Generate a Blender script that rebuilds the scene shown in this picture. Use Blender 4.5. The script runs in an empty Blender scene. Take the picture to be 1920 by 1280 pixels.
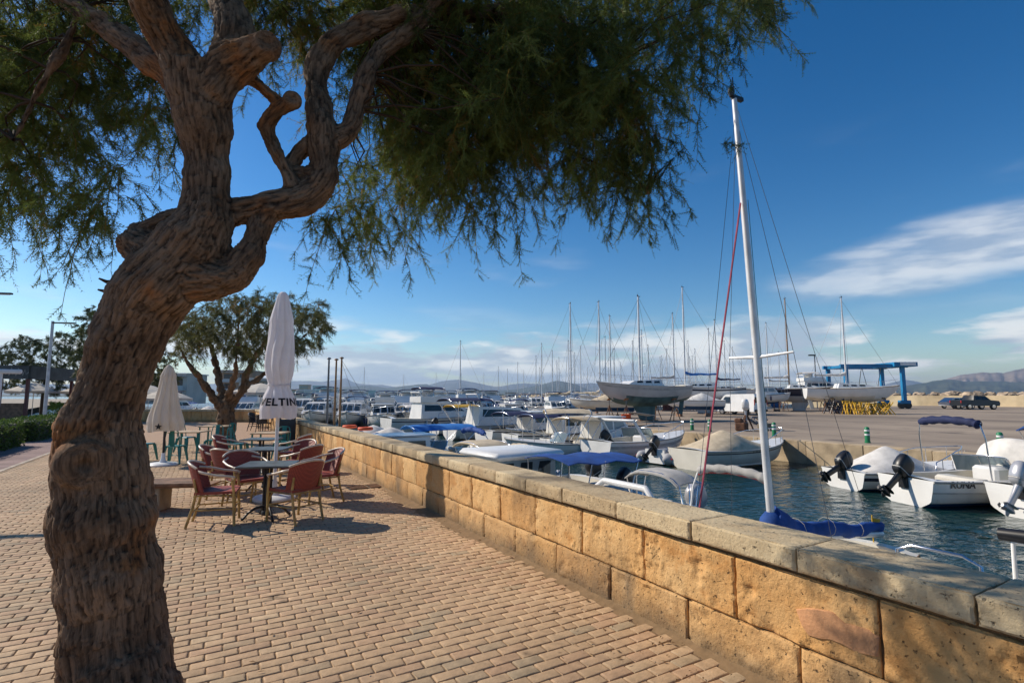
import bpy, bmesh, math, random
import numpy as np
from mathutils import Vector, Matrix, noise as mn
R = math.radians
rng = random.Random(7)
nrng = np.random.default_rng(11)
scene = bpy.context.scene
C = scene.collection
WZ = -0.8                      # harbour water level, the promenade is z = 0

# ------------------------------------------------------------------ camera
# world axes: +Y runs along the promenade wall, +X points across the water
YAW, PITCH, FPX, CAMH = R(29.9), R(5.824), 1000.0, 1.7
cam = bpy.data.objects.new('camera', bpy.data.cameras.new('camera'))
C.objects.link(cam)
cam.data.sensor_width = 36.0
cam.data.lens = 36.0 * FPX / 1920.0
cam.data.clip_start = 0.05
cam.data.clip_end = 60000.0
cam.location = (0, 0, CAMH)
cam.rotation_euler = (math.pi / 2 + PITCH, 0, -YAW)
scene.camera = cam

# ------------------------------------------------------------------ sky, sun, exposure
SUN_AZ, SUN_EL = R(-39.0), R(36.0)          # azimuth from +Y towards +X
world = bpy.data.worlds.new('World'); scene.world = world; world.use_nodes = True
def build_world():
    nt = world.node_tree; N = nt.nodes; Lk = nt.links; N.clear()
    out = N.new('ShaderNodeOutputWorld'); bg = N.new('ShaderNodeBackground')
    sky = N.new('ShaderNodeTexSky'); sky.sky_type = 'NISHITA'; sky.sun_disc = False
    sky.sun_elevation = SUN_EL; sky.sun_rotation = SUN_AZ
    sky.altitude = 0; sky.air_density = 1.0; sky.dust_density = 0.25; sky.ozone_density = 1.7
    # photographic contrast of a clear polarised sky: x -> 10 (x/10)^g
    v1 = N.new('ShaderNodeVectorMath'); v1.operation = 'SCALE'; v1.inputs['Scale'].default_value = 0.1; Lk.new(sky.outputs[0], v1.inputs[0])
    gm = N.new('ShaderNodeGamma'); gm.inputs['Gamma'].default_value = 1.24; Lk.new(v1.outputs[0], gm.inputs['Color'])
    hs = N.new('ShaderNodeHueSaturation'); hs.inputs['Saturation'].default_value = 1.33; hs.inputs['Value'].default_value = 12.6
    Lk.new(gm.outputs[0], hs.inputs['Color'])
    tc = N.new('ShaderNodeTexCoord')
    sep = N.new('ShaderNodeSeparateXYZ'); Lk.new(tc.outputs['Generated'], sep.inputs[0])
    def math_(op, a, b=None, clamp=False):
        n = N.new('ShaderNodeMath'); n.operation = op; n.use_clamp = clamp
        for i, v in enumerate((a, b)):
            if v is None: continue
            if isinstance(v, (int, float)): n.inputs[i].default_value = v
            else: Lk.new(v, n.inputs[i])
        return n.outputs[0]
    def ramp(v, a, b):
        n = N.new('ShaderNodeMapRange'); n.interpolation_type = 'SMOOTHSTEP'
        Lk.new(v, n.inputs[0]); n.inputs[1].default_value = a; n.inputs[2].default_value = b
        return n.outputs[0]
    z = sep.outputs[2]
    # low cumulus band all round the horizon
    mp = N.new('ShaderNodeMapping'); mp.inputs['Scale'].default_value = (3.2, 3.2, 15.0); mp.inputs['Location'].default_value = (0.35, 0.1, 0.0)
    Lk.new(tc.outputs['Generated'], mp.inputs[0])
    n1 = N.new('ShaderNodeTexNoise'); n1.inputs['Scale'].default_value = 1.25; n1.inputs['Detail'].default_value = 7; n1.inputs['Roughness'].default_value = 0.55
    Lk.new(mp.outputs[0], n1.inputs['Vector'])
    band = math_('MULTIPLY', ramp(z, 0.165, 0.085), ramp(z, 0.0, 0.03))
    c1 = ramp(math_('ADD', n1.outputs[0], math_('MULTIPLY', band, 0.17)), 0.575, 0.70)
    c1 = math_('MULTIPLY', c1, band)
    # thin stretched sheets higher up
    mp2 = N.new('ShaderNodeMapping'); mp2.inputs['Scale'].default_value = (1.5, 1.5, 6.5); mp2.inputs['Location'].default_value = (4.47, 2.2, 0.37)
    mp2.inputs['Rotation'].default_value = (0.0, R(-9), 0.0)
    Lk.new(tc.outputs['Generated'], mp2.inputs[0])
    n2 = N.new('ShaderNodeTexNoise'); n2.inputs['Scale'].default_value = 1.3; n2.inputs['Detail'].default_value = 6; n2.inputs['Roughness'].default_value = 0.5
    Lk.new(mp2.outputs[0], n2.inputs['Vector'])
    c2 = math_('MULTIPLY', ramp(n2.outputs[0], 0.57, 0.74), math_('MULTIPLY', ramp(z, 0.10, 0.17), ramp(z, 0.42, 0.30)))
    # one broad flat cloud over the bay, to the east of the breakwater
    az = N.new('ShaderNodeMath'); az.operation = 'ARCTAN2'
    Lk.new(sep.outputs[0], az.inputs[0]); Lk.new(sep.outputs[1], az.inputs[1])
    def blob(a0, z0, wa, wz, tilt):
        da = math_('SUBTRACT', az.outputs[0], a0); dz = math_('SUBTRACT', z, z0)
        dz = math_('SUBTRACT', dz, math_('MULTIPLY', da, tilt))
        e = math_('ADD', math_('POWER', math_('ABSOLUTE', math_('DIVIDE', da, wa)), 2.0), math_('POWER', math_('ABSOLUTE', math_('DIVIDE', dz, wz)), 2.0))
        e = math_('ADD', e, math_('MULTIPLY', math_('SUBTRACT', n2.outputs[0], 0.5), 2.6))
        e = math_('ADD', e, math_('MULTIPLY', math_('SUBTRACT', n1.outputs[0], 0.5), 1.2))
        return ramp(e, 1.15, 0.15)
    b1 = math_('MULTIPLY', blob(R(71), 0.205, 0.30, 0.060, 0.12), 0.62)
    cl = math_('MAXIMUM', math_('MAXIMUM', math_('MULTIPLY', c1, 0.85), math_('MULTIPLY', c2, 0.22)), b1)
    mixc = N.new('ShaderNodeMix'); mixc.data_type = 'RGBA'
    # cloud colour: sunlit white with grey-blue bases from the same noise
    cr = N.new('ShaderNodeMix'); cr.data_type = 'RGBA'
    cr.inputs[6].default_value = (4.6, 5.3, 6.3, 1); cr.inputs[7].default_value = (9.8, 9.7, 9.4, 1)
    n3 = N.new('ShaderNodeTexNoise'); n3.inputs['Scale'].default_value = 2.4; n3.inputs['Detail'].default_value = 5
    Lk.new(mp.outputs[0], n3.inputs['Vector'])
    Lk.new(ramp(n3.outputs[0], 0.42, 0.62), cr.inputs[0])
    Lk.new(cl, mixc.inputs[0]); Lk.new(hs.outputs[0], mixc.inputs[6]); Lk.new(cr.outputs[2], mixc.inputs[7])
    Lk.new(mixc.outputs[2], bg.inputs[0]); bg.inputs[1].default_value = 0.10
    Lk.new(bg.outputs[0], out.inputs[0])
build_world()
sl = bpy.data.lights.new('sun', 'SUN'); sl.energy = 4.9; sl.angle = R(0.53); sl.color = (1.0, 0.90, 0.76)
so = bpy.data.objects.new('sun', sl); C.objects.link(so)
SUN_DIR = Vector((math.sin(SUN_AZ) * math.cos(SUN_EL), math.cos(SUN_AZ) * math.cos(SUN_EL), math.sin(SUN_EL)))
so.rotation_euler = SUN_DIR.to_track_quat('Z', 'Y').to_euler()
so.location = SUN_DIR * 60
vs = scene.view_settings
vs.view_transform = 'Standard'; vs.look = 'None'; vs.exposure = 0.12; vs.gamma = 1.0; vs.use_curve_mapping = False

# ------------------------------------------------------------------ pixel -> place helpers (photo is 1920 x 1280)
def _ray(x, y):
    a, b = (x - 960) / FPX, -(y - 640) / FPX
    f, u = math.cos(PITCH) - b * math.sin(PITCH), math.sin(PITCH) + b * math.cos(PITCH)
    return Vector((a * math.cos(YAW) + f * math.sin(YAW), -a * math.sin(YAW) + f * math.cos(YAW), u)), a, f
def G(x, y, z=0.0):
    """the point of the horizontal plane z seen at photo pixel x, y"""
    d, a, f = _ray(x, y); t = (z - CAMH) / d.z
    return Vector((d.x * t, d.y * t, z))
def W(x, y, w):
    """the point seen at photo pixel x, y at w metres of horizontal depth"""
    d, a, f = _ray(x, y); t = w / f
    return Vector((d.x * t, d.y * t, CAMH + d.z * t))
def K(r, w, z=0.0):
    """r metres to the right and w metres ahead of the camera -> world"""
    return Vector((r * math.cos(YAW) + w * math.sin(YAW), -r * math.sin(YAW) + w * math.cos(YAW), z))
def KA(r, w):
    """heading angle (about z, from +X) of a direction given in camera right/ahead terms"""
    v = K(r, w); return math.atan2(v.y, v.x)

# ------------------------------------------------------------------ materials
_M = {}
def mat(name, col, rough=0.6, metal=0.0, var=0.12, vscale=4.0, bump=0.0, bscale=40.0, trans=0.0, dirt=None, spec=0.5, objvar=0.0, detail=4):
    if name in _M: return _M[name]
    m = bpy.data.materials.new(name); m.use_nodes = True; _M[name] = m
    nt = m.node_tree; N = nt.nodes; Lk = nt.links
    b = N['Principled BSDF']; b.inputs['Roughness'].default_value = rough; b.inputs['Metallic'].default_value = metal
    b.inputs['Specular IOR Level'].default_value = spec
    tc = N.new('ShaderNodeTexCoord')
    base = None
    if var > 0:
        n = N.new('ShaderNodeTexNoise'); n.inputs['Scale'].default_value = vscale; n.inputs['Detail'].default_value = detail
        Lk.new(tc.outputs['Object'], n.inputs['Vector'])
        mx = N.new('ShaderNodeMix'); mx.data_type = 'RGBA'
        d = dirt or [c * (1 - var * 1.6) for c in col]
        l = [min(1, c * (1 + var * 0.7)) for c in col]
        mx.inputs[6].default_value = (*d, 1); mx.inputs[7].default_value = (*l, 1)
        mr = N.new('ShaderNodeMapRange'); mr.inputs[1].default_value = 0.33; mr.inputs[2].default_value = 0.64
        Lk.new(n.outputs[0], mr.inputs[0]); Lk.new(mr.outputs[0], mx.inputs[0])
        base = mx.outputs[2]
        rr = N.new('ShaderNodeMapRange'); rr.inputs[3].default_value = min(1, rough + 0.1); rr.inputs[4].default_value = max(0.03, rough - 0.08)
        Lk.new(n.outputs[0], rr.inputs[0]); Lk.new(rr.outputs[0], b.inputs['Roughness'])
    if objvar > 0:
        oi = N.new('ShaderNodeObjectInfo'); hs = N.new('ShaderNodeHueSaturation')
        mr2 = N.new('ShaderNodeMapRange'); mr2.inputs[3].default_value = 1 - objvar; mr2.inputs[4].default_value = 1 + objvar
        Lk.new(oi.outputs['Random'], mr2.inputs[0]); Lk.new(mr2.outputs[0], hs.inputs['Value'])
        if base: Lk.new(base, hs.inputs['Color'])
        else: hs.inputs['Color'].default_value = (*col, 1)
        base = hs.outputs[0]
    if base: Lk.new(base, b.inputs['Base Color'])
    else: b.inputs['Base Color'].default_value = (*col, 1)
    if bump > 0:
        n = N.new('ShaderNodeTexNoise'); n.inputs['Scale'].default_value = bscale; n.inputs['Detail'].default_value = 5
        Lk.new(tc.outputs['Object'], n.inputs['Vector'])
        bp = N.new('ShaderNodeBump'); bp.inputs['Strength'].default_value = bump; bp.inputs['Distance'].default_value = 0.02
        Lk.new(n.outputs[0], bp.inputs['Height']); Lk.new(bp.outputs[0], b.inputs['Normal'])
    if trans > 0:
        b.inputs['Transmission Weight'].default_value = trans
    return m

# ------------------------------------------------------------------ mesh helpers
class MB:
    def __init__(s): s.v = []; s.f = []; s.mi = []
    def add(s, vs, fs, mi=0):
        o = len(s.v); s.v += [tuple(p) for p in vs]
        s.f += [tuple(i + o for i in f) for f in fs]; s.mi += [mi] * len(fs)
    def box(s, c, size, rz=0, mi=0, ry=0, rx=0, taper=1.0):
        hx, hy, hz = size[0] / 2, size[1] / 2, size[2] / 2
        M = Matrix.Translation(c) @ Matrix.Rotation(rz, 4, 'Z') @ Matrix.Rotation(ry, 4, 'Y') @ Matrix.Rotation(rx, 4, 'X')
        P = []
        for z in (-hz, hz):
            k = taper if z > 0 else 1
            P += [M @ Vector((x * k, y * k, z)) for x, y in ((-hx, -hy), (hx, -hy), (hx, hy), (-hx, hy))]
        s.add(P, [(3, 2, 1, 0), (4, 5, 6, 7), (0, 1, 5, 4), (1, 2, 6, 5), (2, 3, 7, 6), (3, 0, 4, 7)], mi)
    def rbox(s, c, size, r=0.02, rz=0, mi=0, ry=0, rx=0):
        """box with bevelled edges"""
        hx, hy, hz = size[0] / 2, size[1] / 2, size[2] / 2
        r = min(r, hx * .9, hy * .9, hz * .9)
        M = Matrix.Translation(c) @ Matrix.Rotation(rz, 4, 'Z') @ Matrix.Rotation(ry, 4, 'Y') @ Matrix.Rotation(rx, 4, 'X')
        rings = []
        def ring(ax, ay, z, ch):
            return [(ax - ch, -ay, z), (ax, -ay + ch, z), (ax, ay - ch, z), (ax - ch, ay, z), (-ax + ch, ay, z), (-ax, ay - ch, z), (-ax, -ay + ch, z), (-ax + ch, -ay, z)]
        rs = [ring(hx - r, hy - r, -hz, r * .5), ring(hx, hy, -hz + r, r), ring(hx, hy, hz - r, r), ring(hx - r, hy - r, hz, r * .5)]
        P = [M @ Vector(p) for q in rs for p in q]
        F = [tuple(range(7, -1, -1)), tuple(range(24, 32))]
        for k in range(3):
            for i in range(8):
                j = (i + 1) % 8; F.append((k * 8 + i, k * 8 + j, k * 8 + 8 + j, k * 8 + 8 + i))
        s.add(P, F, mi)
    def tube(s, pts, rad, n=8, mi=0, cap=True, closed=False):
        pts = [Vector(p) for p in pts]; m = len(pts)
        rad = rad if isinstance(rad, (list, tuple)) else [rad] * m
        V = []; up = None
        for i, p in enumerate(pts):
            a = pts[i - 1] if (i > 0 or closed) else p
            b = pts[(i + 1) % m] if (i < m - 1 or closed) else p
            t = (b - a).normalized() if (b - a).length > 1e-9 else Vector((0, 0, 1))
            if up is None:
                up = Vector((0, 0, 1)) if abs(t.z) < 0.9 else Vector((1, 0, 0))
            x = t.cross(up)
            if x.length < 1e-6: x = t.orthogonal()
            x.normalize(); y = x.cross(t).normalized(); up = y
            for k in range(n):
                an = 2 * math.pi * k / n
                V.append(p + (x * math.cos(an) + y * math.sin(an)) * rad[i])
        F = []
        for i in range(m if closed else m - 1):
            for k in range(n):
                l = (k + 1) % n; a = i * n; b = ((i + 1) % m) * n
                F.append((a + k, a + l, b + l, b + k))
        if cap and not closed:
            F.append(tuple(range(n - 1, -1, -1))); F.append(tuple(range((m - 1) * n, m * n)))
        s.add(V, F, mi)
    def lathe(s, prof, c=(0, 0, 0), n=16, mi=0, sx=1, sy=1):
        V = []; F = []
        for r, z in prof:
            for k in range(n):
                a = 2 * math.pi * k / n; V.append((c[0] + r * math.cos(a) * sx, c[1] + r * math.sin(a) * sy, c[2] + z))
        for i in range(len(prof) - 1):
            for k in range(n):
                l = (k + 1) % n; F.append((i * n + k, i * n + l, i * n + n + l, i * n + n + k))
        F.append(tuple(range(n - 1, -1, -1))); F.append(tuple(range((len(prof) - 1) * n, len(prof) * n)))
        s.add(V, F, mi)
    def loft(s, rings, mi=0, closed=True, cap0=True, cap1=True):
        n = len(rings[0]); V = [p for r in rings for p in r]; F = []
        for i in range(len(rings) - 1):
            for k in range(n if closed else n - 1):
                l = (k + 1) % n; F.append((i * n + k, i * n + l, i * n + n + l, i * n + n + k))
        if closed and cap0: F.append(tuple(range(n - 1, -1, -1)))
        if closed and cap1: F.append(tuple(range((len(rings) - 1) * n, len(rings) * n)))
        s.add(V, F, mi)
    def prism(s, poly, y0, y1, mi=0, axis='y'):
        """polygon in x,z extruded along y (or x,y extruded along z)"""
        n = len(poly)
        if axis == 'y': V = [(x, y0, z) for x, z in poly] + [(x, y1, z) for x, z in poly]
        else: V = [(x, z, y0) for x, z in poly] + [(x, z, y1) for x, z in poly]
        F = [tuple(range(n)), tuple(range(2 * n - 1, n - 1, -1))]
        F += [(i, n + i, n + (i + 1) % n, (i + 1) % n) for i in range(n)]
        s.add(V, F, mi)
    def sheet(s, grid, th=0.0, mi=0):
        """grid[i][j] of points; th > 0 gives it thickness along z"""
        m, n = len(grid), len(grid[0])
        V = [Vector(p) for r in grid for p in r]
        F = [(i * n + j, i * n + j + 1, (i + 1) * n + j + 1, (i + 1) * n + j) for i in range(m - 1) for j in range(n - 1)]
        if th > 0:
            o = len(V); V2 = [p - Vector((0, 0, th)) for p in V]
            F2 = [tuple(o + k for k in reversed(f)) for f in F]
            edge = [i for i in range(n)] + [i * n + n - 1 for i in range(1, m)] + [(m - 1) * n + j for j in range(n - 2, -1, -1)] + [i * n for i in range(m - 2, 0, -1)]
            F3 = [(edge[(k + 1) % len(edge)], edge[k], edge[k] + o, edge[(k + 1) % len(edge)] + o) for k in range(len(edge))]
            V += V2; F += F2 + F3
        s.add(V, F, mi)
    def mesh(s, name, mats, smooth=None):
        if mats is None: mats = []
        me = bpy.data.meshes.new(name); me.from_pydata(s.v, [], s.f)
        mats = mats if isinstance(mats, (list, tuple)) else [mats]
        for m in mats: me.materials.append(m)
        if len(mats) > 1: me.polygons.foreach_set('material_index', s.mi)
        bm = bmesh.new(); bm.from_mesh(me); bmesh.ops.recalc_face_normals(bm, faces=bm.faces[:]); bm.to_mesh(me); bm.free()
        if smooth is not None:
            me.polygons.foreach_set('use_smooth', [True] * len(me.polygons))
            try: me.set_sharp_from_angle(angle=R(smooth))
            except Exception: pass
        me.update(); return me
    def build(s, name, mats, parent=None, smooth=None, loc=None, rz=None):
        o = bpy.data.objects.new(name, s.mesh(name, mats, smooth)); C.objects.link(o)
        if parent is not None: o.parent = parent
        if loc is not None: o.location = loc
        if rz is not None: o.rotation_euler = (0, 0, rz)
        return o
def tag(o, label=None, cat=None, group=None, kind=None):
    if label: o['label'] = label
    if cat: o['category'] = cat
    if group: o['group'] = group
    if kind: o['kind'] = kind
    return o
def thing(name, label, cat, loc=(0, 0, 0), rz=0.0, group=None):
    o = bpy.data.objects.new(name, None); C.objects.link(o)
    o.empty_display_size = 0.2; o.location = loc; o.rotation_euler = (0, 0, rz)
    return tag(o, label, cat, group)
KIDS = {}
def copy_tree(o, loc=None, rz=None, label=None, parent=None, group=None, scale=None):
    c = o.copy(); C.objects.link(c)
    if parent is not None: c.parent = parent; c.matrix_parent_inverse = o.matrix_parent_inverse
    for ch in o.children: copy_tree(ch, parent=c)
    if loc is not None: c.location = loc
    if rz is not None: c.rotation_euler = (0, 0, rz)
    if label: c['label'] = label
    if group: c['group'] = group
    if scale is not None: c.scale = scale if isinstance(scale, (tuple, list)) else (scale,) * 3
    return c
def fbm(p, o=4):
    return mn.fractal(Vector(p), 0.9, 2.1, o, noise_basis='PERLIN_ORIGINAL')
# ================================================================== setting
def nodes(m): return m.node_tree.nodes, m.node_tree.links
def mat_paver():
    m = mat('paver', (0.44, 0.255, 0.135), 0.85, var=0); N, L = nodes(m); b = N['Principled BSDF']
    at = N.new('ShaderNodeAttribute'); at.attribute_name = 'tint'
    oi = N.new('ShaderNodeObjectInfo')
    ad = N.new('ShaderNodeMath'); ad.operation = 'ADD'; L.new(at.outputs['Fac'], ad.inputs[0]); L.new(oi.outputs['Random'], ad.inputs[1])
    fr = N.new('ShaderNodeMath'); fr.operation = 'FRACT'; L.new(ad.outputs[0], fr.inputs[0])
    cr = N.new('ShaderNodeValToRGB'); e = cr.color_ramp
    e.elements[0].position = 0.0; e.elements[0].color = (0.43, 0.30, 0.175, 1)
    e.elements[1].position = 1.0; e.elements[1].color = (0.53, 0.375, 0.22, 1)
    for p, c in ((0.05, (0.40, 0.30, 0.185, 1)), (0.09, (0.47, 0.315, 0.18, 1)), (0.5, (0.52, 0.35, 0.20, 1)), (0.8, (0.475, 0.30, 0.175, 1))):
        x = e.elements.new(p); x.color = c
    L.new(fr.outputs[0], cr.inputs[0])
    ge = N.new('ShaderNodeNewGeometry')
    n1 = N.new('ShaderNodeTexNoise'); n1.inputs['Scale'].default_value = 0.55; n1.inputs['Detail'].default_value = 5
    n2 = N.new('ShaderNodeTexNoise'); n2.inputs['Scale'].default_value = 70; n2.inputs['Detail'].default_value = 5
    n4 = N.new('ShaderNodeTexNoise'); n4.inputs['Scale'].default_value = 16; n4.inputs['Detail'].default_value = 4
    for n in (n1, n2, n4): L.new(ge.outputs['Position'], n.inputs['Vector'])
    mx = N.new('ShaderNodeMix'); mx.data_type = 'RGBA'; mx.blend_type = 'MULTIPLY'; mx.inputs[0].default_value = 1
    mr = N.new('ShaderNodeMapRange'); mr.inputs[1].default_value = 0.3; mr.inputs[2].default_value = 0.7; mr.inputs[3].default_value = 0.78; mr.inputs[4].default_value = 1.12
    L.new(n1.outputs[0], mr.inputs[0]); L.new(cr.outputs[0], mx.inputs[6]); L.new(mr.outputs[0], mx.inputs[7])
    mx2 = N.new('ShaderNodeMix'); mx2.data_type = 'RGBA'; mx2.blend_type = 'MULTIPLY'; mx2.inputs[0].default_value = 1
    mr2 = N.new('ShaderNodeMapRange'); mr2.inputs[1].default_value = 0.3; mr2.inputs[2].default_value = 0.7; mr2.inputs[3].default_value = 0.8; mr2.inputs[4].default_value = 1.12
    L.new(n4.outputs[0], mr2.inputs[0]); L.new(mx.outputs[2], mx2.inputs[6]); L.new(mr2.outputs[0], mx2.inputs[7])
    # a few oily spill stains soaked into the bricks
    last = mx2.outputs[2]
    for sx, sy, rad in ((517, 1118, .085), (533, 1128, .05), (985, 1224, .03), (1050, 1222, .02), (700, 1010, .06)):
        c = G(sx, sy); ds = N.new('ShaderNodeVectorMath'); ds.operation = 'DISTANCE'; L.new(ge.outputs['Position'], ds.inputs[0]); ds.inputs[1].default_value = c
        ad2 = N.new('ShaderNodeMath'); ad2.operation = 'MULTIPLY_ADD'; L.new(n4.outputs[0], ad2.inputs[0]); ad2.inputs[1].default_value = rad * 1.5; L.new(ds.outputs['Value'], ad2.inputs[2])
        m3 = N.new('ShaderNodeMapRange'); m3.inputs[1].default_value = rad * 1.9; m3.inputs[2].default_value = rad * .7; m3.inputs[3].default_value = 0; m3.inputs[4].default_value = .8; L.new(ad2.outputs[0], m3.inputs[0])
        m4 = N.new('ShaderNodeMix'); m4.data_type = 'RGBA'; L.new(m3.outputs[0], m4.inputs[0]); L.new(last, m4.inputs[6]); m4.inputs[7].default_value = (.10, .065, .035, 1); last = m4.outputs[2]
    L.new(last, b.inputs['Base Color'])
    bp = N.new('ShaderNodeBump'); bp.inputs['Strength'].default_value = 0.5; bp.inputs['Distance'].default_value = 0.006
    L.new(n2.outputs[0], bp.inputs['Height']); L.new(bp.outputs[0], b.inputs['Normal'])
    return m
M_paver = mat_paver()
M_joint = mat('joint_sand', (0.25, 0.16, 0.085), 0.95, var=0.3, vscale=9, bump=0.6, bscale=120)

def sheet_obj(name, pts, m, kind='structure', z=None):
    b = MB(); b.add([(p[0], p[1], p[2] if len(p) > 2 else z) for p in pts], [tuple(range(len(pts)))])
    o = b.build(name, m); tag(o, kind=kind); return o

# --- promenade: sand bed sheet, every paver real geometry
paving = sheet_obj('promenade_paving', [(-3.9, -8), (3.02, -8), (3.02, 24), (-3.9, 24)], M_joint, z=-0.0095)
def brick_mesh(v):
    r = random.Random(v); L_, W_ = 0.2 - 0.008, 0.1 - 0.007
    b = MB(); t = 0.013
    def ring(ix, iy, z): return [(sx * (L_ / 2 - ix) + r.uniform(-.0016, .0016), sy * (W_ / 2 - iy) + r.uniform(-.0016, .0016), z + r.uniform(-.0008, .0008)) for sx, sy in ((-1, -1), (0, -1), (1, -1), (1, 1), (0, 1), (-1, 1))]
    rs = [ring(0, 0, -0.02), ring(0, 0, -0.007), ring(.004, .004, -0.0018), ring(t, t, 0.0)]
    b.loft(rs, cap0=False)
    return b
def in_view(p, mar=60):
    a = p.x * math.cos(YAW) - p.y * math.sin(YAW); w = p.x * math.sin(YAW) + p.y * math.cos(YAW)
    if w < 0.5: return False
    u = (p.z - CAMH); f = w * math.cos(PITCH) + u * math.sin(PITCH); v = -w * math.sin(PITCH) + u * math.cos(PITCH)
    if f < 0.2: return False
    x, y = 960 + FPX * a / f, 640 - FPX * v / f
    return -mar < x < 1920 + mar and -mar < y < 1280 + mar
bricks = []
for k in range(-12, 240):
    y = k * 0.1; off = (0.1 if k % 2 else 0.0) + rng.uniform(-.012, .012)
    for i in range(-20, 16):
        x = i * 0.2 + off
        if x < -3.82 or x > 2.92: continue
        p = Vector((x, y, 0))
        if in_view(p, 800) or (y < 4 and abs(x) < 3.9 and y > -1.2): bricks.append((p.length, x, y))
bricks.sort()
bms = [brick_mesh(i) for i in range(10)]
bme = [b.mesh('brick', M_paver, smooth=50) for b in bms]
def hidden_by_trunk(x, y): return (x + 0.46) ** 2 + (y - 3.55) ** 2 < 0.30 ** 2
near = [b for b in bricks if not hidden_by_trunk(b[1], b[2]) and in_view(Vector((b[1], b[2], 0)), -4)][:300]; ns = set(near)
for d, x, y in near:
    o = bpy.data.objects.new('brick', rng.choice(bme)); C.objects.link(o); o.parent = paving
    o.location = (x, y, rng.uniform(-.002, .0018)); o.rotation_euler = (rng.uniform(-.012, .012), rng.uniform(-.008, .008), rng.uniform(-.012, .012))
rest = MB(); tint = []
for d, x, y in bricks:
    if (d, x, y) in ns: continue
    b = rng.choice(bms); a = rng.uniform(-.012, .012); z0 = rng.uniform(-.002, .0018); tx, ty = rng.uniform(-.012, .012), rng.uniform(-.01, .01)
    o = len(rest.v)
    rest.v += [(x + vx - a * vy, y + vy + a * vx, z0 + vz + tx * vy + ty * vx) for vx, vy, vz in b.v]
    rest.f += [tuple(i + o for i in f) for f in b.f]; tint += [rng.random()] * len(b.v)
me = bpy.data.meshes.new('bricks_beyond'); me.from_pydata(rest.v, [], rest.f); me.materials.append(M_paver)
at = me.attributes.new('tint', 'FLOAT', 'POINT'); at.data.foreach_set('value', tint)
me.polygons.foreach_set('use_smooth', [True] * len(me.polygons)); me.set_sharp_from_angle(angle=R(50))
o = bpy.data.objects.new('bricks_beyond', me); C.objects.link(o); o.parent = paving; o['kind'] = 'stuff'

# far promenade and town ground, plain sheets with a fine procedural pattern
def mat_farpave():
    m = mat('far_paving', (0.42, 0.27, 0.16), 0.85, var=0); N, L = nodes(m); b = N['Principled BSDF']
    tc = N.new('ShaderNodeTexCoord'); br = N.new('ShaderNodeTexBrick')
    br.inputs['Scale'].default_value = 1.0; br.inputs['Brick Width'].default_value = 0.2; br.inputs['Row Height'].default_value = 0.1; br.inputs['Mortar Size'].default_value = 0.008
    br.inputs['Color1'].default_value = (0.44, 0.28, 0.165, 1); br.inputs['Color2'].default_value = (0.38, 0.23, 0.135, 1); br.inputs['Mortar'].default_value = (0.2, 0.125, 0.07, 1)
    L.new(tc.outputs['Object'], br.inputs['Vector']); L.new(br.outputs[0], b.inputs['Base Color']); return m
M_farpave = mat_farpave()
M_ground = mat('town_ground', (0.33, 0.27, 0.2), 0.9, var=0.25, vscale=0.4)
sheet_obj('far_promenade', [(-3.9, 24), (3.02, 24), (3.02, 60), (-3.9, 60)], M_farpave, z=-0.006)
sheet_obj('town_ground', [(-900, -60), (3.05, -60), (3.05, 47), (-16, 62), (-60, 400), (-900, 900)], M_ground, z=-0.02)
M_path = mat('path_asphalt', (0.25, 0.165, 0.15), 0.9, var=0.18, vscale=1.2, bump=0.4, bscale=90)
sheet_obj('path', [(-8.2, -8), (-3.98, -8), (-3.98, 60), (-8.2, 60)], M_path, z=-0.004)
# light kerb line of flush stones between the pavers and the path
M_kerb = mat('kerb_stone', (0.44, 0.36, 0.27), 0.8, var=0.2, vscale=3, bump=0.3)
kp = sheet_obj('path_edging', [(-4.0, 3), (-3.88, 3), (-3.88, 60), (-4.0, 60)], M_joint, z=-0.009)
kb = MB(); kb.rbox((0, 0, -0.03), (0.1, 0.78, 0.062), 0.008); kme = kb.mesh('edging_stone', M_kerb)
for k in range(50):
    o = bpy.data.objects.new('edging_stone', kme); C.objects.link(o); o.parent = kp
    o.location = (-3.94, 4 + k * 0.8, rng.uniform(0, .003))

# dirt and litter drifted against the wall foot
def mat_dirt():
    m = mat('drifted_dirt', (0.2, 0.12, 0.055), 0.95, var=0); N, L = nodes(m); b = N['Principled BSDF']
    tc = N.new('ShaderNodeTexCoord'); n = N.new('ShaderNodeTexNoise'); n.inputs['Scale'].default_value = 14; n.inputs['Detail'].default_value = 8
    L.new(tc.outputs['Object'], n.inputs[0]); mx = N.new('ShaderNodeMix'); mx.data_type = 'RGBA'
    mx.inputs[6].default_value = (0.12, 0.075, 0.035, 1); mx.inputs[7].default_value = (0.30, 0.19, 0.095, 1)
    L.new(n.outputs[0], mx.inputs[0]); L.new(mx.outputs[2], b.inputs['Base Color'])
    bp = N.new('ShaderNodeBump'); bp.inputs['Distance'].default_value = 0.01; L.new(n.outputs[0], bp.inputs['Height']); L.new(bp.outputs[0], b.inputs['Normal'])
    return m
db = MB(); g = []
for i in range(180):
    y = 1.0 + i * 0.11; row = []
    wd = 0.10 + 0.24 * max(0, mn.noise(Vector((y * .55, 3.1, 0))) + .28) + (0.14 if 6 < y < 9.5 else 0)
    for j in range(9):
        t = j / 8; x = 3.01 - wd * t
        row.append((x, y, -0.016 + (0.034 * (1 - t) ** 1.3 + 0.009 * mn.noise(Vector((x * 9, y * 9, 0))) + .004) * (1 if j < 8 else -1)))
    g.append(row)
db.sheet(g); o = db.build('drifted_dirt', mat_dirt(), smooth=180); tag(o, 'brown dirt drifted along the foot of the stone wall', 'dirt', kind='stuff')

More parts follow.
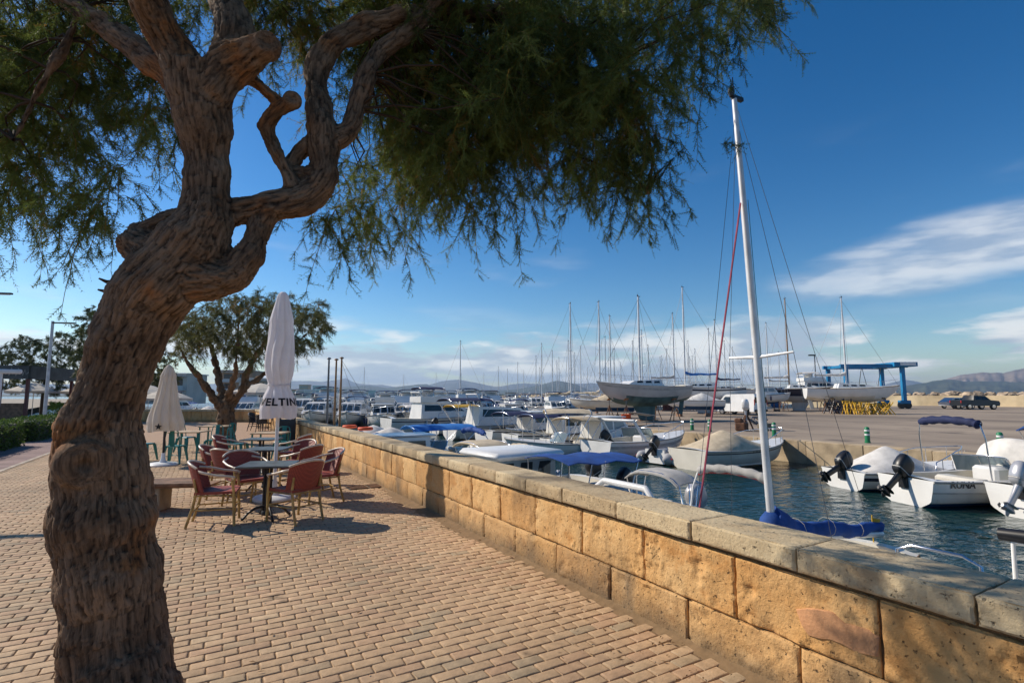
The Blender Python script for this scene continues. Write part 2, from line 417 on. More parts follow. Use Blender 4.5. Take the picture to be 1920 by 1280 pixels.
# --- sandstone parapet
def mat_stone(name, c0, c1, c2, stain, bumpd=0.012, grey=0.0, st0=.53, st1=.70):
    m = mat(name, c0, 0.9, var=0); N, L = nodes(m); b = N['Principled BSDF']
    ge = N.new('ShaderNodeNewGeometry'); oi = N.new('ShaderNodeObjectInfo')
    def noise(s, d, sc=None):
        n = N.new('ShaderNodeTexNoise'); n.inputs['Scale'].default_value = s; n.inputs['Detail'].default_value = d; n.inputs['Roughness'].default_value = 0.6
        src = ge.outputs['Position']
        if sc:
            mp = N.new('ShaderNodeMapping'); mp.inputs['Scale'].default_value = sc; L.new(src, mp.inputs[0]); src = mp.outputs[0]
        L.new(src, n.inputs['Vector']); return n.outputs[0]
    def mr(v, a, b_, c=0.0, d=1.0):
        n = N.new('ShaderNodeMapRange'); n.inputs[1].default_value = a; n.inputs[2].default_value = b_; n.inputs[3].default_value = c; n.inputs[4].default_value = d
        L.new(v, n.inputs[0]); return n.outputs[0]
    def mix(f, a, b_, bt='MIX'):
        n = N.new('ShaderNodeMix'); n.data_type = 'RGBA'; n.blend_type = bt
        if isinstance(f, float): n.inputs[0].default_value = f
        else: L.new(f, n.inputs[0])
        for i, v in ((6, a), (7, b_)):
            if isinstance(v, tuple): n.inputs[i].default_value = (*v, 1)
            else: L.new(v, n.inputs[i])
        return n.outputs[2]
    col = mix(mr(noise(2.3, 6), .38, .62), c0, c1)
    col = mix(mr(noise(5.5, 7), .52, .68), col, c2)
    col = mix(mr(oi.outputs['Random'], .45, 1, 0.0, 0.65), col, c2)
    col = mix(mr(oi.outputs['Random'], .4, 0, 0.0, 0.55), col, tuple(c * 1.18 for c in c1))
    sp = N.new('ShaderNodeSeparateXYZ'); L.new(ge.outputs['Position'], sp.inputs[0])
    nz_ = noise(2.6, 6); zz_ = N.new('ShaderNodeMath'); zz_.operation = 'MULTIPLY_ADD'; L.new(nz_, zz_.inputs[0]); zz_.inputs[1].default_value = -.42; L.new(sp.outputs[2], zz_.inputs[2])
    col = mix(mr(zz_.outputs[0], -.02, -.20, 0, .75), col, tuple(c * .75 for c in stain))
    # weather stains, running down the face
    st = mr(noise(1.0, 7, (1.6, 1.6, 0.7)), st0, st1)
    col = mix(st, col, stain)
    # fine speckle / pits
    pit = mr(noise(38, 4), .60, .72)
    col = mix(pit, col, tuple(c * .35 for c in stain))
    L.new(col, b.inputs['Base Color'])
    h = N.new('ShaderNodeMath'); h.operation = 'SUBTRACT'
    L.new(noise(48, 8), h.inputs[0]); L.new(pit, h.inputs[1])
    bp = N.new('ShaderNodeBump'); bp.inputs['Strength'].default_value = 0.75; bp.inputs['Distance'].default_value = bumpd
    L.new(h.outputs[0], bp.inputs['Height']); L.new(bp.outputs[0], b.inputs['Normal'])
    return m
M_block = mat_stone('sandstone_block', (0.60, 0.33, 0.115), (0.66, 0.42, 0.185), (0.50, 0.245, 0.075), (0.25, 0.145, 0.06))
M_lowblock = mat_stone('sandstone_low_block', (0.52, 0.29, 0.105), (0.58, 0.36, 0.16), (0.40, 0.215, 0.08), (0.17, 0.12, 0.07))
M_coping = mat_stone('coping_limestone', (0.50, 0.375, 0.215), (0.56, 0.45, 0.28), (0.40, 0.29, 0.165), (0.19, 0.145, 0.088), 0.010, st0=.49, st1=.68)
M_mortar = mat('old_mortar', (0.24, 0.125, 0.05), 0.95, var=0.3, vscale=10, bump=0.5, bscale=90)
M_patch = mat('mortar_patch', (0.53, 0.27, 0.13), 0.9, var=0.16, vscale=7, bump=0.25, bscale=60)
wall = thing('stone_wall', 'long low sandstone block wall with pale coping between brick promenade and harbour water', 'wall', (3.0, 0, 0))
core = MB(); core.box((0.19, 18.5, 0.17), (0.326, 43, 1.0 + .06)); o = core.build('wall_core', M_mortar, wall)
def stone(name, y0, y1, z0, z1, x0, x1, m, amp, seed, fine, rough=1.0, chip=1.0):
    """a block: front (−x) and top faces are fine grids that are worn and pitted"""
    L_, H_ = y1 - y0, z1 - z0; yc, zc = (y0 + y1) / 2, (z0 + z1) / 2
    ny = max(3, int(L_ / fine)); nz = max(3, int(H_ / fine)); nx = max(3, int((x1 - x0) / fine))
    b = MB()
    def edge(u): return min(u, 1 - u)
    def disp(y, z, e):
        P = Vector((y * 1.0 + seed * 7.3, z, seed * 1.7))
        big = mn.noise(P * 3.2); med = fbm(P * 11, 3); er = max(0.0, fbm(P * 5.0 + Vector((9, 2, 4)), 3) + .05)
        pit = max(0.0, mn.noise(P * 30) - .25) if fine < .03 else 0
        d = amp * (0.35 * big + 0.45 * med * (0.35 + 1.6 * er) * rough - 1.3 * pit * rough * er)
        rnd = max(0.0, 1 - e / (0.016 * chip)) ** 2 * 0.012 * chip
        return -d + rnd
    # strip of rings: front face bottom->top then top face front->back
    prof = []
    for j in range(nz + 1): prof.append(('f', j / nz))
    for j in range(1, nx + 1): prof.append(('t', j / nx))
    grid = []
    for kind, t in prof:
        row = []
        for i in range(ny + 1):
            u = i / ny; y = y0 + L_ * u; ey = edge(u) * L_
            jit = 0.006 * mn.noise(Vector((t * 4, seed, i > ny / 2)))
            if i in (0, ny): y += jit
            if kind == 'f':
                z = z0 + H_ * t; e = min(ey, edge(t) * H_); d = disp(y, z, e)
                zz = z - (0.006 * chip * max(0, 1 - (1 - t) * H_ / .012) if t > .5 else 0)
                row.append((x0 + d - 3.0, y, zz))
            else:
                x = x0 + (x1 - x0) * t; e = min(ey, edge(t) * (x1 - x0)); d = disp(y + 3.3, x * 1.3, e) * 0.55
                row.append((x - 3.0, y, z1 - abs(d) * .8 if d > 0 else z1 - d * .5))
        grid.append(row)
    b.sheet(grid)
    n = ny + 1; V = grid
    # side caps (joint faces) and back
    for side in (0, ny):
        loop = [r[side] for r in grid] + [(x1 - 3.0, grid[-1][side][1], z0)]
        b.add(loop, [tuple(range(len(loop)))])
    bk = [(x1 - 3.0, y0, z0), (x1 - 3.0, y1, z0), grid[-1][ny], grid[-1][0]]
    b.add(bk, [(0, 1, 2, 3)])
    return b.build(name, m, wall, smooth=40)
def course(name, joints, z0, z1, x0, x1, m, amp, gap, rough):
    for i in range(len(joints) - 1):
        a, c = joints[i], joints[i + 1]
        fine = 0.0125 if a < 4.2 else (0.022 if a < 7 else (0.05 if a < 12 else 0.12))
        stone(name, a + gap / 2, c - gap / 2, z0, z1, x0 + rng.uniform(-.004, .006), x1, m, amp, rng.uniform(0, 50), fine, rough)
def joints(first, n, a, b):
    js = list(first)
    while js[-1] < 39: js.append(js[-1] + rng.uniform(a, b))
    return js
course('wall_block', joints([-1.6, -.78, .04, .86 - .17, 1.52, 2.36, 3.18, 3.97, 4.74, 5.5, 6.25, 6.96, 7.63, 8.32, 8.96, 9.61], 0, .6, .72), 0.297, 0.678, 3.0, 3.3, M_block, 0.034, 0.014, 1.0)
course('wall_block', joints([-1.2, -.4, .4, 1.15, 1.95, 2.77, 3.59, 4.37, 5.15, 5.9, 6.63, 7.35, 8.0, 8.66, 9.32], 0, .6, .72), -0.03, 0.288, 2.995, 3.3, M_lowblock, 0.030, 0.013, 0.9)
course('coping_stone', joints([-1.3, -.5, .3, 1.1, 1.92, 2.68, 3.45, 4.22, 4.87, 5.55, 6.25, 6.9], 0, .62, .7), 0.708, 0.84, 2.958, 3.385, M_coping, 0.017, 0.012, 0.9)
# the smoothed pink mortar patch on one near block
pb = MB(); g = []
out = [(1.949, 0.487), (1.885, 0.518), (1.809, 0.533), (1.744, 0.541), (1.683, 0.507), (1.616, 0.513), (1.559, 0.516), (1.534, 0.495), (1.545, 0.402), (1.592, 0.387), (1.637, 0.387), (1.697, 0.395), (1.759, 0.398), (1.825, 0.383), (1.878, 0.375), (1.929, 0.414)]
cy_, cz_ = 1.728, 0.453
for k in (1.06, 1.0, .6, .0):
    g.append([((.008 if k > 1 else -.0115 - .002 * (1 - k)), cy_ + (y - cy_) * k + .012 * mn.noise(Vector((y * 20, z * 20, 1))) * (k > .9), cz_ + (z - cz_) * k + .010 * mn.noise(Vector((y * 25, z * 20, 5))) * (k > .9)) for y, z in out])
pb.loft(g, cap0=False, cap1=False); pb.build('mortar_patch', M_patch, wall, smooth=60)
# harbour side face of the quay below the wall
M_quay = mat('quay_concrete', (0.36, 0.29, 0.2), 0.9, var=0.35, vscale=1.3, bump=0.6, bscale=30)
qb = MB(); qb.box((3.2, 18, -1.72), (0.36, 84, 3.4)); o = qb.build('promenade_quay', M_quay); tag(o, kind='structure')

# --- cross wall at the far end of the terrace
cw = thing('stone_wall', 'low tan wall crossing behind the far cafe terrace tables', 'wall', K(-16.0, 35.4))
cwb = MB(); cl = 9.5
for i in range(14):
    cwb2 = MB(); cwb2.rbox((0, 0, .34), (.30, .7 - .015, .68), .01, rz=0); o = cwb2.build('wall_block', M_block, cw); o.location = (-.6 - i * .7, 0.01 * rng.random(), 0); o.rotation_euler = (0, 0, math.pi / 2)
    cwb2 = MB(); cwb2.rbox((0, 0, .755), (.38, .7 - .01, .13), .012); o = cwb2.build('coping_stone', M_coping, cw); o.location = (-.6 - i * .7, 0, 0); o.rotation_euler = (0, 0, math.pi / 2)
cw.rotation_euler = (0, 0, KA(1, -0.04))

# --- water: harbour and open bay
def mat_water(name, col, bs, strength, rough, stretch=1.0):
    m = mat(name, col, rough, var=0); N, L = nodes(m); b = N['Principled BSDF']; b.inputs['IOR'].default_value = 1.33
    ge = N.new('ShaderNodeNewGeometry')
    def noise(s, d, dist=0.0, sc=(1, 1, 1), rot=0.0):
        mp = N.new('ShaderNodeMapping'); mp.inputs['Scale'].default_value = sc; mp.inputs['Rotation'].default_value = (0, 0, rot); L.new(ge.outputs['Position'], mp.inputs[0])
        n = N.new('ShaderNodeTexNoise'); n.inputs['Scale'].default_value = s; n.inputs['Detail'].default_value = d; n.inputs['Distortion'].default_value = dist
        L.new(mp.outputs[0], n.inputs['Vector']); return n.outputs[0]
    a = noise(bs, 4, 0.5, (1, 1.6, 1), 0.5); c = noise(bs * .3, 2, .3, (1, 1.4, 1), -.3)
    ad = N.new('ShaderNodeMath'); ad.operation = 'MULTIPLY_ADD'; L.new(c, ad.inputs[0]); ad.inputs[1].default_value = 2.0; L.new(a, ad.inputs[2])
    bp = N.new('ShaderNodeBump'); bp.inputs['Strength'].default_value = strength; bp.inputs['Distance'].default_value = 0.06
    L.new(ad.outputs[0], bp.inputs['Height']); L.new(bp.outputs[0], b.inputs['Normal'])
    return m
M_water = mat_water('harbour_water', (0.006, 0.034, 0.034), 4.2, 0.8, 0.05)
M_sea = mat_water('bay_water', (0.05, 0.24, 0.27), 0.5, 0.5, 0.12)
sheet_obj('harbour_water', [(3.2, -40), (112, -40), (112, 230), (-160, 230), (-60, 60), (3.2, 46)], M_water, z=WZ)
sheet_obj('sea', [(-30000, -9000), (30000, -9000), (30000, 30000), (-30000, 30000)], M_sea, z=WZ - 0.12)

# --- boatyard hardstand
def mat_yard():
    m = mat('yard_concrete', (0.34, 0.26, 0.185), 0.92, var=0); N, L = nodes(m); b = N['Principled BSDF']
    ge = N.new('ShaderNodeNewGeometry')
    def noise(s, d, sc=(1, 1, 1)):
        mp = N.new('ShaderNodeMapping'); mp.inputs['Scale'].default_value = sc; L.new(ge.outputs['Position'], mp.inputs[0])
        n = N.new('ShaderNodeTexNoise'); n.inputs['Scale'].default_value = s; n.inputs['Detail'].default_value = d; L.new(mp.outputs[0], n.inputs['Vector']); return n.outputs[0]
    cr = N.new('ShaderNodeValToRGB'); cr.color_ramp.elements[0].position = .36; cr.color_ramp.elements[0].color = (0.20, 0.155, 0.115, 1)
    cr.color_ramp.elements[1].position = .62; cr.color_ramp.elements[1].color = (0.37, 0.29, 0.21, 1)
    L.new(noise(0.16, 7, (1, .35, 1)), cr.inputs[0])
    # slab joints
    br = N.new('ShaderNodeTexBrick'); br.offset = 0.0; br.inputs['Scale'].default_value = 1; br.inputs['Brick Width'].default_value = 6; br.inputs['Row Height'].default_value = 6; br.inputs['Mortar Size'].default_value = 0.03
    br.inputs['Color1'].default_value = (1, 1, 1, 1); br.inputs['Color2'].default_value = (.88, .88, .88, 1); br.inputs['Mortar'].default_value = (.45, .45, .45, 1)
    L.new(ge.outputs['Position'], br.inputs['Vector'])
    mx = N.new('ShaderNodeMix'); mx.data_type = 'RGBA'; mx.blend_type = 'MULTIPLY'; mx.inputs[0].default_value = 1
    L.new(cr.outputs[0], mx.inputs[6]); L.new(br.outputs[0], mx.inputs[7])
    oil = N.new('ShaderNodeMapRange'); oil.inputs[1].default_value = .60; oil.inputs[2].default_value = .72; oil.inputs[4].default_value = .75; L.new(noise(0.55, 6), oil.inputs[0])
    tr = N.new('ShaderNodeMapRange'); tr.inputs[1].default_value = .56; tr.inputs[2].default_value = .70; tr.inputs[4].default_value = .5; L.new(noise(.9, 4, (1, .05, 1)), tr.inputs[0])
    mo = N.new('ShaderNodeMix'); mo.data_type = 'RGBA'; mo.inputs[7].default_value = (.09, .07, .055, 1); L.new(oil.outputs[0], mo.inputs[0]); L.new(mx.outputs[2], mo.inputs[6])
    mt_ = N.new('ShaderNodeMix'); mt_.data_type = 'RGBA'; mt_.inputs[7].default_value = (.16, .125, .095, 1); L.new(tr.outputs[0], mt_.inputs[0]); L.new(mo.outputs[2], mt_.inputs[6]); L.new(mt_.outputs[2], b.inputs['Base Color'])
    return m
M_yard = mat_yard()
yb = MB(); yb.box((66, 3, -1.5), (92, 86, 3.0)); o = yb.build('boatyard_ground', [M_yard]); tag(o, kind='structure')
M_edge = mat('quay_edge_stone', (0.46, 0.35, 0.22), 0.9, var=0.25, vscale=1.5, bump=0.5, bscale=25)
qe = tag(sheet_obj('quay_edge', [(19.6, -40), (20.02, -40), (20.02, 46), (19.6, 46)], M_edge, z=-0.9), kind='structure')
eb = MB(); eb.rbox((0, 0, 0), (0.62, 1.99, 0.98), 0.015); eme = eb.mesh('edge_slab', M_edge)
for k in range(43):
    o = bpy.data.objects.new('edge_slab', eme); C.objects.link(o); o.parent = qe; o.location = (19.82 + rng.uniform(-.02, .02), -39 + k * 2.0, -0.475 + rng.uniform(0, .015))

# --- breakwater: sea wall, rocks on top
M_seawall = mat('sea_wall_render', (0.56, 0.44, 0.27), 0.9, var=0.2, vscale=0.35, bump=0.3, bscale=8)
sw = MB(); sw.prism([(110, -1), (112.6, -1), (112.3, 1.75), (110.25, 1.75)], -60, 330)
o = sw.build('breakwater_wall', M_seawall); tag(o, 'long plain tan sea wall along the far side of the boatyard', 'wall')
M_rock = mat('breakwater_rock', (0.36, 0.28, 0.20), 0.95, var=0.35, vscale=1.1, bump=0.8, bscale=6, objvar=0.25)
rock_me = []
for s in range(6):
    bm = bmesh.new(); bmesh.ops.create_icosphere(bm, subdivisions=2, radius=1.0)
    for v in bm.verts:
        d = 1 + 0.55 * mn.noise(v.co * 1.1 + Vector((s * 5, 0, 0))); v.co *= d; v.co.z *= .72
    rm = bpy.data.meshes.new('rock'); bm.to_mesh(rm); bm.free(); rm.materials.append(M_rock); rock_me.append(rm)
rk = thing('rock_armour', 'row of brown boulders heaped along the top of the sea wall', 'rocks', (113, 40, 1.4))
y = -42.0; cnt = 0
while y < 190 and cnt < 290:
    s = rng.uniform(.38, .95)
    for q in range(1 if y > 60 else 2):
        o = bpy.data.objects.new('rock', rng.choice(rock_me)); C.objects.link(o); o.parent = rk; cnt += 1
        o.location = (rng.uniform(-.3, 1.0) + q * 1.2, y - 40 + rng.uniform(-.4, .4), .15 + rng.uniform(-.1, .3) + .2 * q); o.scale = (s * rng.uniform(.8, 1.2), s * rng.uniform(.9, 1.5), s); o.rotation_euler = (rng.uniform(-.4, .4), rng.uniform(-.4, .4), rng.uniform(0, 6))
    y += s * 1.25
# the rest of the mole to the north: one heap
rb = MB()
for k in range(420):
    yy = 150 + k * .45; s = rng.uniform(.6, 1.4); c = Vector((113 + rng.uniform(-2.5, 1.5), yy, rng.uniform(.2, 1.6)))
    vs = []
    for a in range(6): vs.append(c + Vector((math.cos(a * 1.05) * s, math.sin(a * 1.05) * s * 1.2, rng.uniform(-.2, .3))))
    vs.append(c + Vector((rng.uniform(-.2, .2), 0, s * .8))); rb.add(vs, [(a, (a + 1) % 6, 6) for a in range(6)])
o = rb.build('boulder_heap', M_rock, rk); o['kind'] = 'stuff'

# --- hills: ridge lines read off the photo, placed kilometres away
def ridge_obj(name, pts, D, depth, m, seed, ext):
    """pts: (photo x, photo y) of the skyline; the ridge stands D metres away with a front slope `depth` metres deep"""
    xs = [p[0] for p in pts]; ys = [p[1] for p in pts]
    b = MB(); grid = []; n = 260; x0, x1 = ext
    for k in range(n + 1):
        x = x0 + (x1 - x0) * k / n
        yy = float(np.interp(x, xs, ys)); p = W(x, yy, D)
        h = p.z + D * 0.0016 * fbm((x * .035, seed, 0), 4) * min(1, (742 - yy) / 12)
        h = max(h, -2); row = []
        for j in range(15):
            t = j / 14
            if t <= .66:
                q = t / .66; s = D - depth * (1 - q)
                hh = h * (q ** 0.8) * (1 + .34 * fbm((x * .05, q * 3.0, seed + 3), 5) * (1 - q) * 1.6) + (-2 if j == 0 else 0)
            else:
                q = (t - .66) / .34; s = D + depth * .8 * q; hh = h * (1 - q * q)
            v = K((x - 960) / FPX * s * 1.0, s); row.append((v.x, v.y, max(-3.0, hh)))
        grid.append(row)
    b.sheet(grid); o = b.build(name, m, smooth=180); return tag(o, kind='structure')
def mat_hill(name, a, b_, sc):
    m = mat(name, a, 0.95, var=0); N, L = nodes(m); p = N['Principled BSDF']
    ge = N.new('ShaderNodeNewGeometry'); n = N.new('ShaderNodeTexNoise'); n.inputs['Scale'].default_value = sc; n.inputs['Detail'].default_value = 9; n.inputs['Roughness'].default_value = 0.65
    L.new(ge.outputs['Position'], n.inputs['Vector']); cr = N.new('ShaderNodeValToRGB')
    cr.color_ramp.elements[0].position = .4; cr.color_ramp.elements[0].color = (*a, 1); cr.color_ramp.elements[1].position = .6; cr.color_ramp.elements[1].color = (*b_, 1)
    L.new(n.outputs[0], cr.inputs[0]); L.new(cr.outputs[0], p.inputs['Base Color']); return m
M_hfar = mat_hill('far_hill', (0.07, 0.08, 0.06), (0.16, 0.15, 0.12), .004)
M_hnear = mat_hill('wooded_hill', (0.025, 0.04, 0.02), (0.07, 0.08, 0.045), .006)
M_hbrown = mat_hill('bare_hill', (0.13, 0.10, 0.07), (0.27, 0.21, 0.16), .004)
ridge_obj('far_mountains', [(-400, 725), (0, 718), (300, 722), (480, 716), (560, 713), (600, 715), (640, 711), (650, 707), (668, 719), (715, 721), (760, 727), (790, 725), (830, 713), (862, 711), (900, 718), (930, 725), (985, 717), (1020, 720), (1060, 720), (1110, 717), (1150, 725), (1200, 721), (1240, 726), (1300, 721), (1335, 724), (1400, 729), (1480, 736), (1640, 726), (1680, 714), (1702, 711), (1735, 719), (1800, 722), (2300, 715)], 7500, 1800, M_hfar, 1, (-500, 2400))
ridge_obj('wooded_hills', [(-400, 735), (300, 732), (560, 731), (640, 725), (690, 722), (730, 727), (765, 722), (800, 719), (822, 727), (845, 738), (880, 740), (900, 737), (935, 731), (972, 729), (1010, 721), (1040, 714), (1056, 714), (1086, 722), (1112, 733), (1180, 740), (1400, 741), (1600, 741)], 4800, 1100, M_hnear, 5, (-500, 1600))
ridge_obj('bare_hills', [(1700, 741), (1745, 722), (1775, 709), (1805, 701), (1840, 697), (1880, 699), (1905, 692), (1930, 688), (2000, 682), (2200, 690), (2500, 720)], 4000, 900, M_hbrown, 9, (1690, 2500))
ridge_obj('coastal_hills', [(1600, 741), (1650, 730), (1690, 724), (1740, 715), (1770, 710), (1810, 714), (1860, 714), (1920, 716), (2000, 712), (2300, 720)], 3200, 600, M_hnear, 13, (1600, 2500))
ridge_obj('low_shore', [(-400, 741), (300, 739), (560, 738), (620, 735), (690, 736.5), (760, 737), (860, 738), (960, 738.5), (1050, 741)], 1900, 300, M_hnear, 17, (-500, 1060))
# ================================================================== foreground tamarisk
def mat_bark(name, dark, mid, light, orange, sc=1.0):
    m = mat(name, mid, 0.92, var=0); N, L = nodes(m); b = N['Principled BSDF']; b.inputs['Specular IOR Level'].default_value = 0.25
    at = N.new('ShaderNodeAttribute'); at.attribute_name = 'bark'
    dp = N.new('ShaderNodeAttribute'); dp.attribute_name = 'furrow'
    ge = N.new('ShaderNodeNewGeometry')
    def noise(src, s, d, sc3=(1, 1, 1)):
        mp = N.new('ShaderNodeMapping'); mp.inputs['Scale'].default_value = sc3; L.new(src, mp.inputs[0])
        n = N.new('ShaderNodeTexNoise'); n.inputs['Scale'].default_value = s; n.inputs['Detail'].default_value = d; n.inputs['Roughness'].default_value = .65; L.new(mp.outputs[0], n.inputs['Vector']); return n.outputs[0]
    def mr(v, a, b_, c=0.0, d=1.0):
        n = N.new('ShaderNodeMapRange'); n.inputs[1].default_value = a; n.inputs[2].default_value = b_; n.inputs[3].default_value = c; n.inputs[4].default_value = d; L.new(v, n.inputs[0]); return n.outputs[0]
    def mix(f, a, b_):
        n = N.new('ShaderNodeMix'); n.data_type = 'RGBA'; L.new(f, n.inputs[0])
        for i, v in ((6, a), (7, b_)):
            if isinstance(v, tuple): n.inputs[i].default_value = (*v, 1)
            else: L.new(v, n.inputs[i])
        return n.outputs[2]
    fib = noise(at.outputs['Vector'], 75 * sc, 7, (1, 1, .12))
    col = mix(mr(noise(ge.outputs['Position'], 3.5 * sc, 5), .36, .62), mid, light)
    col = mix(mr(noise(ge.outputs['Position'], 2.1 * sc, 4), .58, .68), col, orange)
    col = mix(mr(dp.outputs['Fac'], .62, -.15), col, dark)
    col = mix(mr(fib, .54, .32, 0, .7), col, dark)
    L.new(col, b.inputs['Base Color'])
    bp = N.new('ShaderNodeBump'); bp.inputs['Strength'].default_value = 0.9; bp.inputs['Distance'].default_value = 0.012 / sc
    L.new(fib, bp.inputs['Height']); L.new(bp.outputs[0], b.inputs['Normal'])
    return m
M_bark = mat_bark('tamarisk_bark', (0.022, 0.014, 0.009), (0.15, 0.088, 0.05), (0.28, 0.18, 0.112), (0.31, 0.13, 0.045))

def grow(name, limbs, m, voxel, amp, kk, parent, knots=()):
    """limbs: polylines of (point, radius); voxel-joined into one skin, then furrowed along each limb"""
    b = MB(); segs = []
    for li, pl in enumerate(limbs):
        P = [Vector(p) for p, r in pl]; rr = [r for p, r in pl]
        pts, rad = [], []
        n = len(P)
        for i in range(n - 1):      # catmull-rom
            p0, p1, p2, p3 = P[max(i - 1, 0)], P[i], P[i + 1], P[min(i + 2, n - 1)]
            st = max(2, int((p2 - p1).length / max(.05, voxel * 4)))
            for k in range(st):
                t = k / st
                pts.append(0.5 * ((2 * p1) + (p2 - p0) * t + (2 * p0 - 5 * p1 + 4 * p2 - p3) * t * t + (3 * p1 - p0 - 3 * p2 + p3) * t ** 3))
                rad.append((rr[i] * (1 - t) + rr[i + 1] * t) * (1 + .10 * mn.noise(Vector((li * 3.3, len(pts) * .35, 0)))))
        pts.append(P[-1]); rad.append(rr[-1])
        b.tube(pts, rad, n=20)
        x = None; L0 = li * 5.0
        for i in range(len(pts) - 1):
            t = (pts[i + 1] - pts[i]); ln = t.length
            if ln < 1e-6: continue
            t = t / ln
            x = (t.orthogonal() if x is None else (x - t * x.dot(t))).normalized()
            segs.append((pts[i], pts[i + 1], x.copy(), t.cross(x), L0, ln, rad[i], rad[i + 1])); L0 += ln
    for c, r in knots:
        bm = bmesh.new(); bmesh.ops.create_icosphere(bm, subdivisions=3, radius=r, matrix=Matrix.Translation(c)); 
        vs = [v.co.copy() for v in bm.verts]; bm.verts.index_update(); fs = [tuple(v.index for v in f.verts) for f in bm.faces]; b.add(vs, fs); bm.free()
    me0 = b.mesh('tmp', m); ob = bpy.data.objects.new('tmp', me0); C.objects.link(ob)
    md = ob.modifiers.new('r', 'REMESH'); md.mode = 'VOXEL'; md.voxel_size = voxel; md.use_smooth_shade = True
    ms = ob.modifiers.new('s', 'SMOOTH'); ms.factor = .5; ms.iterations = 6
    dg = bpy.context.evaluated_depsgraph_get(); ev = ob.evaluated_get(dg)
    me = bpy.data.meshes.new_from_object(ev); bpy.data.objects.remove(ob); me.name = name
    nv = len(me.vertices); co = np.empty(nv * 3); me.vertices.foreach_get('co', co); co = co.reshape(-1, 3)
    no = np.empty(nv * 3); me.vertices.foreach_get('normal', no); no = no.reshape(-1, 3)
    A = np.array([s[0] for s in segs]); B = np.array([s[1] for s in segs]); X = np.array([s[2] for s in segs]); Y = np.array([s[3] for s in segs])
    L0 = np.array([s[4] for s in segs]); LN = np.array([s[5] for s in segs]); RA = np.array([s[6] for s in segs])
    best = np.full(nv, 1e9); idx = np.zeros(nv, int); tt = np.zeros(nv)
    for k in range(len(segs)):
        d = B[k] - A[k]; t = np.clip(((co - A[k]) @ d) / (d @ d), 0, 1); q = co - (A[k] + t[:, None] * d)
        ds = np.sqrt((q * q).sum(1)) / max(RA[k], .02)
        w = ds < best; best[w] = ds[w]; idx[w] = k; tt[w] = t[w]
    rel = co - (A[idx] + tt[:, None] * (B - A)[idx]); ax = (rel * X[idx]).sum(1); ay = (rel * Y[idx]).sum(1); al = L0[idx] + tt * LN[idx]
    bark = np.stack([ax, ay, al], 1)
    fur = np.zeros(nv); newco = co.copy()
    for i in range(nv):
        u, v, t = bark[i]
        wv = .05 * mn.noise(Vector((u * 3, v * 3, t * 2.2)))
        q = Vector(((u + wv) * kk, (v + wv) * kk, t * kk * .10))
        n1 = mn.noise(q); rid = 1 - min(1, abs(n1) * 2.6)
        j1 = .35 * mn.noise(Vector((u * 30, v * 30, t * 12)))
        dv = mn.voronoi(Vector((u * kk * 1.15 + j1, v * kk * 1.15 + j1, t * kk * .27 + j1)))[0]; c1 = max(0., 1 - (dv[1] - dv[0]) * 3.2)
        dv = mn.voronoi(Vector((u * kk * 2.6 + j1, v * kk * 2.6, t * kk * .55 + 4.7)))[0]; c2 = max(0., 1 - (dv[1] - dv[0]) * 3.6)
        f = rid * .42 + c1 * c1 * .62 + c2 * .24              # 1 in the cracks between plates
        lump = mn.noise(Vector(co[i]) * 4.2) * 1.5 + mn.noise(Vector(co[i]) * 9.0 + Vector((5, 5, 5))) * .9 + .35 * mn.noise(Vector((u * 60, v * 60, t * 5)))
        fur[i] = 1 - f
        newco[i] = co[i] + no[i] * (amp * (-f + .45) + amp * .85 * lump)
    for c, r in knots:
        # healed scar of a sawn limb: flattened face towards the open side, growth rings, hollow heart
        c = np.array(c); d = np.sqrt(((co - c) ** 2).sum(1)); w = d < r * 1.12
        ax_ = np.array((0, 0, CAMH)) - c; ax_[2] = 0; ax_ /= np.linalg.norm(ax_)
        hgt = (co - c) @ ax_; rho = np.sqrt(np.maximum(0, d * d - hgt * hgt)); rho = rho + np.array([.16 * r * mn.noise(Vector(p) * 9) + .07 * r * mn.noise(Vector(p) * 24) for p in co])
        face = w & (hgt > .25 * r)
        newco[w] = co[w] + (newco[w] - co[w]) * .3
        cut = np.maximum(0, hgt - .62 * r)
        newco[face] -= ax_ * (cut[face] * .85)[:, None]
        newco[face] += ax_ * (np.sin(rho[face] * 2 * math.pi / (.24 * r)) * .009 * r - .26 * r * np.exp(-(rho[face] / (.24 * r)) ** 2))[:, None]
        fur[w] = .42 * fur[w] + .25 + .05 * np.sin(rho[w] * 2 * math.pi / (.24 * r))
    me.vertices.foreach_set('co', newco.ravel())
    a = me.attributes.new('bark', 'FLOAT_VECTOR', 'POINT'); a.data.foreach_set('vector', bark.ravel())
    a = me.attributes.new('furrow', 'FLOAT', 'POINT'); a.data.foreach_set('value', fur)
    me.materials.clear(); me.materials.append(m); me.update()
    me.polygons.foreach_set('use_smooth', [True] * len(me.polygons))
    o = bpy.data.objects.new(name, me); C.objects.link(o); o.parent = parent
    return o

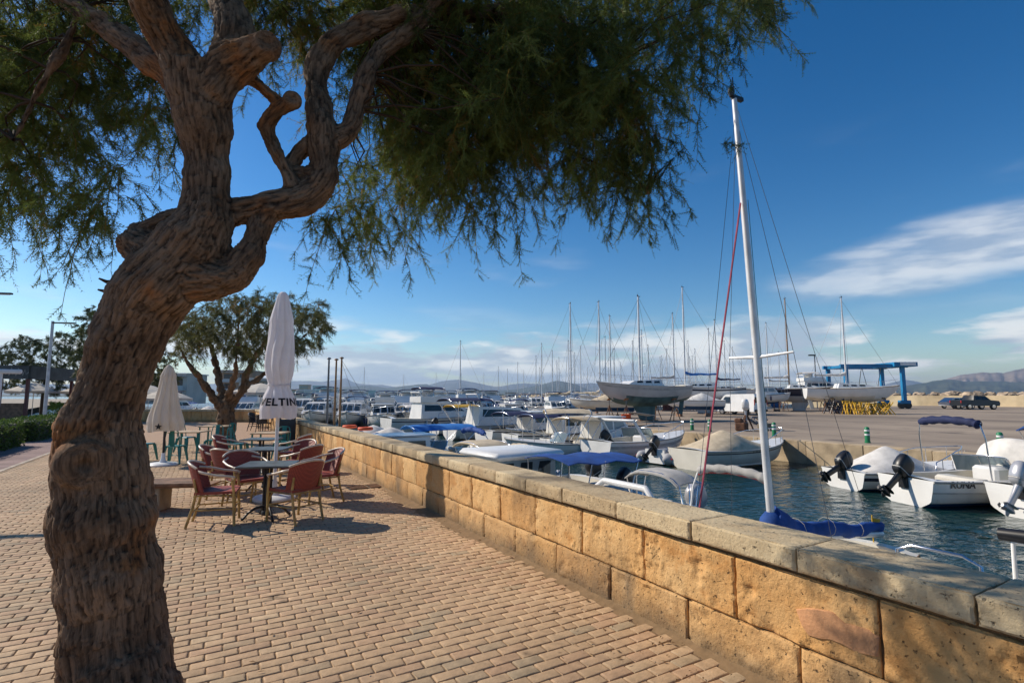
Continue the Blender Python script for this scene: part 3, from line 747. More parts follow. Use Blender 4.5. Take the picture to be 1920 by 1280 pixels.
# ---- feathery foliage: hanging branchlets carrying needle sprigs
def mat_leaf(name, a, b_, c, tr=0.35):
    m = bpy.data.materials.new(name); m.use_nodes = True; N, L = nodes(m); p = N['Principled BSDF']
    at = N.new('ShaderNodeAttribute'); at.attribute_name = 'tint'
    cr = N.new('ShaderNodeValToRGB'); e = cr.color_ramp; e.elements[0].color = (*a, 1); e.elements[1].color = (*c, 1); e.elements[1].position = 1
    x = e.elements.new(.55); x.color = (*b_, 1); x = e.elements.new(.86); x.color = (*b_, 1)
    L.new(at.outputs['Fac'], cr.inputs[0]); L.new(cr.outputs[0], p.inputs['Base Color']); p.inputs['Roughness'].default_value = .6; p.inputs['Specular IOR Level'].default_value = .3
    t = N.new('ShaderNodeBsdfTranslucent'); L.new(cr.outputs[0], t.inputs[0]); mx = N.new('ShaderNodeMixShader'); mx.inputs[0].default_value = tr
    L.new(p.outputs[0], mx.inputs[1]); L.new(t.outputs[0], mx.inputs[2]); L.new(mx.outputs[0], N['Material Output'].inputs[0]); return m
M_leaf = mat_leaf('tamarisk_leaf', (0.045, 0.068, 0.018), (0.15, 0.19, 0.042), (0.27, 0.16, 0.04), .5)
def rand_rot(n, down=0.0):
    v = nrng.normal(size=(n, 3)); v[:, 2] -= down; v /= np.linalg.norm(v, axis=1)[:, None]; return v
def foliage(name, anchors, tints, parent, m, length=.34, nsp=30, splen=.105, needle=.028, width=.0058, droop=.7, leaves=6, stemr=.0036):
    """anchors: n x 3 start points of branchlets"""
    A = np.asarray(anchors); n = len(A); tints = np.asarray(tints)
    d0 = nrng.normal(size=(n, 3)) * .8; d0[:, 2] = d0[:, 2] * .5 - .15; d0 /= np.linalg.norm(d0, axis=1)[:, None]
    ln = length * nrng.uniform(.55, 1.35, n)
    S = 7; ts = np.linspace(0, 1, S)
    pts = A[:, None, :] + d0[:, None, :] * (ts[None, :, None] * ln[:, None, None]) * .8
    pts[:, :, 2] -= droop * ln[:, None] * ts[None, :] ** 1.7
    pts += nrng.normal(size=pts.shape) * .012 * ts[None, :, None]
    V = []; F = []; T = []; off = 0
    # branchlet stems: flat-sided three-edge tubes reduced to two crossed ribbons
    for ax in (0, 1):
        w = np.zeros(3); w[ax] = stemr
        k = np.linspace(1, .35, S)[None, :, None]
        a = pts - w * k; b = pts + w * k
        vv = np.stack([a, b], 2).reshape(n, S * 2, 3); V.append(vv.reshape(-1, 3))
        base = (np.arange(n) * S * 2)[:, None, None] + off
        q = np.array([[2 * i, 2 * i + 1, 2 * i + 3, 2 * i + 2] for i in range(S - 1)])[None]
        F.append((q + base).reshape(-1, 4)); T.append(np.full(n * S * 2, .97)); off += n * S * 2
    # sprigs
    M_ = n * nsp; ti = nrng.uniform(.08, 1, (n, nsp)); seg = np.minimum((ti * (S - 1)).astype(int), S - 2); fr = ti * (S - 1) - seg
    I = np.arange(n)[:, None]; p = pts[I, seg] * (1 - fr[..., None]) + pts[I, seg + 1] * fr[..., None]; tg = pts[I, seg + 1] - pts[I, seg]
    tg /= np.linalg.norm(tg, axis=2)[..., None] + 1e-9
    d = tg * .9 + nrng.normal(size=(n, nsp, 3)) * .62; d[..., 2] -= .28; d /= np.linalg.norm(d, axis=2)[..., None]
    p = p.reshape(-1, 3); d = d.reshape(-1, 3)
    sl = splen * nrng.uniform(.5, 1.3, M_)
    s = np.cross(d, rand_rot(M_)); s /= np.linalg.norm(s, axis=1)[:, None] + 1e-9
    nn = np.cross(d, s)
    tt = np.repeat(tints, nsp) + nrng.normal(size=M_) * .10
    # central blade (one thin quad) + leaf needles (triangles) both sides
    e = p + d * sl[:, None]
    quad = np.stack([p - s * width * .4, p + s * width * .4, e + s * width * .15, e - s * width * .15], 1)
    V.append(quad.reshape(-1, 3)); F.append((np.arange(M_)[:, None] * 4 + np.arange(4)[None]) + off); off += M_ * 4; T.append(np.repeat(tt, 4))
    F3 = []
    for k in range(leaves):
        f = (k + .6) / leaves
        q = p + d * (sl * f)[:, None]
        for sg in (-1, 1):
            dr = d * .75 + s * sg * .62 + nn * nrng.normal(size=(M_, 1)) * .35
            L_ = needle * (1.15 - .6 * f) * nrng.uniform(.7, 1.3, M_)
            tri = np.stack([q - d * width * .55, q + d * width * .55, q + dr * L_[:, None]], 1)
            V.append(tri.reshape(-1, 3)); F3.append((np.arange(M_)[:, None] * 3 + np.arange(3)[None]) + off); off += M_ * 3; T.append(np.repeat(tt, 3))
    V = np.concatenate(V); T = np.clip(np.concatenate(T), 0, 1); F4 = np.concatenate(F); F3 = np.concatenate(F3)
    me = bpy.data.meshes.new(name); nl = len(F4) * 4 + len(F3) * 3; npoly = len(F4) + len(F3)
    me.vertices.add(len(V)); me.vertices.foreach_set('co', V.ravel()); me.loops.add(nl); me.polygons.add(npoly)
    me.loops.foreach_set('vertex_index', np.concatenate([F4.ravel(), F3.ravel()]).astype(np.int32))
    st = np.concatenate([np.arange(len(F4)) * 4, len(F4) * 4 + np.arange(len(F3)) * 3]).astype(np.int32)
    me.polygons.foreach_set('loop_start', st); me.update(calc_edges=True)
    a = me.attributes.new('tint', 'FLOAT', 'POINT'); a.data.foreach_set('value', T); me.materials.append(m)
    o = bpy.data.objects.new(name, me); C.objects.link(o); o.parent = parent; return o

tam = thing('tamarisk_tree', 'big old tamarisk with twisted furrowed trunk and feathery hanging foliage on the brick promenade', 'tree', (0, 0, 0))
def limb(pl):
    out = []
    for x, y, hw, w in pl: out.append((W(x, y, w), .95 * hw * w / 1000.0 * math.cos(math.atan((x - 960) / 1000.0))))
    return out
limbs = [
    limb([(225, 1400, 128, 2.9), (224, 1300, 114, 2.92), (214, 1200, 104, 2.95), (208, 1100, 104, 2.95), (196, 1000, 108, 2.95), (192, 920, 104, 2.95), (188, 860, 98, 2.95), (190, 800, 86, 2.95), (206, 740, 74, 2.95), (226, 685, 72, 2.95), (246, 630, 76, 2.95), (280, 560, 88, 2.95), (335, 495, 88, 2.95), (382, 430, 66, 2.95), (386, 360, 50, 2.95), (384, 300, 49, 2.95), (381, 240, 56, 2.92), (374, 180, 68, 2.9), (368, 130, 64, 2.88)]),
    limb([(372, 175, 55, 2.88), (338, 115, 48, 2.84), (305, 60, 42, 2.75), (278, 0, 42, 2.65), (262, -80, 40, 2.5), (250, -220, 34, 2.3), (260, -420, 22, 2.2)]),
    limb([(388, 180, 50, 2.88), (430, 130, 50, 2.9), (478, 96, 36, 2.86), (500, 82, 22, 2.82)]),
    limb([(425, 135, 46, 2.9), (440, 70, 42, 3.0), (425, 10, 36, 3.15), (400, -60, 32, 3.3), (380, -200, 24, 3.6), (400, -380, 14, 3.8)]),
    limb([(345, 165, 40, 2.95), (270, 105, 32, 3.05), (205, 55, 29, 3.15), (140, 10, 26, 3.25), (60, -40, 20, 3.4), (-60, -90, 14, 3.6)]),
    limb([(290, 480, 60, 2.95), (250, 450, 30, 3.0), (300, 425, 30, 3.0), (350, 405, 28, 3.0)]),
    limb([(360, 520, 62, 2.95), (425, 520, 42, 2.97), (468, 475, 31, 3.02), (486, 425, 26, 3.06), (510, 385, 26, 3.08)]),
    limb([(395, 408, 36, 2.97), (450, 396, 31, 3.04), (520, 384, 33, 3.1), (575, 368, 33, 3.15), (606, 335, 30, 3.2), (606, 290, 29, 3.22), (606, 245, 33, 3.25), (600, 205, 29, 3.3), (592, 160, 25, 3.35), (600, 115, 25, 3.4), (632, 78, 25, 3.45), (690, 50, 24, 3.55), (760, 34, 22, 3.65), (830, 22, 19, 3.8), (920, 24, 15, 3.95), (1010, 20, 12, 4.1), (1090, 70, 9, 4.2), (1150, 130, 7, 4.3), (1195, 205, 5, 4.4), (1222, 290, 3.5, 4.45), (1215, 360, 2, 4.45)]),
    limb([(618, 262, 24, 3.25), (652, 245, 22, 3.3), (668, 205, 20, 3.36), (688, 140, 20, 3.42), (715, 95, 19, 3.5), (775, 55, 17, 3.6), (850, -30, 14, 3.7), (960, -120, 10, 3.8), (1150, -140, 6, 3.9)]),
    limb([(600, 330, 24, 3.2), (545, 322, 17, 3.18), (562, 282, 16, 3.22), (604, 258, 18, 3.25)]),
    limb([(548, 350, 22, 3.12), (530, 310, 17, 3.1), (512, 272, 17, 3.1), (500, 238, 18, 3.08), (520, 210, 19, 3.05), (546, 192, 17, 3.02)]),
    limb([(440, 130, 24, 2.95), (475, 150, 14, 3.0), (505, 178, 13, 3.03), (530, 200, 14, 3.04)]),
    limb([(150, 15, 15, 3.25), (128, 75, 11, 3.2), (95, 130, 9, 3.15), (60, 190, 7.5, 3.1), (25, 262, 5, 3.05)]),
]
knots = [(W(160, 868, 2.80), .14), (W(548, 188, 3.0), .055), (W(500, 88, 2.83), .08)]
bark = grow('trunk', limbs, M_bark, 0.0105, 0.0165, 25.0, tam, knots)
# broken twig stubs on the bend of the trunk
sb = MB()
for x, y, x2, y2 in ((212, 530, 186, 522), (208, 545, 184, 543), (212, 560, 188, 565)):
    sb.tube([W(x, y, 2.93), W((x + x2) / 2, (y + y2) / 2 + 2, 2.9), W(x2, y2, 2.9)], [.016, .010, .005], 7)
sb.build('twig_stub', M_bark, tam, smooth=60)

def inside(poly, x, y):
    c = False; n = len(poly)
    for i in range(n):
        (x1, y1), (x2, y2) = poly[i], poly[(i + 1) % n]
        if (y1 > y) != (y2 > y) and x < (x2 - x1) * (y - y1) / (y2 - y1) + x1: c = not c
    return c
right_mass = [(500, -60), (530, 60), (560, 120), (650, 130), (690, 215), (640, 330), (615, 395), (640, 410), (700, 400), (740, 350), (790, 340), (850, 355), (930, 365), (1000, 350), (1060, 340), (1110, 320), (1150, 330), (1200, 330), (1225, 260), (1235, 190), (1270, 130), (1330, 60), (1400, 10), (1440, -60)]
left_mass = [(-60, -60), (-60, 310), (0, 320), (60, 335), (130, 355), (185, 330), (175, 270), (190, 215), (260, 225), (300, 215), (320, 150), (300, -60)]
top_mid = [(300, -60), (330, 60), (480, 30), (540, 110), (560, -60)]
anch = []; tin = []
def fill(poly, n, w0, w1, bx, dark=.30):
    k = 0
    while k < n:
        x = rng.uniform(bx[0], bx[2]); y = rng.uniform(bx[1], bx[3])
        if not inside(poly, x, y): continue
        # clumpiness
        c = mn.noise(Vector((x * .011, y * .011, 2.0))) + .5 * mn.noise(Vector((x * .03, y * .03, 5.0)))
        if c < -.22 and rng.random() < .8: continue
        anch.append(W(x, y, rng.uniform(w0, w1))); k += 1
        brown = .95 if mn.noise(Vector((x * .012, y * .014, 9.0))) > .33 and rng.random() < .6 else 0
        tin.append(max(brown, min(.84, dark + .35 * rng.random() + .3 * c)))
def clusters(poly, n, per, w0, w1, bx, spread=.15):
    k = 0
    while k < n:
        x = rng.uniform(bx[0], bx[2]); y = rng.uniform(bx[1], bx[3])
        if not inside(poly, x, y): continue
        k += 1; c = W(x, y, rng.uniform(max(w0, 3.85 if 480 < x < 800 else w0), w1)); light = rng.uniform(.16, .62); brown = rng.random() < .13
        for q in range(int(per * rng.uniform(.5, 1.5))):
            p = c + Vector((rng.gauss(0, spread), rng.gauss(0, spread), rng.gauss(0, spread * .6))); anch.append(p)
            tin.append(.93 if brown and rng.random() < .6 else max(.05, min(.84, light + rng.uniform(-.12, .22))))
core_r = [(620, -60), (680, 100), (720, 200), (760, 290), (880, 310), (1000, 300), (1080, 280), (1150, 230), (1190, 120), (1230, -60)]
clusters(right_mass, 98, 12, 3.5, 4.9, (480, -60, 1450, 420)); clusters(core_r, 74, 14, 3.5, 4.9, (600, -60, 1240, 320))
clusters(left_mass, 58, 12, 3.25, 4.5, (-60, -60, 330, 380)); clusters(top_mid, 9, 12, 3.6, 4.6, (300, -60, 560, 110))
# the crown above the frame and round the back of the tree
k = 0
while k < 620:
    v = Vector((rng.gauss(0, 1), rng.gauss(0, 1), rng.gauss(0, .6)))
    if v.length > 2.0: continue
    p = W(560, -330, 3.2) + Vector((v.x * 1.35, v.y * 1.35, v.z * .55 + .15))
    if in_view(p, 130) or p.z < 3.2: continue
    anch.append(p); tin.append(.3 + .4 * rng.random()); k += 1
foliage('crown', anch, tin, tam, M_leaf)
# sparse long whips that hang out of the crown
wh = []; wt = []
for x, y, w, n in ((620, 400, 3.5, 7), (700, 420, 3.7, 8), (660, 400, 3.6, 5), (790, 370, 3.9, 6), (900, 385, 4.0, 9), (860, 375, 4.0, 6), (980, 375, 4.1, 8), (1060, 350, 4.2, 6), (1130, 345, 4.2, 7), (1190, 390, 4.3, 10), (1215, 340, 4.4, 8), (1255, 180, 4.4, 6), (1300, 110, 4.4, 6), (1400, 25, 4.5, 8), (1440, 0, 4.5, 8), (30, 370, 3.2, 8), (100, 385, 3.2, 9), (165, 400, 3.2, 10), (200, 370, 3.2, 7), (215, 330, 3.1, 6), (300, 230, 3.3, 6), (0, 350, 3.3, 6), (590, 130, 3.9, 4), (620, 200, 4.0, 5), (505, 130, 3.8, 4)):
    for q in range(n):
        wh.append(W(x + rng.uniform(-35, 35), y + rng.uniform(-40, 15), w + rng.uniform(-.2, .3))); wt.append(.3 + .4 * rng.random())
foliage('hanging_sprays', wh, wt, tam, M_leaf, length=.34, nsp=28, droop=.9)
tw = MB()
ends = [i for i in range(0, len(anch), 9)]
roots = [p for l in (limbs[4], limbs[7][10:], limbs[8], limbs[12], limbs[1][3:], limbs[3][2:]) for p, r in l]
for i in ends:
    a = anch[i]; r0 = min(roots, key=lambda p: (p - a).length)
    if (r0 - a).length > 1.3: continue
    mid = (r0 + a) / 2 + Vector((rng.uniform(-.1, .1), rng.uniform(-.1, .1), rng.uniform(0, .16)))
    tw.tube([r0, (r0 + mid) / 2 + Vector((0, 0, .03)), mid, a], [.011, .008, .006, .003], 5, cap=False)
tw.build('twigs', M_bark, tam, smooth=80)
# ================================================================== cafe terrace
def mat_weave(name, col, col2, sc=90):
    m = mat(name, col, 0.5, var=0); N, L = nodes(m); b = N['Principled BSDF']
    tc = N.new('ShaderNodeTexCoord')
    def wave(d):
        w = N.new('ShaderNodeTexWave'); w.bands_direction = d; w.inputs['Scale'].default_value = sc / 6.28 * 1.2; w.inputs['Distortion'].default_value = .4; L.new(tc.outputs['Object'], w.inputs[0]); return w.outputs['Fac']
    mul = N.new('ShaderNodeMath'); mul.operation = 'MULTIPLY'; L.new(wave('Z'), mul.inputs[0]); 
    ad = N.new('ShaderNodeMath'); ad.operation = 'MAXIMUM'; L.new(wave('Y'), ad.inputs[0]); L.new(wave('X'), ad.inputs[1]); L.new(ad.outputs[0], mul.inputs[1])
    mx = N.new('ShaderNodeMix'); mx.data_type = 'RGBA'; mx.inputs[6].default_value = (*col2, 1); mx.inputs[7].default_value = (*col, 1); L.new(mul.outputs[0], mx.inputs[0])
    L.new(mx.outputs[2], b.inputs['Base Color']); bp = N.new('ShaderNodeBump'); bp.inputs['Strength'].default_value = .6; bp.inputs['Distance'].default_value = .006
    L.new(mul.outputs[0], bp.inputs['Height']); L.new(bp.outputs[0], b.inputs['Normal']); return m
M_red = mat_weave('red_rattan', (0.40, 0.075, 0.045), (0.17, 0.024, 0.016))
M_dkr = mat_weave('dark_rattan', (0.03, 0.028, 0.026), (0.01, 0.01, 0.01))
M_bamboo = mat('bamboo', (0.42, 0.27, 0.085), 0.4, var=0.3, vscale=9)
M_alu = mat('pale_tube', (0.62, 0.50, 0.38), 0.35, var=0.15, vscale=12)
M_black = mat('black_iron', (0.012, 0.012, 0.013), 0.45, var=0.2)
M_slate = mat('slate_top', (0.075, 0.085, 0.085), 0.32, var=0.25, vscale=7)
M_teal = mat('teal_paint', (0.006, 0.17, 0.155), 0.35, var=0.12, vscale=5)
M_wood = mat('weathered_wood', (0.23, 0.125, 0.07), 0.75, var=0.3, vscale=6, bump=0.4, bscale=30)
M_pale_wood = mat('pale_wood', (0.50, 0.36, 0.22), 0.6, var=0.2, vscale=6)
M_stonep = mat('plain_stone', (0.4, 0.33, 0.24), 0.9, var=0.2, bump=.3)

def rattan_chair(m_weave, m_frame, m_arm):
    t = thing('rattan_armchair', 'x', 'chair')
    # legs: front ones rise to the arms, rear ones rake back
    for s in (-1, 1):
        b = MB(); b.tube([(.25, s * .25, 0), (.235, s * .255, .25), (.225, s * .265, .45), (.20, s * .275, .62)], [.017, .018, .018, .016], 8); b.build('leg', m_frame, t, smooth=60)
        b = MB(); b.tube([(-.32, s * .22, 0), (-.25, s * .215, .25), (-.215, s * .215, .45), (-.25, s * .22, .62)], [.017, .018, .018, .014], 8); b.build('leg', m_frame, t, smooth=60)
        b = MB(); P = []
        for k in range(15):
            a = k / 14; x = .225 - .50 * a + (.0 if a < .7 else 0); y = .285 + .02 * math.sin(a * 3.1) - (.10 * max(0, a - .72) / .28); z = .635 + .03 * math.sin(a * 2.4) + .14 * max(0, a - .35) ** 1.3
            P.append((x, s * y, z))
        b.tube([(.20, s * .275, .60)] + P, .0165, 8); b.build('arm', m_arm, t, smooth=60)
    b = MB()
    for z in (.22, .40):
        b.tube([(.235, -.25, z), (.235, .25, z)], .011, 6)
        for s in (-1, 1): b.tube([(.235, s * .25, z), (-.24, s * .216, z)], .011, 6)
        b.tube([(-.24, -.216, z), (-.24, .216, z)], .011, 6)
    # bent corner braces
    for s in (-1, 1):
        b.tube([(.23, s * .25, .25), (.21, s * .22, .38), (.14, s * .245, .41)], .009, 6); b.tube([(.235, s * .25, .27), (.235, s * .18, .38), (.235, s * .1, .41)], .009, 6)
    b.build('stretcher', m_frame, t, smooth=60)
    b = MB(); g = []
    for i in range(9):
        u = i / 8; row = []
        for j in range(9):
            v = j / 8 - .5; x = .25 - .49 * u; y = v * (.53 - .07 * u)
            row.append((x, y, .452 - .02 * math.cos(v * 3.0) * math.sin(u * 3.0) - .02 * max(0, .12 - u) * 6 * .5))
        g.append(row)
    b.sheet(g, .035); b.build('seat', m_weave, t, smooth=50)
    b = MB(); g = []
    for i in range(9):
        z = i / 8; row = []
        for j in range(15):
            a = (j / 14 - .5) * 2; ang = a * 1.0
            r = .265 + .045 * z
            x = .02 - r * math.cos(ang) * 1.0 - .06 * z; y = math.sin(ang) * (.30 + .02 * z)
            top = .825 - .07 * a * a
            row.append((x, y, .455 + (top - .455) * z))
        g.append(row)
    # thickness along x instead of z
    V2 = [[(p[0] - .022, p[1] * 1.05, p[2]) for p in r] for r in g]
    b.sheet(g); b.sheet(V2)
    b.loft([g[-1], V2[-1]], closed=False); b.loft([[r[0] for r in g], [r[0] for r in V2]], closed=False); b.loft([[r[-1] for r in g], [r[-1] for r in V2]], closed=False)
    bk = b.build('backrest', m_weave, t, smooth=50)
    b = MB(); b.tube([(p[0] - .011, p[1] * 1.025, p[2] + .006) for p in g[-1]], .017, 8); b.build('rim', m_arm, bk, smooth=60)
    return t
def tolix_chair(m):
    t = thing('metal_chair', 'x', 'chair')
    for sx in (-1, 1):
        for sy in (-1, 1):
            b = MB(); b.loft([[(sx * .23 + dx * .016, sy * .22 + dy * .016, 0) for dx, dy in ((-1, -1), (1, -1), (1, 1), (-1, 1))], [(sx * .165 + dx * .03, sy * .16 + dy * .03, .42) for dx, dy in ((-1, -1), (1, -1), (1, 1), (-1, 1))]]); b.build('leg', m, t)
    b = MB(); b.rbox((0, 0, .435), (.37, .37, .035), .016); b.build('seat', m, t, smooth=30)
    b = MB()
    b.tube([(-.165, -.16, .44), (-.205, -.165, .65), (-.22, -.13, .82), (-.225, -.05, .85), (-.225, .05, .85), (-.22, .13, .82), (-.205, .165, .65), (-.165, .16, .44)], .013, 7)
    b.sheet([[(-.168 - .052 * k / 5, y, .44 + .40 * k / 5) for y in (-.055, 0, .055)] for k in range(6)], 0)
    b.build('backrest', m, t, smooth=40)
    b = MB(); b.tube([(.2, -.19, .2), (-.2, .19, .2)], .007, 5); b.tube([(.2, .19, .2), (-.2, -.19, .2)], .007, 5); b.build('brace', m, t)
    return t
def cafe_table(m_top, m_base, size=.7):
    t = thing('cafe_table', 'x', 'table')
    b = MB(); b.rbox((0, 0, .732), (size, size, .028), .008); b.build('tabletop', m_top, t, smooth=30)
    b = MB()
    for s in (-1, 1): b.tube([(s * .045, 0, .06), (s * .04, 0, .70)], .021, 8)
    b.tube([(0, -.04, .06), (0, -.04, .70)], .017, 8); b.lathe([(.07, .04), (.075, .07), (.06, .10)], n=12); b.box((0, 0, .705), (.34, .06, .02)); b.box((0, 0, .7045), (.06, .34, .02))
    b.build('column', m_base, t, smooth=50)
    for k in range(4):
        a = k * math.pi / 2 + .5; c, s_ = math.cos(a), math.sin(a); b = MB()
        b.tube([(c * .03, s_ * .03, .16), (c * .14, s_ * .14, .15), (c * .24, s_ * .24, .09), (c * .30, s_ * .30, .02), (c * .325, s_ * .325, .012)], [.022, .02, .017, .017, .02], 8); b.build('foot', m_base, t, smooth=60)
    return t
def plain_table(m_top, m_leg, L_=.8):
    t = thing('terrace_table', 'x', 'table')
    b = MB(); b.rbox((0, 0, .735), (L_, .7, .03), .008); b.build('tabletop', m_top, t)
    for sx in (-1, 1):
        for sy in (-1, 1):
            b = MB(); b.box((sx * (L_ / 2 - .05), sy * .30, .36), (.035, .035, .72)); b.build('leg', m_leg, t)
    return t
ch0 = rattan_chair(M_red, M_bamboo, M_alu); tb0 = cafe_table(M_slate, M_black)
used = {}
def place(proto, r, w, face, label, group=None):
    loc = K(r, w); rz = KA(*face) if isinstance(face, tuple) else face
    if proto.name not in used: used[proto.name] = 1; proto.location = loc; proto.rotation_euler = (0, 0, rz); o = proto
    else: o = copy_tree(proto, loc, rz)
    o['label'] = label
    if group: o['group'] = group
    elif 'group' in o: del o['group']
    return o
GR = 'red rattan armchairs on the terrace'; GT = 'black slate bistro tables'
place(tb0, -3.46, 7.72, .18 + KA(1, 0), 'square black slate cafe table in front of the closed white lettered parasol', GT)
place(ch0, -3.98, 7.38, (.95, .35), 'red rattan armchair with its back to the wooden slab bench, at the front slate table', GR)
place(ch0, -3.0, 7.56, (-.82, .50), 'red rattan armchair turned away at the front slate table, on the stone wall side', GR)
place(ch0, -4.12, 8.45, (.72, -.62), 'red rattan armchair facing out behind the front slate table, bench side', GR)
place(ch0, -3.12, 8.85, (-.75, -.6), 'red rattan armchair behind the front slate table on the harbour wall side', GR)
place(tb0, -4.5, 9.95, .1 + KA(1, 0), 'square black slate cafe table just behind the closed white lettered parasol', GT)
place(ch0, -5.2, 9.72, (.95, .2), 'red rattan armchair at the second slate table, its back to the teal chairs', GR)
place(ch0, -4.72, 9.22, (.3, .9), 'red rattan armchair at the second slate table, turned away beside the white parasol pole', GR)
place(ch0, -3.78, 9.75, (-.9, .35), 'red rattan armchair at the second slate table, its back to the stone wall', GR)
place(ch0, -4.2, 10.55, (-.4, -.9), 'red rattan armchair beyond the second slate table facing back towards it', GR)
place(tb0, -5.65, 12.2, .05 + KA(1, 0), 'square black slate cafe table farthest along the red chairs, near the leafy tree trunk', GT)
place(ch0, -6.3, 12.1, (1, .1), 'red rattan armchair beside the far tree trunk at the third slate table', GR)
place(ch0, -4.95, 12.3, (-1, .1), 'red rattan armchair at the third slate table on the litter bin side', GR)
tc0 = tolix_chair(M_teal); pt0 = plain_table(M_pale_wood, M_teal)
GC = 'teal metal chairs'; 
place(tc0, -9.75, 14.35, (1, .05), 'teal metal chair side-on, nearest the big trunk, by the cream parasol', GC)
place(tc0, -8.55, 13.75, (-.15, 1), 'teal metal chair with its back turned in front of the cream parasol table', GC)
place(tc0, -8.6, 15.6, (.1, -1), 'teal metal chair on the far side of the cream parasol table', GC)
place(tc0, -10.0, 16.6, (1, -.2), 'teal metal chair at the second pale-topped table, by the cream parasol', GC)
place(tc0, -8.95, 16.9, (-1, .2), 'teal metal chair side-on near the leafy tree trunk at the second pale-topped table', GC)
place(tc0, -6.35, 14.95, (.2, -1), 'teal metal chair between the third slate table and the litter bin', GC)
place(tc0, -7.3, 14.4, (1, 0), 'teal metal chair with thin back facing the bin, behind the red chairs', GC)
place(pt0, -8.75, 14.65, .1 + KA(1, 0), 'pale wooden topped table under the closed cream parasol', 'pale topped terrace tables')
place(pt0, -9.5, 17.3, .1 + KA(1, 0), 'pale wooden topped table behind the teal chairs, in front of the cross wall', 'pale topped terrace tables')
place(pt0, -6.35, 14.2, .1 + KA(1, 0), 'pale wooden topped table beyond the red chairs near the bin', 'pale topped terrace tables')
dk0 = rattan_chair(M_dkr, M_black, M_dkr); dt0 = plain_table(M_dkr, M_black, .9)
GD = 'dark rattan chairs before the cross wall'
for r, w, f in ((-12.6, 26.5, (1, .1)), (-10.9, 26.4, (-1, .1)), (-11.8, 25.6, (0, 1)), (-11.5, 27.6, (0, -1)), (-13.6, 28.6, (1, 0))):
    place(dk0, r, w, f, 'dark rattan chair at the dark table before the tan cross wall', GD)
place(dt0, -11.75, 26.6, KA(1, 0), 'dark square table among dark chairs before the tan cross wall')

# closed parasols
def mat_cloth(name, col, tr=.4):
    m = mat(name, col, .85, var=.07, vscale=3, bump=.2, bscale=50); N, L = nodes(m); t = N.new('ShaderNodeBsdfTranslucent'); t.inputs[0].default_value = (*col, 1)
    mx = N.new('ShaderNodeMixShader'); mx.inputs[0].default_value = tr; L.new(N['Principled BSDF'].outputs[0], mx.inputs[1]); L.new(t.outputs[0], mx.inputs[2]); L.new(mx.outputs[0], N['Material Output'].inputs[0]); return m
M_canvas = mat_cloth('white_canvas', (0.82, 0.80, 0.82)); M_cream = mat_cloth('cream_canvas', (0.74, 0.67, 0.58))
M_white = mat('white_paint', (0.75, 0.75, 0.74), 0.4, var=0.06)
def closed_parasol(loc, prof, pleats, m, m_pole, ztop, lab, seed, text=None, base_m=None, pole_r=.028):
    t = thing('closed_parasol', lab, 'parasol', loc); r_ = random.Random(seed)
    n = 96; rings = []
    zs = [p[0] for p in prof][::-1]; rs = [p[1] for p in prof][::-1]
    zz = np.linspace(zs[0], zs[-1], 60)
    for z in zz:
        rad = float(np.interp(z, zs, rs)); ring = []
        k = min(1, rad / .15)
        for j in range(n):
            a = 2 * math.pi * j / n
            pl = abs(math.sin(a * pleats / 2 + 2.2 * mn.noise(Vector((seed, z * 1.1, 0))) + .5 * math.sin(a) + .5 * mn.noise(Vector((a, z * 2.5, seed))))) ** .6 - .6
            q = rad * (1 + .30 * pl * k + .12 * mn.noise(Vector((math.cos(a) * 1.6, math.sin(a) * 1.6, z * 1.3 + seed))))
            zj = z + (.045 * mn.noise(Vector((a * 1.2, seed, 3))) if z < zs[0] + .03 else 0)
            ring.append((q * math.cos(a), q * math.sin(a), zj))
        rings.append(ring)
    b = MB(); b.loft(rings, cap0=False); cn = b.build('canopy', m, t, smooth=180)
    b = MB(); b.tube([(0, 0, .05), (0, 0, ztop - .02)], pole_r, 12); b.build('pole', m_pole, t, smooth=60)
    b = MB(); b.lathe([(.33, 0), (.335, .03), (.30, .06), (.08, .075), (.05, .16), (.04, .3)], n=28); b.build('base', base_m or m_pole, t, smooth=40)
    b = MB(); zt = float(np.interp(.5, [0, 1], [0, 0])); 
    return t, cn
px9 = 9.05
zf = lambda y: CAMH + (742 - y) / 1000 * px9 * 1.0
par, can = closed_parasol(K(-3.94, px9), [(zf(546), .04), (zf(552), .085), (zf(575), .125), (zf(603), .175), (zf(606), .168), (zf(650), .205), (zf(685), .225), (zf(705), .205), (zf(718), .165), (zf(726), .16), (zf(742), .225), (zf(765), .275), (zf(783), .265)], 8, M_canvas, M_white, zf(546), 'closed white parasol with black lettering standing between the slate tables', 3.0)
b = MB(); b.tube([(.172 * math.cos(a * .3927), .172 * math.sin(a * .3927), zf(722) + .008 * math.sin(a)) for a in range(16)], .012, 6, closed=True); b.build('tie_strap', M_canvas, par)
# lettering printed round the hem
def wrap_text(txt, size, m, parent, ang0, z, rfun, rzdir, gap=.012):
    cu = bpy.data.curves.new('lettering', 'FONT'); cu.body = txt; cu.size = size; cu.space_character = 1.12; cu.offset = 0.006; cu.resolution_u = 3
    ob = bpy.data.objects.new('tmp_text', cu); C.objects.link(ob); dg = bpy.context.evaluated_depsgraph_get(); dg.update()
    me = bpy.data.meshes.new_from_object(ob.evaluated_get(dg)); bpy.data.objects.remove(ob)
    bm = bmesh.new(); bm.from_mesh(me); bmesh.ops.subdivide_edges(bm, edges=bm.edges[:], cuts=2, use_grid_fill=False); bm.to_mesh(me); bm.free()
    for v in me.vertices:
        x, y = v.co.x, v.co.y; zz = z + y; r = rfun(zz) + gap; a = ang0 + x / rfun(z)
        v.co = (r * math.cos(a), r * math.sin(a), zz)
    me.materials.clear(); me.materials.append(m); o = bpy.data.objects.new('lettering', me); C.objects.link(o); o.parent = parent; return o
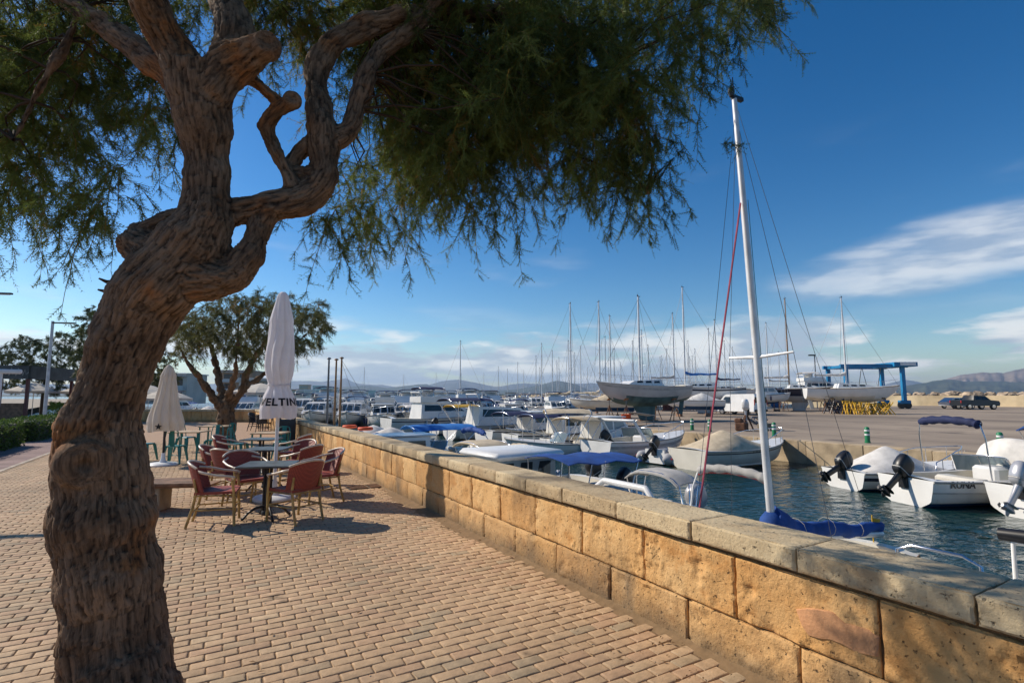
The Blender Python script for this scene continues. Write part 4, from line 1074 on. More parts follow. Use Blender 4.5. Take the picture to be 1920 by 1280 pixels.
M_ink = mat('black_ink', (0.012, 0.012, 0.014), 0.7, var=0)
toward = math.atan2(-K(-3.94, px9).y, -K(-3.94, px9).x)
wrap_text('VELTINS', .165, M_ink, can, toward - 1.12, zf(759), lambda z: .262 + (zf(759) - z) * .28, 1, gap=.046)

px13 = 13.4
zg = lambda y: CAMH + (742 - y) / 1000 * px13
par2, can2 = closed_parasol(K(-8.62, px13), [(zg(684), .03), (zg(690), .09), (zg(705), .16), (zg(708), .155), (zg(730), .20), (zg(760), .27), (zg(790), .36), (zg(806), .36)], 10, M_cream, M_black, zg(684), 'closed cream parasol on a black pole with white base among teal chairs', 8.0, base_m=M_white)
st = MB(); pts = []
for k in range(10):
    a = k * math.pi / 5 + math.pi / 2; r = .085 if k % 2 == 0 else .036; pts.append((r * math.cos(a), r * math.sin(a)))
o = None; a0 = toward - .15
st.add([(.445, x, zg(797) + y) for x, y in pts], [tuple(range(10))]); o = st.build('star_print', M_ink, can2); o.rotation_euler = (0, 0, a0)

# wooden slab bench on a stone leg, drain grates, litter bin
bn = thing('slab_bench', 'low wooden slab bench with angled end on stone legs beside the big trunk', 'bench', K(-5.25, 8.25))
for k in range(5):
    b = MB(); x0 = -1.35; x1 = .72 - k * .09
    b.rbox(((x0 + x1) / 2, -.24 + k * .12, .40), (x1 - x0, .112, .05), .008); b.build('plank', M_wood, bn)
b = MB(); b.box((-.3, 0, .362), (2.0, .5, .024)); b.build('bearer', M_wood, bn)
for x in (-1.1, -.05):
    b = MB(); b.rbox((x, -.02, .175), (.16, .38, .35), .015); b.build('leg', M_stonep, bn)
bn.rotation_euler = (0, 0, KA(1, .12))
gr = thing('drain_grate', 'pair of dark iron drain grates set in the brick paving by the wall', 'grate', G(689, 912)); gr.rotation_euler = (0, 0, 0)
for s in (-1, 1):
    b = MB(); b.box((s * .19, 0, .002), (.36, .42, .008)); f = b.build('grate_frame', M_black, gr)
    for k in range(8):
        b = MB(); b.box((s * .19, -.175 + k * .05, .010), (.32, .022, .012)); b.build('grate_bar', M_wood, f)
M_bin = mat('bin_grey', (0.045, 0.043, 0.042), 0.6, var=0.2)
bi = thing('litter_bin', 'dark grey square litter bin with hooded top against the wall end', 'bin', (2.55, 20.3, 0), .05)
b = MB(); b.rbox((0, 0, .44), (.56, .56, .88), .03); b.build('body', M_bin, bi, smooth=30)
for sx in (-1, 1):
    for sy in (-1, 1): b = MB(); b.box((sx * .24, sy * .24, .98), (.05, .05, .2)); b.build('hood_post', M_bin, bi)
b = MB(); b.rbox((0, 0, 1.12), (.60, .60, .09), .03); b.build('hood', M_black, bi, smooth=30)
b = MB(); b.rbox((-.283, 0, .5), (.012, .4, .6), .005); b.build('door', M_bin, bi)
li = MB(); g = [[(x * .05 + .02 * rng.uniform(-1, 1), y * .05 + .02 * rng.uniform(-1, 1), .012 + .03 * rng.random()) for x in range(4)] for y in range(4)]
li.sheet(g); o = li.build('paper_scrap', M_white, loc=G(866, 983)); tag(o, 'crumpled white paper scrap on the dirt by the wall foot', 'litter')

# hedges
M_hedge = mat_leaf('hedge_leaf', (0.03, 0.055, 0.012), (0.09, 0.15, 0.025), (0.16, 0.2, 0.04), .3)
M_dark = mat('hedge_core', (0.015, 0.02, 0.008), .95, var=0)
def hedge(lab, x0, x1, y0, y1, h, n):
    t = thing('clipped_hedge', lab, 'hedge', ((x0 + x1) / 2, (y0 + y1) / 2, 0), group='clipped hedges along the path')
    lx, ly = x1 - x0, y1 - y0
    b = MB(); b.rbox((0, 0, h / 2 - .03), (lx - .12, ly - .12, h - .06), .08); b.build('core', M_dark, t)
    P = nrng.uniform(-1, 1, (n, 3)); f = nrng.integers(0, 5, n); Nn = np.zeros((n, 3))
    for i in range(n):
        if f[i] == 0: P[i, 0] = 1; Nn[i, 0] = 1
        elif f[i] == 1: P[i, 0] = -1; Nn[i, 0] = -1
        elif f[i] == 2: P[i, 1] = 1; Nn[i, 1] = 1
        elif f[i] == 3: P[i, 1] = -1; Nn[i, 1] = -1
        else: P[i, 2] = 1; Nn[i, 2] = 1
    P *= np.array([lx / 2, ly / 2, h / 2]); P[:, 2] += h / 2; P += nrng.normal(size=(n, 3)) * .025
    a = rand_rot(n) + Nn * .8; a /= np.linalg.norm(a, axis=1)[:, None]; s = np.cross(a, rand_rot(n)); s /= np.linalg.norm(s, axis=1)[:, None]
    L_ = nrng.uniform(.05, .10, n)[:, None]; V = np.stack([P, P + a * L_ * .5 + s * L_ * .3, P + a * L_, P + a * L_ * .5 - s * L_ * .3], 1).reshape(-1, 3)
    F = np.arange(n * 4).reshape(n, 4); me = bpy.data.meshes.new('foliage'); me.from_pydata(V.tolist(), [], F.tolist()); at = me.attributes.new('tint', 'FLOAT', 'POINT')
    at.data.foreach_set('value', np.repeat(np.clip(nrng.normal(.5, .22, n), 0, 1), 4)); me.materials.append(M_hedge); o = bpy.data.objects.new('foliage', me); C.objects.link(o); o.parent = t
hedge('clipped green hedge block beside the mauve path, the one farther from the tall lamp post', -6.5, -5.35, 17.6, 24.6, .82, 9000)
hedge('clipped green hedge block beside the mauve path, the one next to the tall lamp post', -6.6, -5.35, 26.6, 33, .78, 7000)

# lamp posts
M_galv = mat('galvanised', (0.50, 0.51, 0.53), 0.45, metal=.6, var=0.12)
def lamp_post(loc, rz, lab, h=6.2):
    t = thing('lamp_post', lab, 'lamp post', loc, rz, group='promenade lamp posts')
    b = MB(); b.tube([(0, 0, 0), (0, 0, .9), (0, 0, h)], [.11, .095, .075], 12); b.build('pole', M_galv, t, smooth=60)
    b = MB(); b.lathe([(.2, 0), (.2, .03), (.12, .05)], n=12); b.build('base_plate', M_galv, t)
    b = MB(); b.box((.62, 0, h - .1), (1.25, .14, .07)); b.build('arm', M_black, t)
    b = MB(); b.box((.85, 0, h - .145), (.6, .11, .02)); b.build('lamp_panel', M_white, t)
lamp_post(K(-27.8, 32.0), KA(1, .15), 'tall grey lamp post with flat arm behind the hedges')
lamp_post(K(-22.9, 22.6), KA(1, .15), 'tall grey lamp post whose dark arm reaches over the path')
lamp_post(K(-14.1, 9.7), KA(1, .15), 'tall grey lamp post that throws a thin shadow across the bricks')

# second tamarisk on the terrace and the trees behind the kiosk
M_bark2 = mat_bark('far_bark', (0.03, 0.02, 0.013), (0.16, 0.095, 0.05), (0.24, 0.15, 0.09), (0.28, 0.13, 0.05), .5)
M_leaf2 = mat_leaf('far_tamarisk_leaf', (0.045, 0.055, 0.02), (0.11, 0.115, 0.035), (0.24, 0.14, 0.04), .4)
t2 = thing('tamarisk_tree', 'round-crowned tamarisk with forked trunk standing among the cafe tables', 'tree', (0, 0, 0))
w2 = 19.5
grow('trunk', [limb([(425, 834, 21, w2), (425, 800, 17, w2), (424, 770, 17, w2), (423, 752, 19, w2)]), limb([(418, 762, 13, w2), (395, 738, 9, w2 - .2), (370, 705, 6.5, w2 - .6), (345, 668, 4.5, w2 - .9), (332, 640, 2.5, w2 - 1.1)]), limb([(422, 758, 12, w2), (412, 720, 8, w2 + .4), (402, 670, 6, w2 + .7), (385, 620, 3.5, w2 + 1), (380, 585, 2, w2 + 1.2)]), limb([(430, 758, 12, w2), (452, 735, 9, w2), (462, 700, 7, w2), (485, 660, 5, w2 - .2), (510, 620, 3, w2 - .3), (540, 580, 2, w2)]), limb([(456, 728, 6, w2), (490, 705, 5, w2 + .5), (530, 670, 4, w2 + .8), (570, 630, 2.5, w2 + 1), (600, 600, 1.5, w2 + 1)]), limb([(425, 755, 8, w2), (440, 700, 5, w2 - .8), (445, 640, 4, w2 - 1.2), (450, 580, 2, w2 - 1.3)])], M_bark2, .05, .05, 6.0, t2)
crown2 = [(326, 640), (332, 605), (360, 580), (400, 566), (440, 550), (480, 545), (530, 548), (560, 572), (592, 562), (615, 590), (612, 615), (592, 640), (560, 655), (535, 668), (505, 650), (470, 672), (440, 668), (405, 640), (365, 655), (345, 660)]
def crown_px(poly, bx, n, w0, w1, thr):
    A, T = [], []
    while len(A) < n:
        x, y = rng.uniform(bx[0], bx[2]), rng.uniform(bx[1], bx[3])
        if not inside(poly, x, y): continue
        w = rng.uniform(w0, w1); p = W(x, y, w); c = mn.noise(p * .9) + .5 * mn.noise(p * 2.2)
        if c < thr: continue
        A.append(p); T.append(max(.08, min(.95, .42 + .5 * c + rng.uniform(-.15, .2))))
    return A, T
A, T = crown_px(crown2, (320, 540, 620, 690), 620, 17.2, 21.8, -.12)
foliage('crown', A, T, t2, M_leaf2, length=.62, nsp=22, splen=.22, needle=.085, width=.018, droop=.45, leaves=4, stemr=.006)
def bush_tree(lab, poly, bx, n, w0, w1, tr, m=M_leaf2, name='broadleaf_tree', sc=1.0, grp=None):
    t = thing(name, lab, 'tree', (0, 0, 0), group=grp)
    b = MB(); b.tube([W(tr[0], tr[1], (w0 + w1) / 2) * 1.0 - Vector((0, 0, .3)), W(tr[0] + 2, (tr[1] + tr[2]) / 2, (w0 + w1) / 2), W(tr[0] + 5, tr[2], (w0 + w1) / 2)], [.24 * sc, .18 * sc, .07 * sc], 8); b.build('trunk', M_bark2, t, smooth=60)
    A, T = crown_px(poly, bx, n, w0, w1, -.15)
    foliage('crown', A, T, t, m, length=.8 * sc, nsp=16, splen=.34 * sc, needle=.17 * sc, width=.055 * sc, droop=.3, leaves=4, stemr=.012)
M_leaf3 = mat_leaf('olive_leaf', (0.025, 0.04, 0.016), (0.07, 0.09, 0.032), (0.13, 0.12, 0.04), .3)
bush_tree('loose green tree behind the kiosk roof beside the lamp post', [(-40, 660), (0, 650), (15, 628), (45, 625), (75, 640), (105, 618), (135, 620), (150, 660), (160, 720), (100, 735), (-40, 720)], (-40, 615, 165, 735), 330, 42, 49, (80, 775, 700), M_leaf3)
bush_tree('tree rising behind the bend of the big trunk', [(150, 600), (160, 580), (190, 572), (230, 600), (230, 700), (160, 700), (145, 640)], (145, 570, 235, 705), 170, 34, 38, (195, 790, 660), M_leaf3)
bush_tree('small pale tree behind the cream parasol', [(255, 690), (262, 660), (285, 640), (315, 655), (330, 690), (320, 720), (270, 725)], (250, 640, 335, 725), 120, 50, 55, (292, 775, 700), M_leaf2)
# bright leafy plant by the kiosk
bush_tree('bright yellow-green leafy plant beside the kiosk', [(92, 750), (112, 742), (120, 770), (110, 785), (95, 780)], (90, 740, 122, 786), 40, 33, 34.5, (105, 795, 770), mat_leaf('bright_leaf', (.1, .16, .02), (.2, .27, .03), (.3, .3, .05), .4), 'garden_plant', .5)

# kiosk at the left edge
ks = thing('beach_kiosk', 'dark open kiosk with lettered fascia, red posts and glass screens', 'kiosk', K(-33.5, 34.5), KA(1, .25))
M_maroon = mat('maroon_post', (0.10, 0.018, 0.018), .5, var=.1); M_fascia = mat('fascia_slate', (0.06, 0.07, 0.07), .6, var=.2, vscale=2)
M_screen = mat('tinted_screen', (0.09, 0.085, 0.08), .25, var=.3, vscale=.8)
b = MB(); b.box((-1.2, 1.6, 3.55), (7.6, 5.6, .14)); b.build('roof', M_black, ks)
b = MB(); b.box((-1.2, -1.25, 3.18), (7.6, .1, .82)); fa = b.build('fascia', M_fascia, ks)
b = MB(); b.box((2.64, 1.6, 3.18), (.1, 5.6, .82)); b.build('fascia', M_fascia, ks)
sc_ = MB(); r5 = random.Random(5)
x = -.6
while x < 2.3:      # flowing painted script along the fascia, too worn to read
    sc_.tube([(x, -1.31, 2.95 + .1 * r5.random()), (x + .12, -1.312, 3.35 + .12 * r5.random()), (x + .2, -1.312, 3.05), (x + .32, -1.31, 3.2 + .2 * r5.random())], .022, 4); x += .36
sc_.build('painted_script', mat('faded_paint', (.4, .42, .4), .7, var=.1), fa)
for x, y in ((-4.6, -1.0), (1.0, -1.0), (2.45, -1.0), (2.45, 4.0), (-1.8, -1.0)):
    b = MB(); b.box((x, y, 1.57), (.16, .16, 3.14)); b.build('post', M_maroon, ks)
for x0, x1 in ((-4.5, -1.9), (-1.7, .9)):
    b = MB(); b.box(((x0 + x1) / 2, -1.0, .62), (x1 - x0 - .1, .03, 1.24)); p = b.build('screen', M_screen, ks)
b = MB(); b.box((1.72, -1.0, .62), (1.2, .035, 1.24)); b.build('wood_screen', M_wood, ks)
b = MB(); b.rbox((-1.5, 1.6, .55), (3.5, .8, 1.1), .03); b.build('counter', M_wood, ks)
wp = thing('white_post', 'slim white post with capped top beside the kiosk screens', 'post', K(-22.6, 23.6))
b = MB(); b.box((0, 0, 1.35), (.12, .12, 2.7)); b.build('shaft', M_white, wp)
b = MB(); b.rbox((.25, 0, 2.78), (.9, .22, .2), .04); b.build('cap', M_white, wp)
# open beige parasols beyond the terrace
M_beige = mat('beige_canvas', (0.60, 0.54, 0.45), .85, var=.08)
def open_parasol(r, w, z, s, lab):
    t = thing('open_parasol', lab, 'parasol', K(r, w), KA(1, .3), group='open beige parasols')
    b = MB(); n = 8; rings = []
    for k, (q, zz) in enumerate(((1, z), (.66, z + .26), (.33, z + .48), (.03, z + .66))):
        rings.append([(s * q * math.cos(a * math.pi / 4) * (1 if a % 2 else .93), s * q * math.sin(a * math.pi / 4) * (1 if a % 2 else .93), zz - (.05 if (a % 2 == 0 and k == 0) else 0)) for a in range(n)])
    low = [(x, y, zz - .16) for x, y, zz in rings[0]]
    b.loft([low] + rings, cap0=False); b.build('canopy', M_beige, t)
    b = MB(); b.tube([(0, 0, 0), (0, 0, z + .6)], .03, 8); b.build('pole', M_white, t)
    for k in range(8):
        a = k * math.pi / 4; b = MB(); b.tube([(0, 0, z + .55), (s * .95 * math.cos(a), s * .95 * math.sin(a), z - .02)], .012, 4); b.build('rib', M_white, t)
open_parasol(-33.0, 42, 2.05, 2.0, 'open beige parasol beyond the kiosk, the one nearer the red posts')
open_parasol(-37.5, 42, 2.1, 1.8, 'open beige parasol deep behind the kiosk roof')
open_parasol(-30.5, 45, 1.95, 1.9, 'open beige parasol between the kiosk and the lamp post')
open_parasol(-19.0, 40.5, 2.0, 2.3, 'open beige parasol seen through the fork of the terrace tree')
open_parasol(-26.5, 41, 1.55, 2.0, 'low open beige parasol just behind the cream parasol')

# dry needles and leaf scraps blown over the bricks
lm = MB()
for i in range(520):
    y = rng.uniform(2.2, 13); x = 2.95 - abs(rng.gauss(0, .35)) if rng.random() < .6 else rng.uniform(-2.5, 2.9)
    a = rng.uniform(0, 6.3); l = rng.uniform(.008, .028); w_ = l * rng.uniform(.15, .5); c, s_ = math.cos(a), math.sin(a); z = .004 + rng.uniform(0, .006)
    lm.add([(x - c * l, y - s_ * l, z), (x + s_ * w_, y - c * w_, z + .003), (x + c * l, y + s_ * l, z + .001), (x - s_ * w_, y + c * w_, z + .004)], [(0, 1, 2, 3)])
o = lm.build('leaf_litter', mat('dry_leaf', (.16, .085, .03), .9, var=.4, vscale=3)); tag(o, 'dry brown leaf scraps scattered over the brick promenade', 'leaf litter', kind='stuff')
# ================================================================== boats
M_gel = mat('white_gelcoat', (0.76, 0.75, 0.72), 0.28, var=0.06, vscale=1.5)
M_gel2 = mat('cream_gelcoat', (0.66, 0.62, 0.53), 0.3, var=0.08, vscale=1.5)
M_ghull = mat('grey_gelcoat', (0.50, 0.48, 0.46), 0.4, var=0.1, vscale=1.2)
M_navy = mat('navy_paint', (0.010, 0.014, 0.035), 0.3, var=0.1)
M_navyc = mat('navy_canvas', (0.012, 0.02, 0.075), 0.8, var=0.15, vscale=5, bump=.2, bscale=20)
M_bluec = mat('blue_canvas', (0.008, 0.06, 0.26), 0.8, var=0.15, vscale=4, bump=.25, bscale=18)
M_royal = mat('bright_blue_canvas', (0.01, 0.16, 0.50), 0.8, var=0.12, vscale=4, bump=.2, bscale=18)
M_beigec = mat('beige_boat_canvas', (0.55, 0.45, 0.31), 0.85, var=0.12, vscale=4, bump=.25, bscale=18)
M_greyc = mat('grey_boat_canvas', (0.42, 0.40, 0.37), 0.85, var=0.12, vscale=4, bump=.25, bscale=18)
M_whitec = mat('white_boat_cover', (0.68, 0.65, 0.60), 0.85, var=0.10, vscale=4, bump=.25, bscale=18)
M_tealb = mat('green_antifoul', (0.075, 0.14, 0.14), 0.7, var=0.25, vscale=2)
M_blueb = mat('blue_antifoul', (0.01, 0.09, 0.26), 0.7, var=0.2, vscale=2)
M_redb = mat('rust_antifoul', (0.16, 0.05, 0.035), 0.8, var=0.3, vscale=2)
M_glass = mat('dark_glass', (0.02, 0.03, 0.035), 0.06, var=0)
M_glassl = mat('pale_glass', (0.22, 0.28, 0.30), 0.08, var=0)
M_ss = mat('stainless', (0.7, 0.7, 0.72), 0.2, metal=1.0, var=0)
M_mastw = mat('pale_spar', (0.70, 0.70, 0.70), 0.4, metal=.2, var=.1)
M_mastb = mat('wood_spar', (0.33, 0.18, 0.075), 0.5, var=.2)
M_wire = mat('rig_wire', (0.16, 0.16, 0.17), 0.4, metal=.6, var=0)
M_motor = mat('black_cowl', (0.014, 0.014, 0.016), 0.38, var=0.2, vscale=3)
M_motorg = mat('silver_cowl', (0.45, 0.45, 0.47), 0.3, metal=.3, var=.05)
M_rubber = mat('grey_rubber', (0.36, 0.36, 0.37), 0.6, var=.08)
M_orange = mat('life_ring_orange', (0.75, 0.10, 0.02), 0.6, var=.05)
M_redp = mat('red_paint', (0.5, 0.02, 0.02), .5, var=.1)
M_yel = mat('yellow_paint', (0.62, 0.36, 0.02), .5, var=.15)
M_teak = mat('teak', (0.26, 0.14, 0.06), .7, var=.2, vscale=6)
M_rope = mat('rope', (0.5, 0.46, 0.38), .9, var=.2)

class Hull:
    def __init__(s, L, B, F, D=.2, rake=.5, transom=.86, sheer=.28, rnd=False):
        s.L, s.B, s.F, s.D, s.rake, s.tr, s.sh, s.rnd = L, B, F, D, rake, transom, sheer, rnd
    def b(s, t):
        if t < .45: return s.B / 2 * (s.tr + (1 - s.tr) * math.sin(t / .45 * math.pi / 2))
        return s.B / 2 * max(0.012, 1 - ((t - .45) / .55) ** (2.0 if s.rnd else 2.5))
    def zs(s, t): return s.F * (1 - .10 * math.sin(t * 3.1) + s.sh * t * t)
    def xs(s, t): return -s.L / 2 + s.L * t
    def section(s, t):
        b, zs = s.b(t), s.zs(t); zk = -s.D if t < .55 else -s.D + (s.D + s.F * .42) * ((t - .55) / .45) ** 2.6
        if s.rnd: zk = -s.D * math.sin(min(1, (t + .04) / .5) * math.pi / 2) * (1 if t < .5 else max(0, math.cos((t - .5) / .5 * math.pi / 2)) ** .8) + (.0 if t < .9 else s.F * .5 * (t - .9) / .1)
        pts = []
        if s.rnd: prof = [(0, 0), (.35, .07), (.64, .22), (.84, .46), (.95, .72), (1, 1)]
        else: prof = [(0, 0), (.45, .20), (.80, .38), (.87, .44), (.95, .74), (1, 1)]
        for y, h in prof:
            z = zk + (zs - zk) * h
            x = s.xs(t) - s.rake * t ** 4 * (1 - (z + s.D) / (zs + s.D)) ** 1.0
            pts.append((x, b * y, z))
        return pts
    def build(s, name, parent, mats, wl=.05, N=22, smooth=40):
        b = MB(); secs = [s.section(i / N) for i in range(N + 1)]; n = 6
        V = []
        for c in secs: V += [(x, -y, z) for x, y, z in c[::-1]] + [(x, y, z) for x, y, z in c[1:]]
        m = 2 * n - 1; F = []; mi = []
        for i in range(N):
            for k in range(m - 1):
                F.append((i * m + k, (i + 1) * m + k, (i + 1) * m + k + 1, i * m + k + 1))
                z = sum(V[j][2] for j in F[-1]) / 4; mi.append(1 if z < wl else 0)
        F.append(tuple(range(m))); mi.append(0)
        b.v, b.f, b.mi = V, F, mi
        return b.build(name, mats, parent, smooth=smooth)
    def deck(s, parent, m, m_in, c0=.04, c1=.56, floor=.12, gun=.13, N=22, camber=.05):
        """gunwales, foredeck and a sunk cockpit between stations c0 and c1"""
        b = MB(); ts = sorted(set([i / N for i in range(N + 1)] + [c0, c1]))
        def P(t, f, z=None): return (s.xs(t), s.b(t) * f, (s.zs(t) if z is None else z) + (camber * (1 - f * f) if z is None else 0))
        for i in range(len(ts) - 1):
            a, c = ts[i], ts[i + 1]; inside_ = (a >= c0 - 1e-6 and c <= c1 + 1e-6)
            ga, gc = 1 - gun / max(s.b(a), gun * 1.5), 1 - gun / max(s.b(c), gun * 1.5)
            if inside_:
                for sg in (-1, 1):
                    b.add([P(a, sg), P(c, sg), P(c, sg * gc, s.zs(c) + .01), P(a, sg * ga, s.zs(a) + .01)], [(0, 1, 2, 3)])
                    b.add([P(a, sg * ga, s.zs(a) + .01), P(c, sg * gc, s.zs(c) + .01), P(c, sg * gc, floor), P(a, sg * ga, floor)], [(0, 1, 2, 3)], 1)
                b.add([P(a, -ga, floor), P(a, ga, floor), P(c, gc, floor), P(c, -gc, floor)], [(0, 1, 2, 3)], 1)
            else:
                fs = (-1, -.5, 0, .5, 1)
                for k in range(4): b.add([P(a, fs[k]), P(a, fs[k + 1]), P(c, fs[k + 1]), P(c, fs[k])], [(0, 1, 2, 3)])
        for t in (c0, c1):
            g_ = 1 - gun / s.b(t); fs = (-g_, -g_ / 2, 0, g_ / 2, g_)
            for k in range(4): b.add([P(t, fs[k]), P(t, fs[k + 1]), P(t, fs[k + 1], floor), P(t, fs[k], floor)], [(0, 1, 2, 3)], 1)
        return b.build('deck', [m, m_in], parent)
    def rail(s, parent, m, r=.03, off=.0, dz=-.02):
        b = MB(); n = 24
        for sg in (-1, 1): b.tube([(s.xs(i / n), sg * (s.b(i / n) + off), s.zs(i / n) + dz) for i in range(n + 1)], r, 6)
        return b.build('rub_rail', m, parent, smooth=60)
    def stripe(s, parent, m, h0=.70, h1=.82, t0=.0, t1=.97):
        b = MB(); n = 20
        for sg in (-1, 1):
            g = []
            for i in range(n + 1):
                t = t0 + (t1 - t0) * i / n; c = s.section(t); (x4, y4, z4), (x5, y5, z5) = c[4], c[5]
                row = []
                for h in (h0, h1):
                    f = (h - .74) / .26 if h > .74 else 0; row.append((x4 + (x5 - x4) * f, sg * (y4 + (y5 - y4) * f + .006), z4 + (z5 - z4) * f if h > .74 else z4 - (.74 - h) * (z5 - z4) / .26))
                g.append(row)
            b.sheet(g)
        return b.build('hull_stripe', m, parent)
def bow_rail(parent, H, t0=.55, h=.42, m=None):
    b = MB(); n = 8; top = []
    for sg in (-1, 1):
        P = []
        for i in range(n + 1):
            t = t0 + (.985 - t0) * i / n; P.append((H.xs(t), sg * (H.b(t) * .93), H.zs(t) + h * min(1, .55 + i * .12)))
        b.tube([(P[0][0] - .05, P[0][1], H.zs(t0))] + P, .014, 6)
        for i in range(1, n + 1, 2): b.tube([(P[i][0], P[i][1], H.zs(t0) * .98), P[i]], .011, 5)
        top.append(P[-1])
    b.tube(top, .014, 6); return b.build('bow_rail', m or M_ss, parent, smooth=60)
def outboard(parent, x, z, m, tilt=0.0, s=1.0, y=0.0):
    """cowl, leg and propeller hung on the transom; tilt > 0 swings the leg up behind"""
    M_ = Matrix.Translation((x, y, z)) @ Matrix.Rotation(tilt, 4, 'Y') @ Matrix.Scale(s * .72, 4)
    def ring(cx, zz, hx, hy, p=3.0, n=16):
        o = []
        for k in range(n):
            a = 2 * math.pi * k / n; c, s_ = math.cos(a), math.sin(a); o.append(M_ @ Vector((cx + hx * abs(c) ** (2 / p) * (1 if c > 0 else -1), hy * abs(s_) ** (2 / p) * (1 if s_ > 0 else -1), zz)))
        return o
    b = MB(); b.loft([ring(-.20, .0, .17, .12, 4), ring(-.22, .07, .25, .165, 4), ring(-.24, .26, .30, .185, 4), ring(-.26, .46, .295, .18, 4), ring(-.30, .60, .24, .15, 3.5), ring(-.33, .66, .15, .10, 3)])
    c = b.build('outboard_motor', m, parent, smooth=50)
    b = MB(); b.loft([ring(-.231, .12, .27, .181, 4), ring(-.233, .15, .275, .183, 4)], cap0=False, cap1=False); b.build('cowl_band', M_greyc, c)
    b = MB(); b.loft([ring(-.20, .03, .12, .085), ring(-.22, -.25, .10, .06), ring(-.25, -.55, .10, .045), ring(-.27, -.66, .13, .05)]); 
    b.loft([ring(-.20, -.62, .20, .11, 2), ring(-.22, -.635, .23, .13, 2), ring(-.22, -.65, .2, .1, 2)])
    q = [M_ @ Vector(p) for p in ((-.03, 0, -.76), (-.16, 0, -.76), (-.42, 0, -.76), (-.5, 0, -.76))]; b.tube(q, [.02 * s, .062 * s, .06 * s, .03 * s], 10)
    b.loft([ring(-.27, -.64, .12, .04), ring(-.27, -.80, .10, .03), ring(-.24, -.95, .05, .012)])
    b.build('leg', m if m is M_motor else M_motorg, c, smooth=50)
    b = MB()
    for k in range(3):
        a = k * 2.094; ca, sa = math.cos(a), math.sin(a); R2 = lambda r, w, dx: M_ @ Vector((-.47 + dx, r * ca - w * sa, -.76 + r * sa + w * ca))
        b.add([R2(.03, -.02, 0), R2(.10, -.07, .03), R2(.15, 0, .0), R2(.10, .07, -.03), R2(.03, .02, 0)], [(0, 1, 2, 3, 4)])
    b.build('propeller', M_motor, c)
    b = MB(); b.box((x + .02, y, z - .05), (.10, .22 * s, .3 * s)); b.build('bracket', M_motor, c)
    return c
def bimini(parent, x0, x1, wy, z0, z1, m, m_frame=None, sag=.05, roof=True, legs=True):
    b = MB(); g = []; n = 8
    for i in range(n + 1):
        u = i / n; row = []
        for j in range(11):
            v = j / 10 * 2 - 1; row.append((x0 + (x1 - x0) * u, v * wy, z1 - .16 * abs(v) ** 3.2 - .05 * (2 * u - 1) ** 2 + sag * .3 * math.sin(u * 9.4) * (1 - v * v)))
        g.append(row)
    b.sheet(g, .025); c = b.build('bimini', m, parent, smooth=50)
    f = MB(); xm = (x0 + x1) / 2
    for xt in (x0 + .05, xm, x1 - .05):
        P = [(xm + (xt - xm) * .25, -wy * 1.0, z0), (xt, -wy * .99, z1 - .20)] + [(xt, v * wy, z1 - .035 - .16 * abs(v) ** 3.2) for v in (-.8, -.4, 0, .4, .8)] + [(xt, wy * .99, z1 - .20), (xm + (xt - xm) * .25, wy * 1.0, z0)]
        f.tube(P, .013, 6)
    f.build('bimini_frame', m_frame or M_ss, c, smooth=60); return c
def rolled_bimini(parent, x, wy, z0, z1, m, rake=.0, r=.07, m_frame=None, trim=None):
    """hoop with the canvas rolled along its top"""
    P = [(x - rake, -wy, z0), (x - rake * .3, -wy * .99, z0 + (z1 - z0) * .7), (x, -wy * .9, z1 - .06), (x, -wy * .6, z1), (x, 0, z1 + .03), (x, wy * .6, z1), (x, wy * .9, z1 - .06), (x - rake * .3, wy * .99, z0 + (z1 - z0) * .7), (x - rake, wy, z0)]
    f = MB(); f.tube(P, .016, 8); fr = f.build('hoop', m_frame or M_ss, parent, smooth=60)
    b = MB(); Q = [Vector(p) for p in P[2:7]]; pts = []
    for i in range(4):
        for k in range(5): pts.append(Q[i].lerp(Q[i + 1], k / 5))
    pts.append(Q[4]); b.tube(pts, [r * (1 + .16 * math.sin(i * 1.9)) * (.7 if i in (0, len(pts) - 1) else 1) for i in range(len(pts))], 10); c = b.build('rolled_canvas', m, fr, smooth=60)
    if trim:
        b = MB(); b.tube([p - Vector((0, 0, r * .95)) for p in pts], .016, 6); b.build('trim', trim, fr, smooth=60)
    return fr
def house(parent, name, prof, w0, w1, m):
    """cabin: side profile (x,z) list bottom-first, half widths w0 at the lowest z and w1 at the highest"""
    zs = [p[1] for p in prof]; a, c = min(zs), max(zs); n = len(prof)
    hw = lambda z: w0 + (w1 - w0) * (z - a) / (c - a)
    V = [(x, -hw(z), z) for x, z in prof] + [(x, hw(z), z) for x, z in prof]
    F = [tuple(range(n)), tuple(range(2 * n - 1, n - 1, -1))] + [(i, n + i, n + (i + 1) % n, (i + 1) % n) for i in range(n)]
    b = MB(); b.add(V, F); o = b.build(name, m, parent); o['hw'] = 0.0; del o['hw']; return o, hw
def side_window(parent, quad, hw, m, off=.008):
    """quad of (x,z); one pane on each side of the cabin"""
    for sg in (-1, 1):
        b = MB(); V = [(x, sg * (hw(z) + off), z) for x, z in quad]; V2 = [(x, sg * (hw(z) - .01), z) for x, z in quad]
        n = len(quad); b.add(V + V2, [tuple(range(n)), tuple(range(2 * n - 1, n - 1, -1))] + [(i, n + i, n + (i + 1) % n, (i + 1) % n) for i in range(n)]); b.build('window', m, parent)
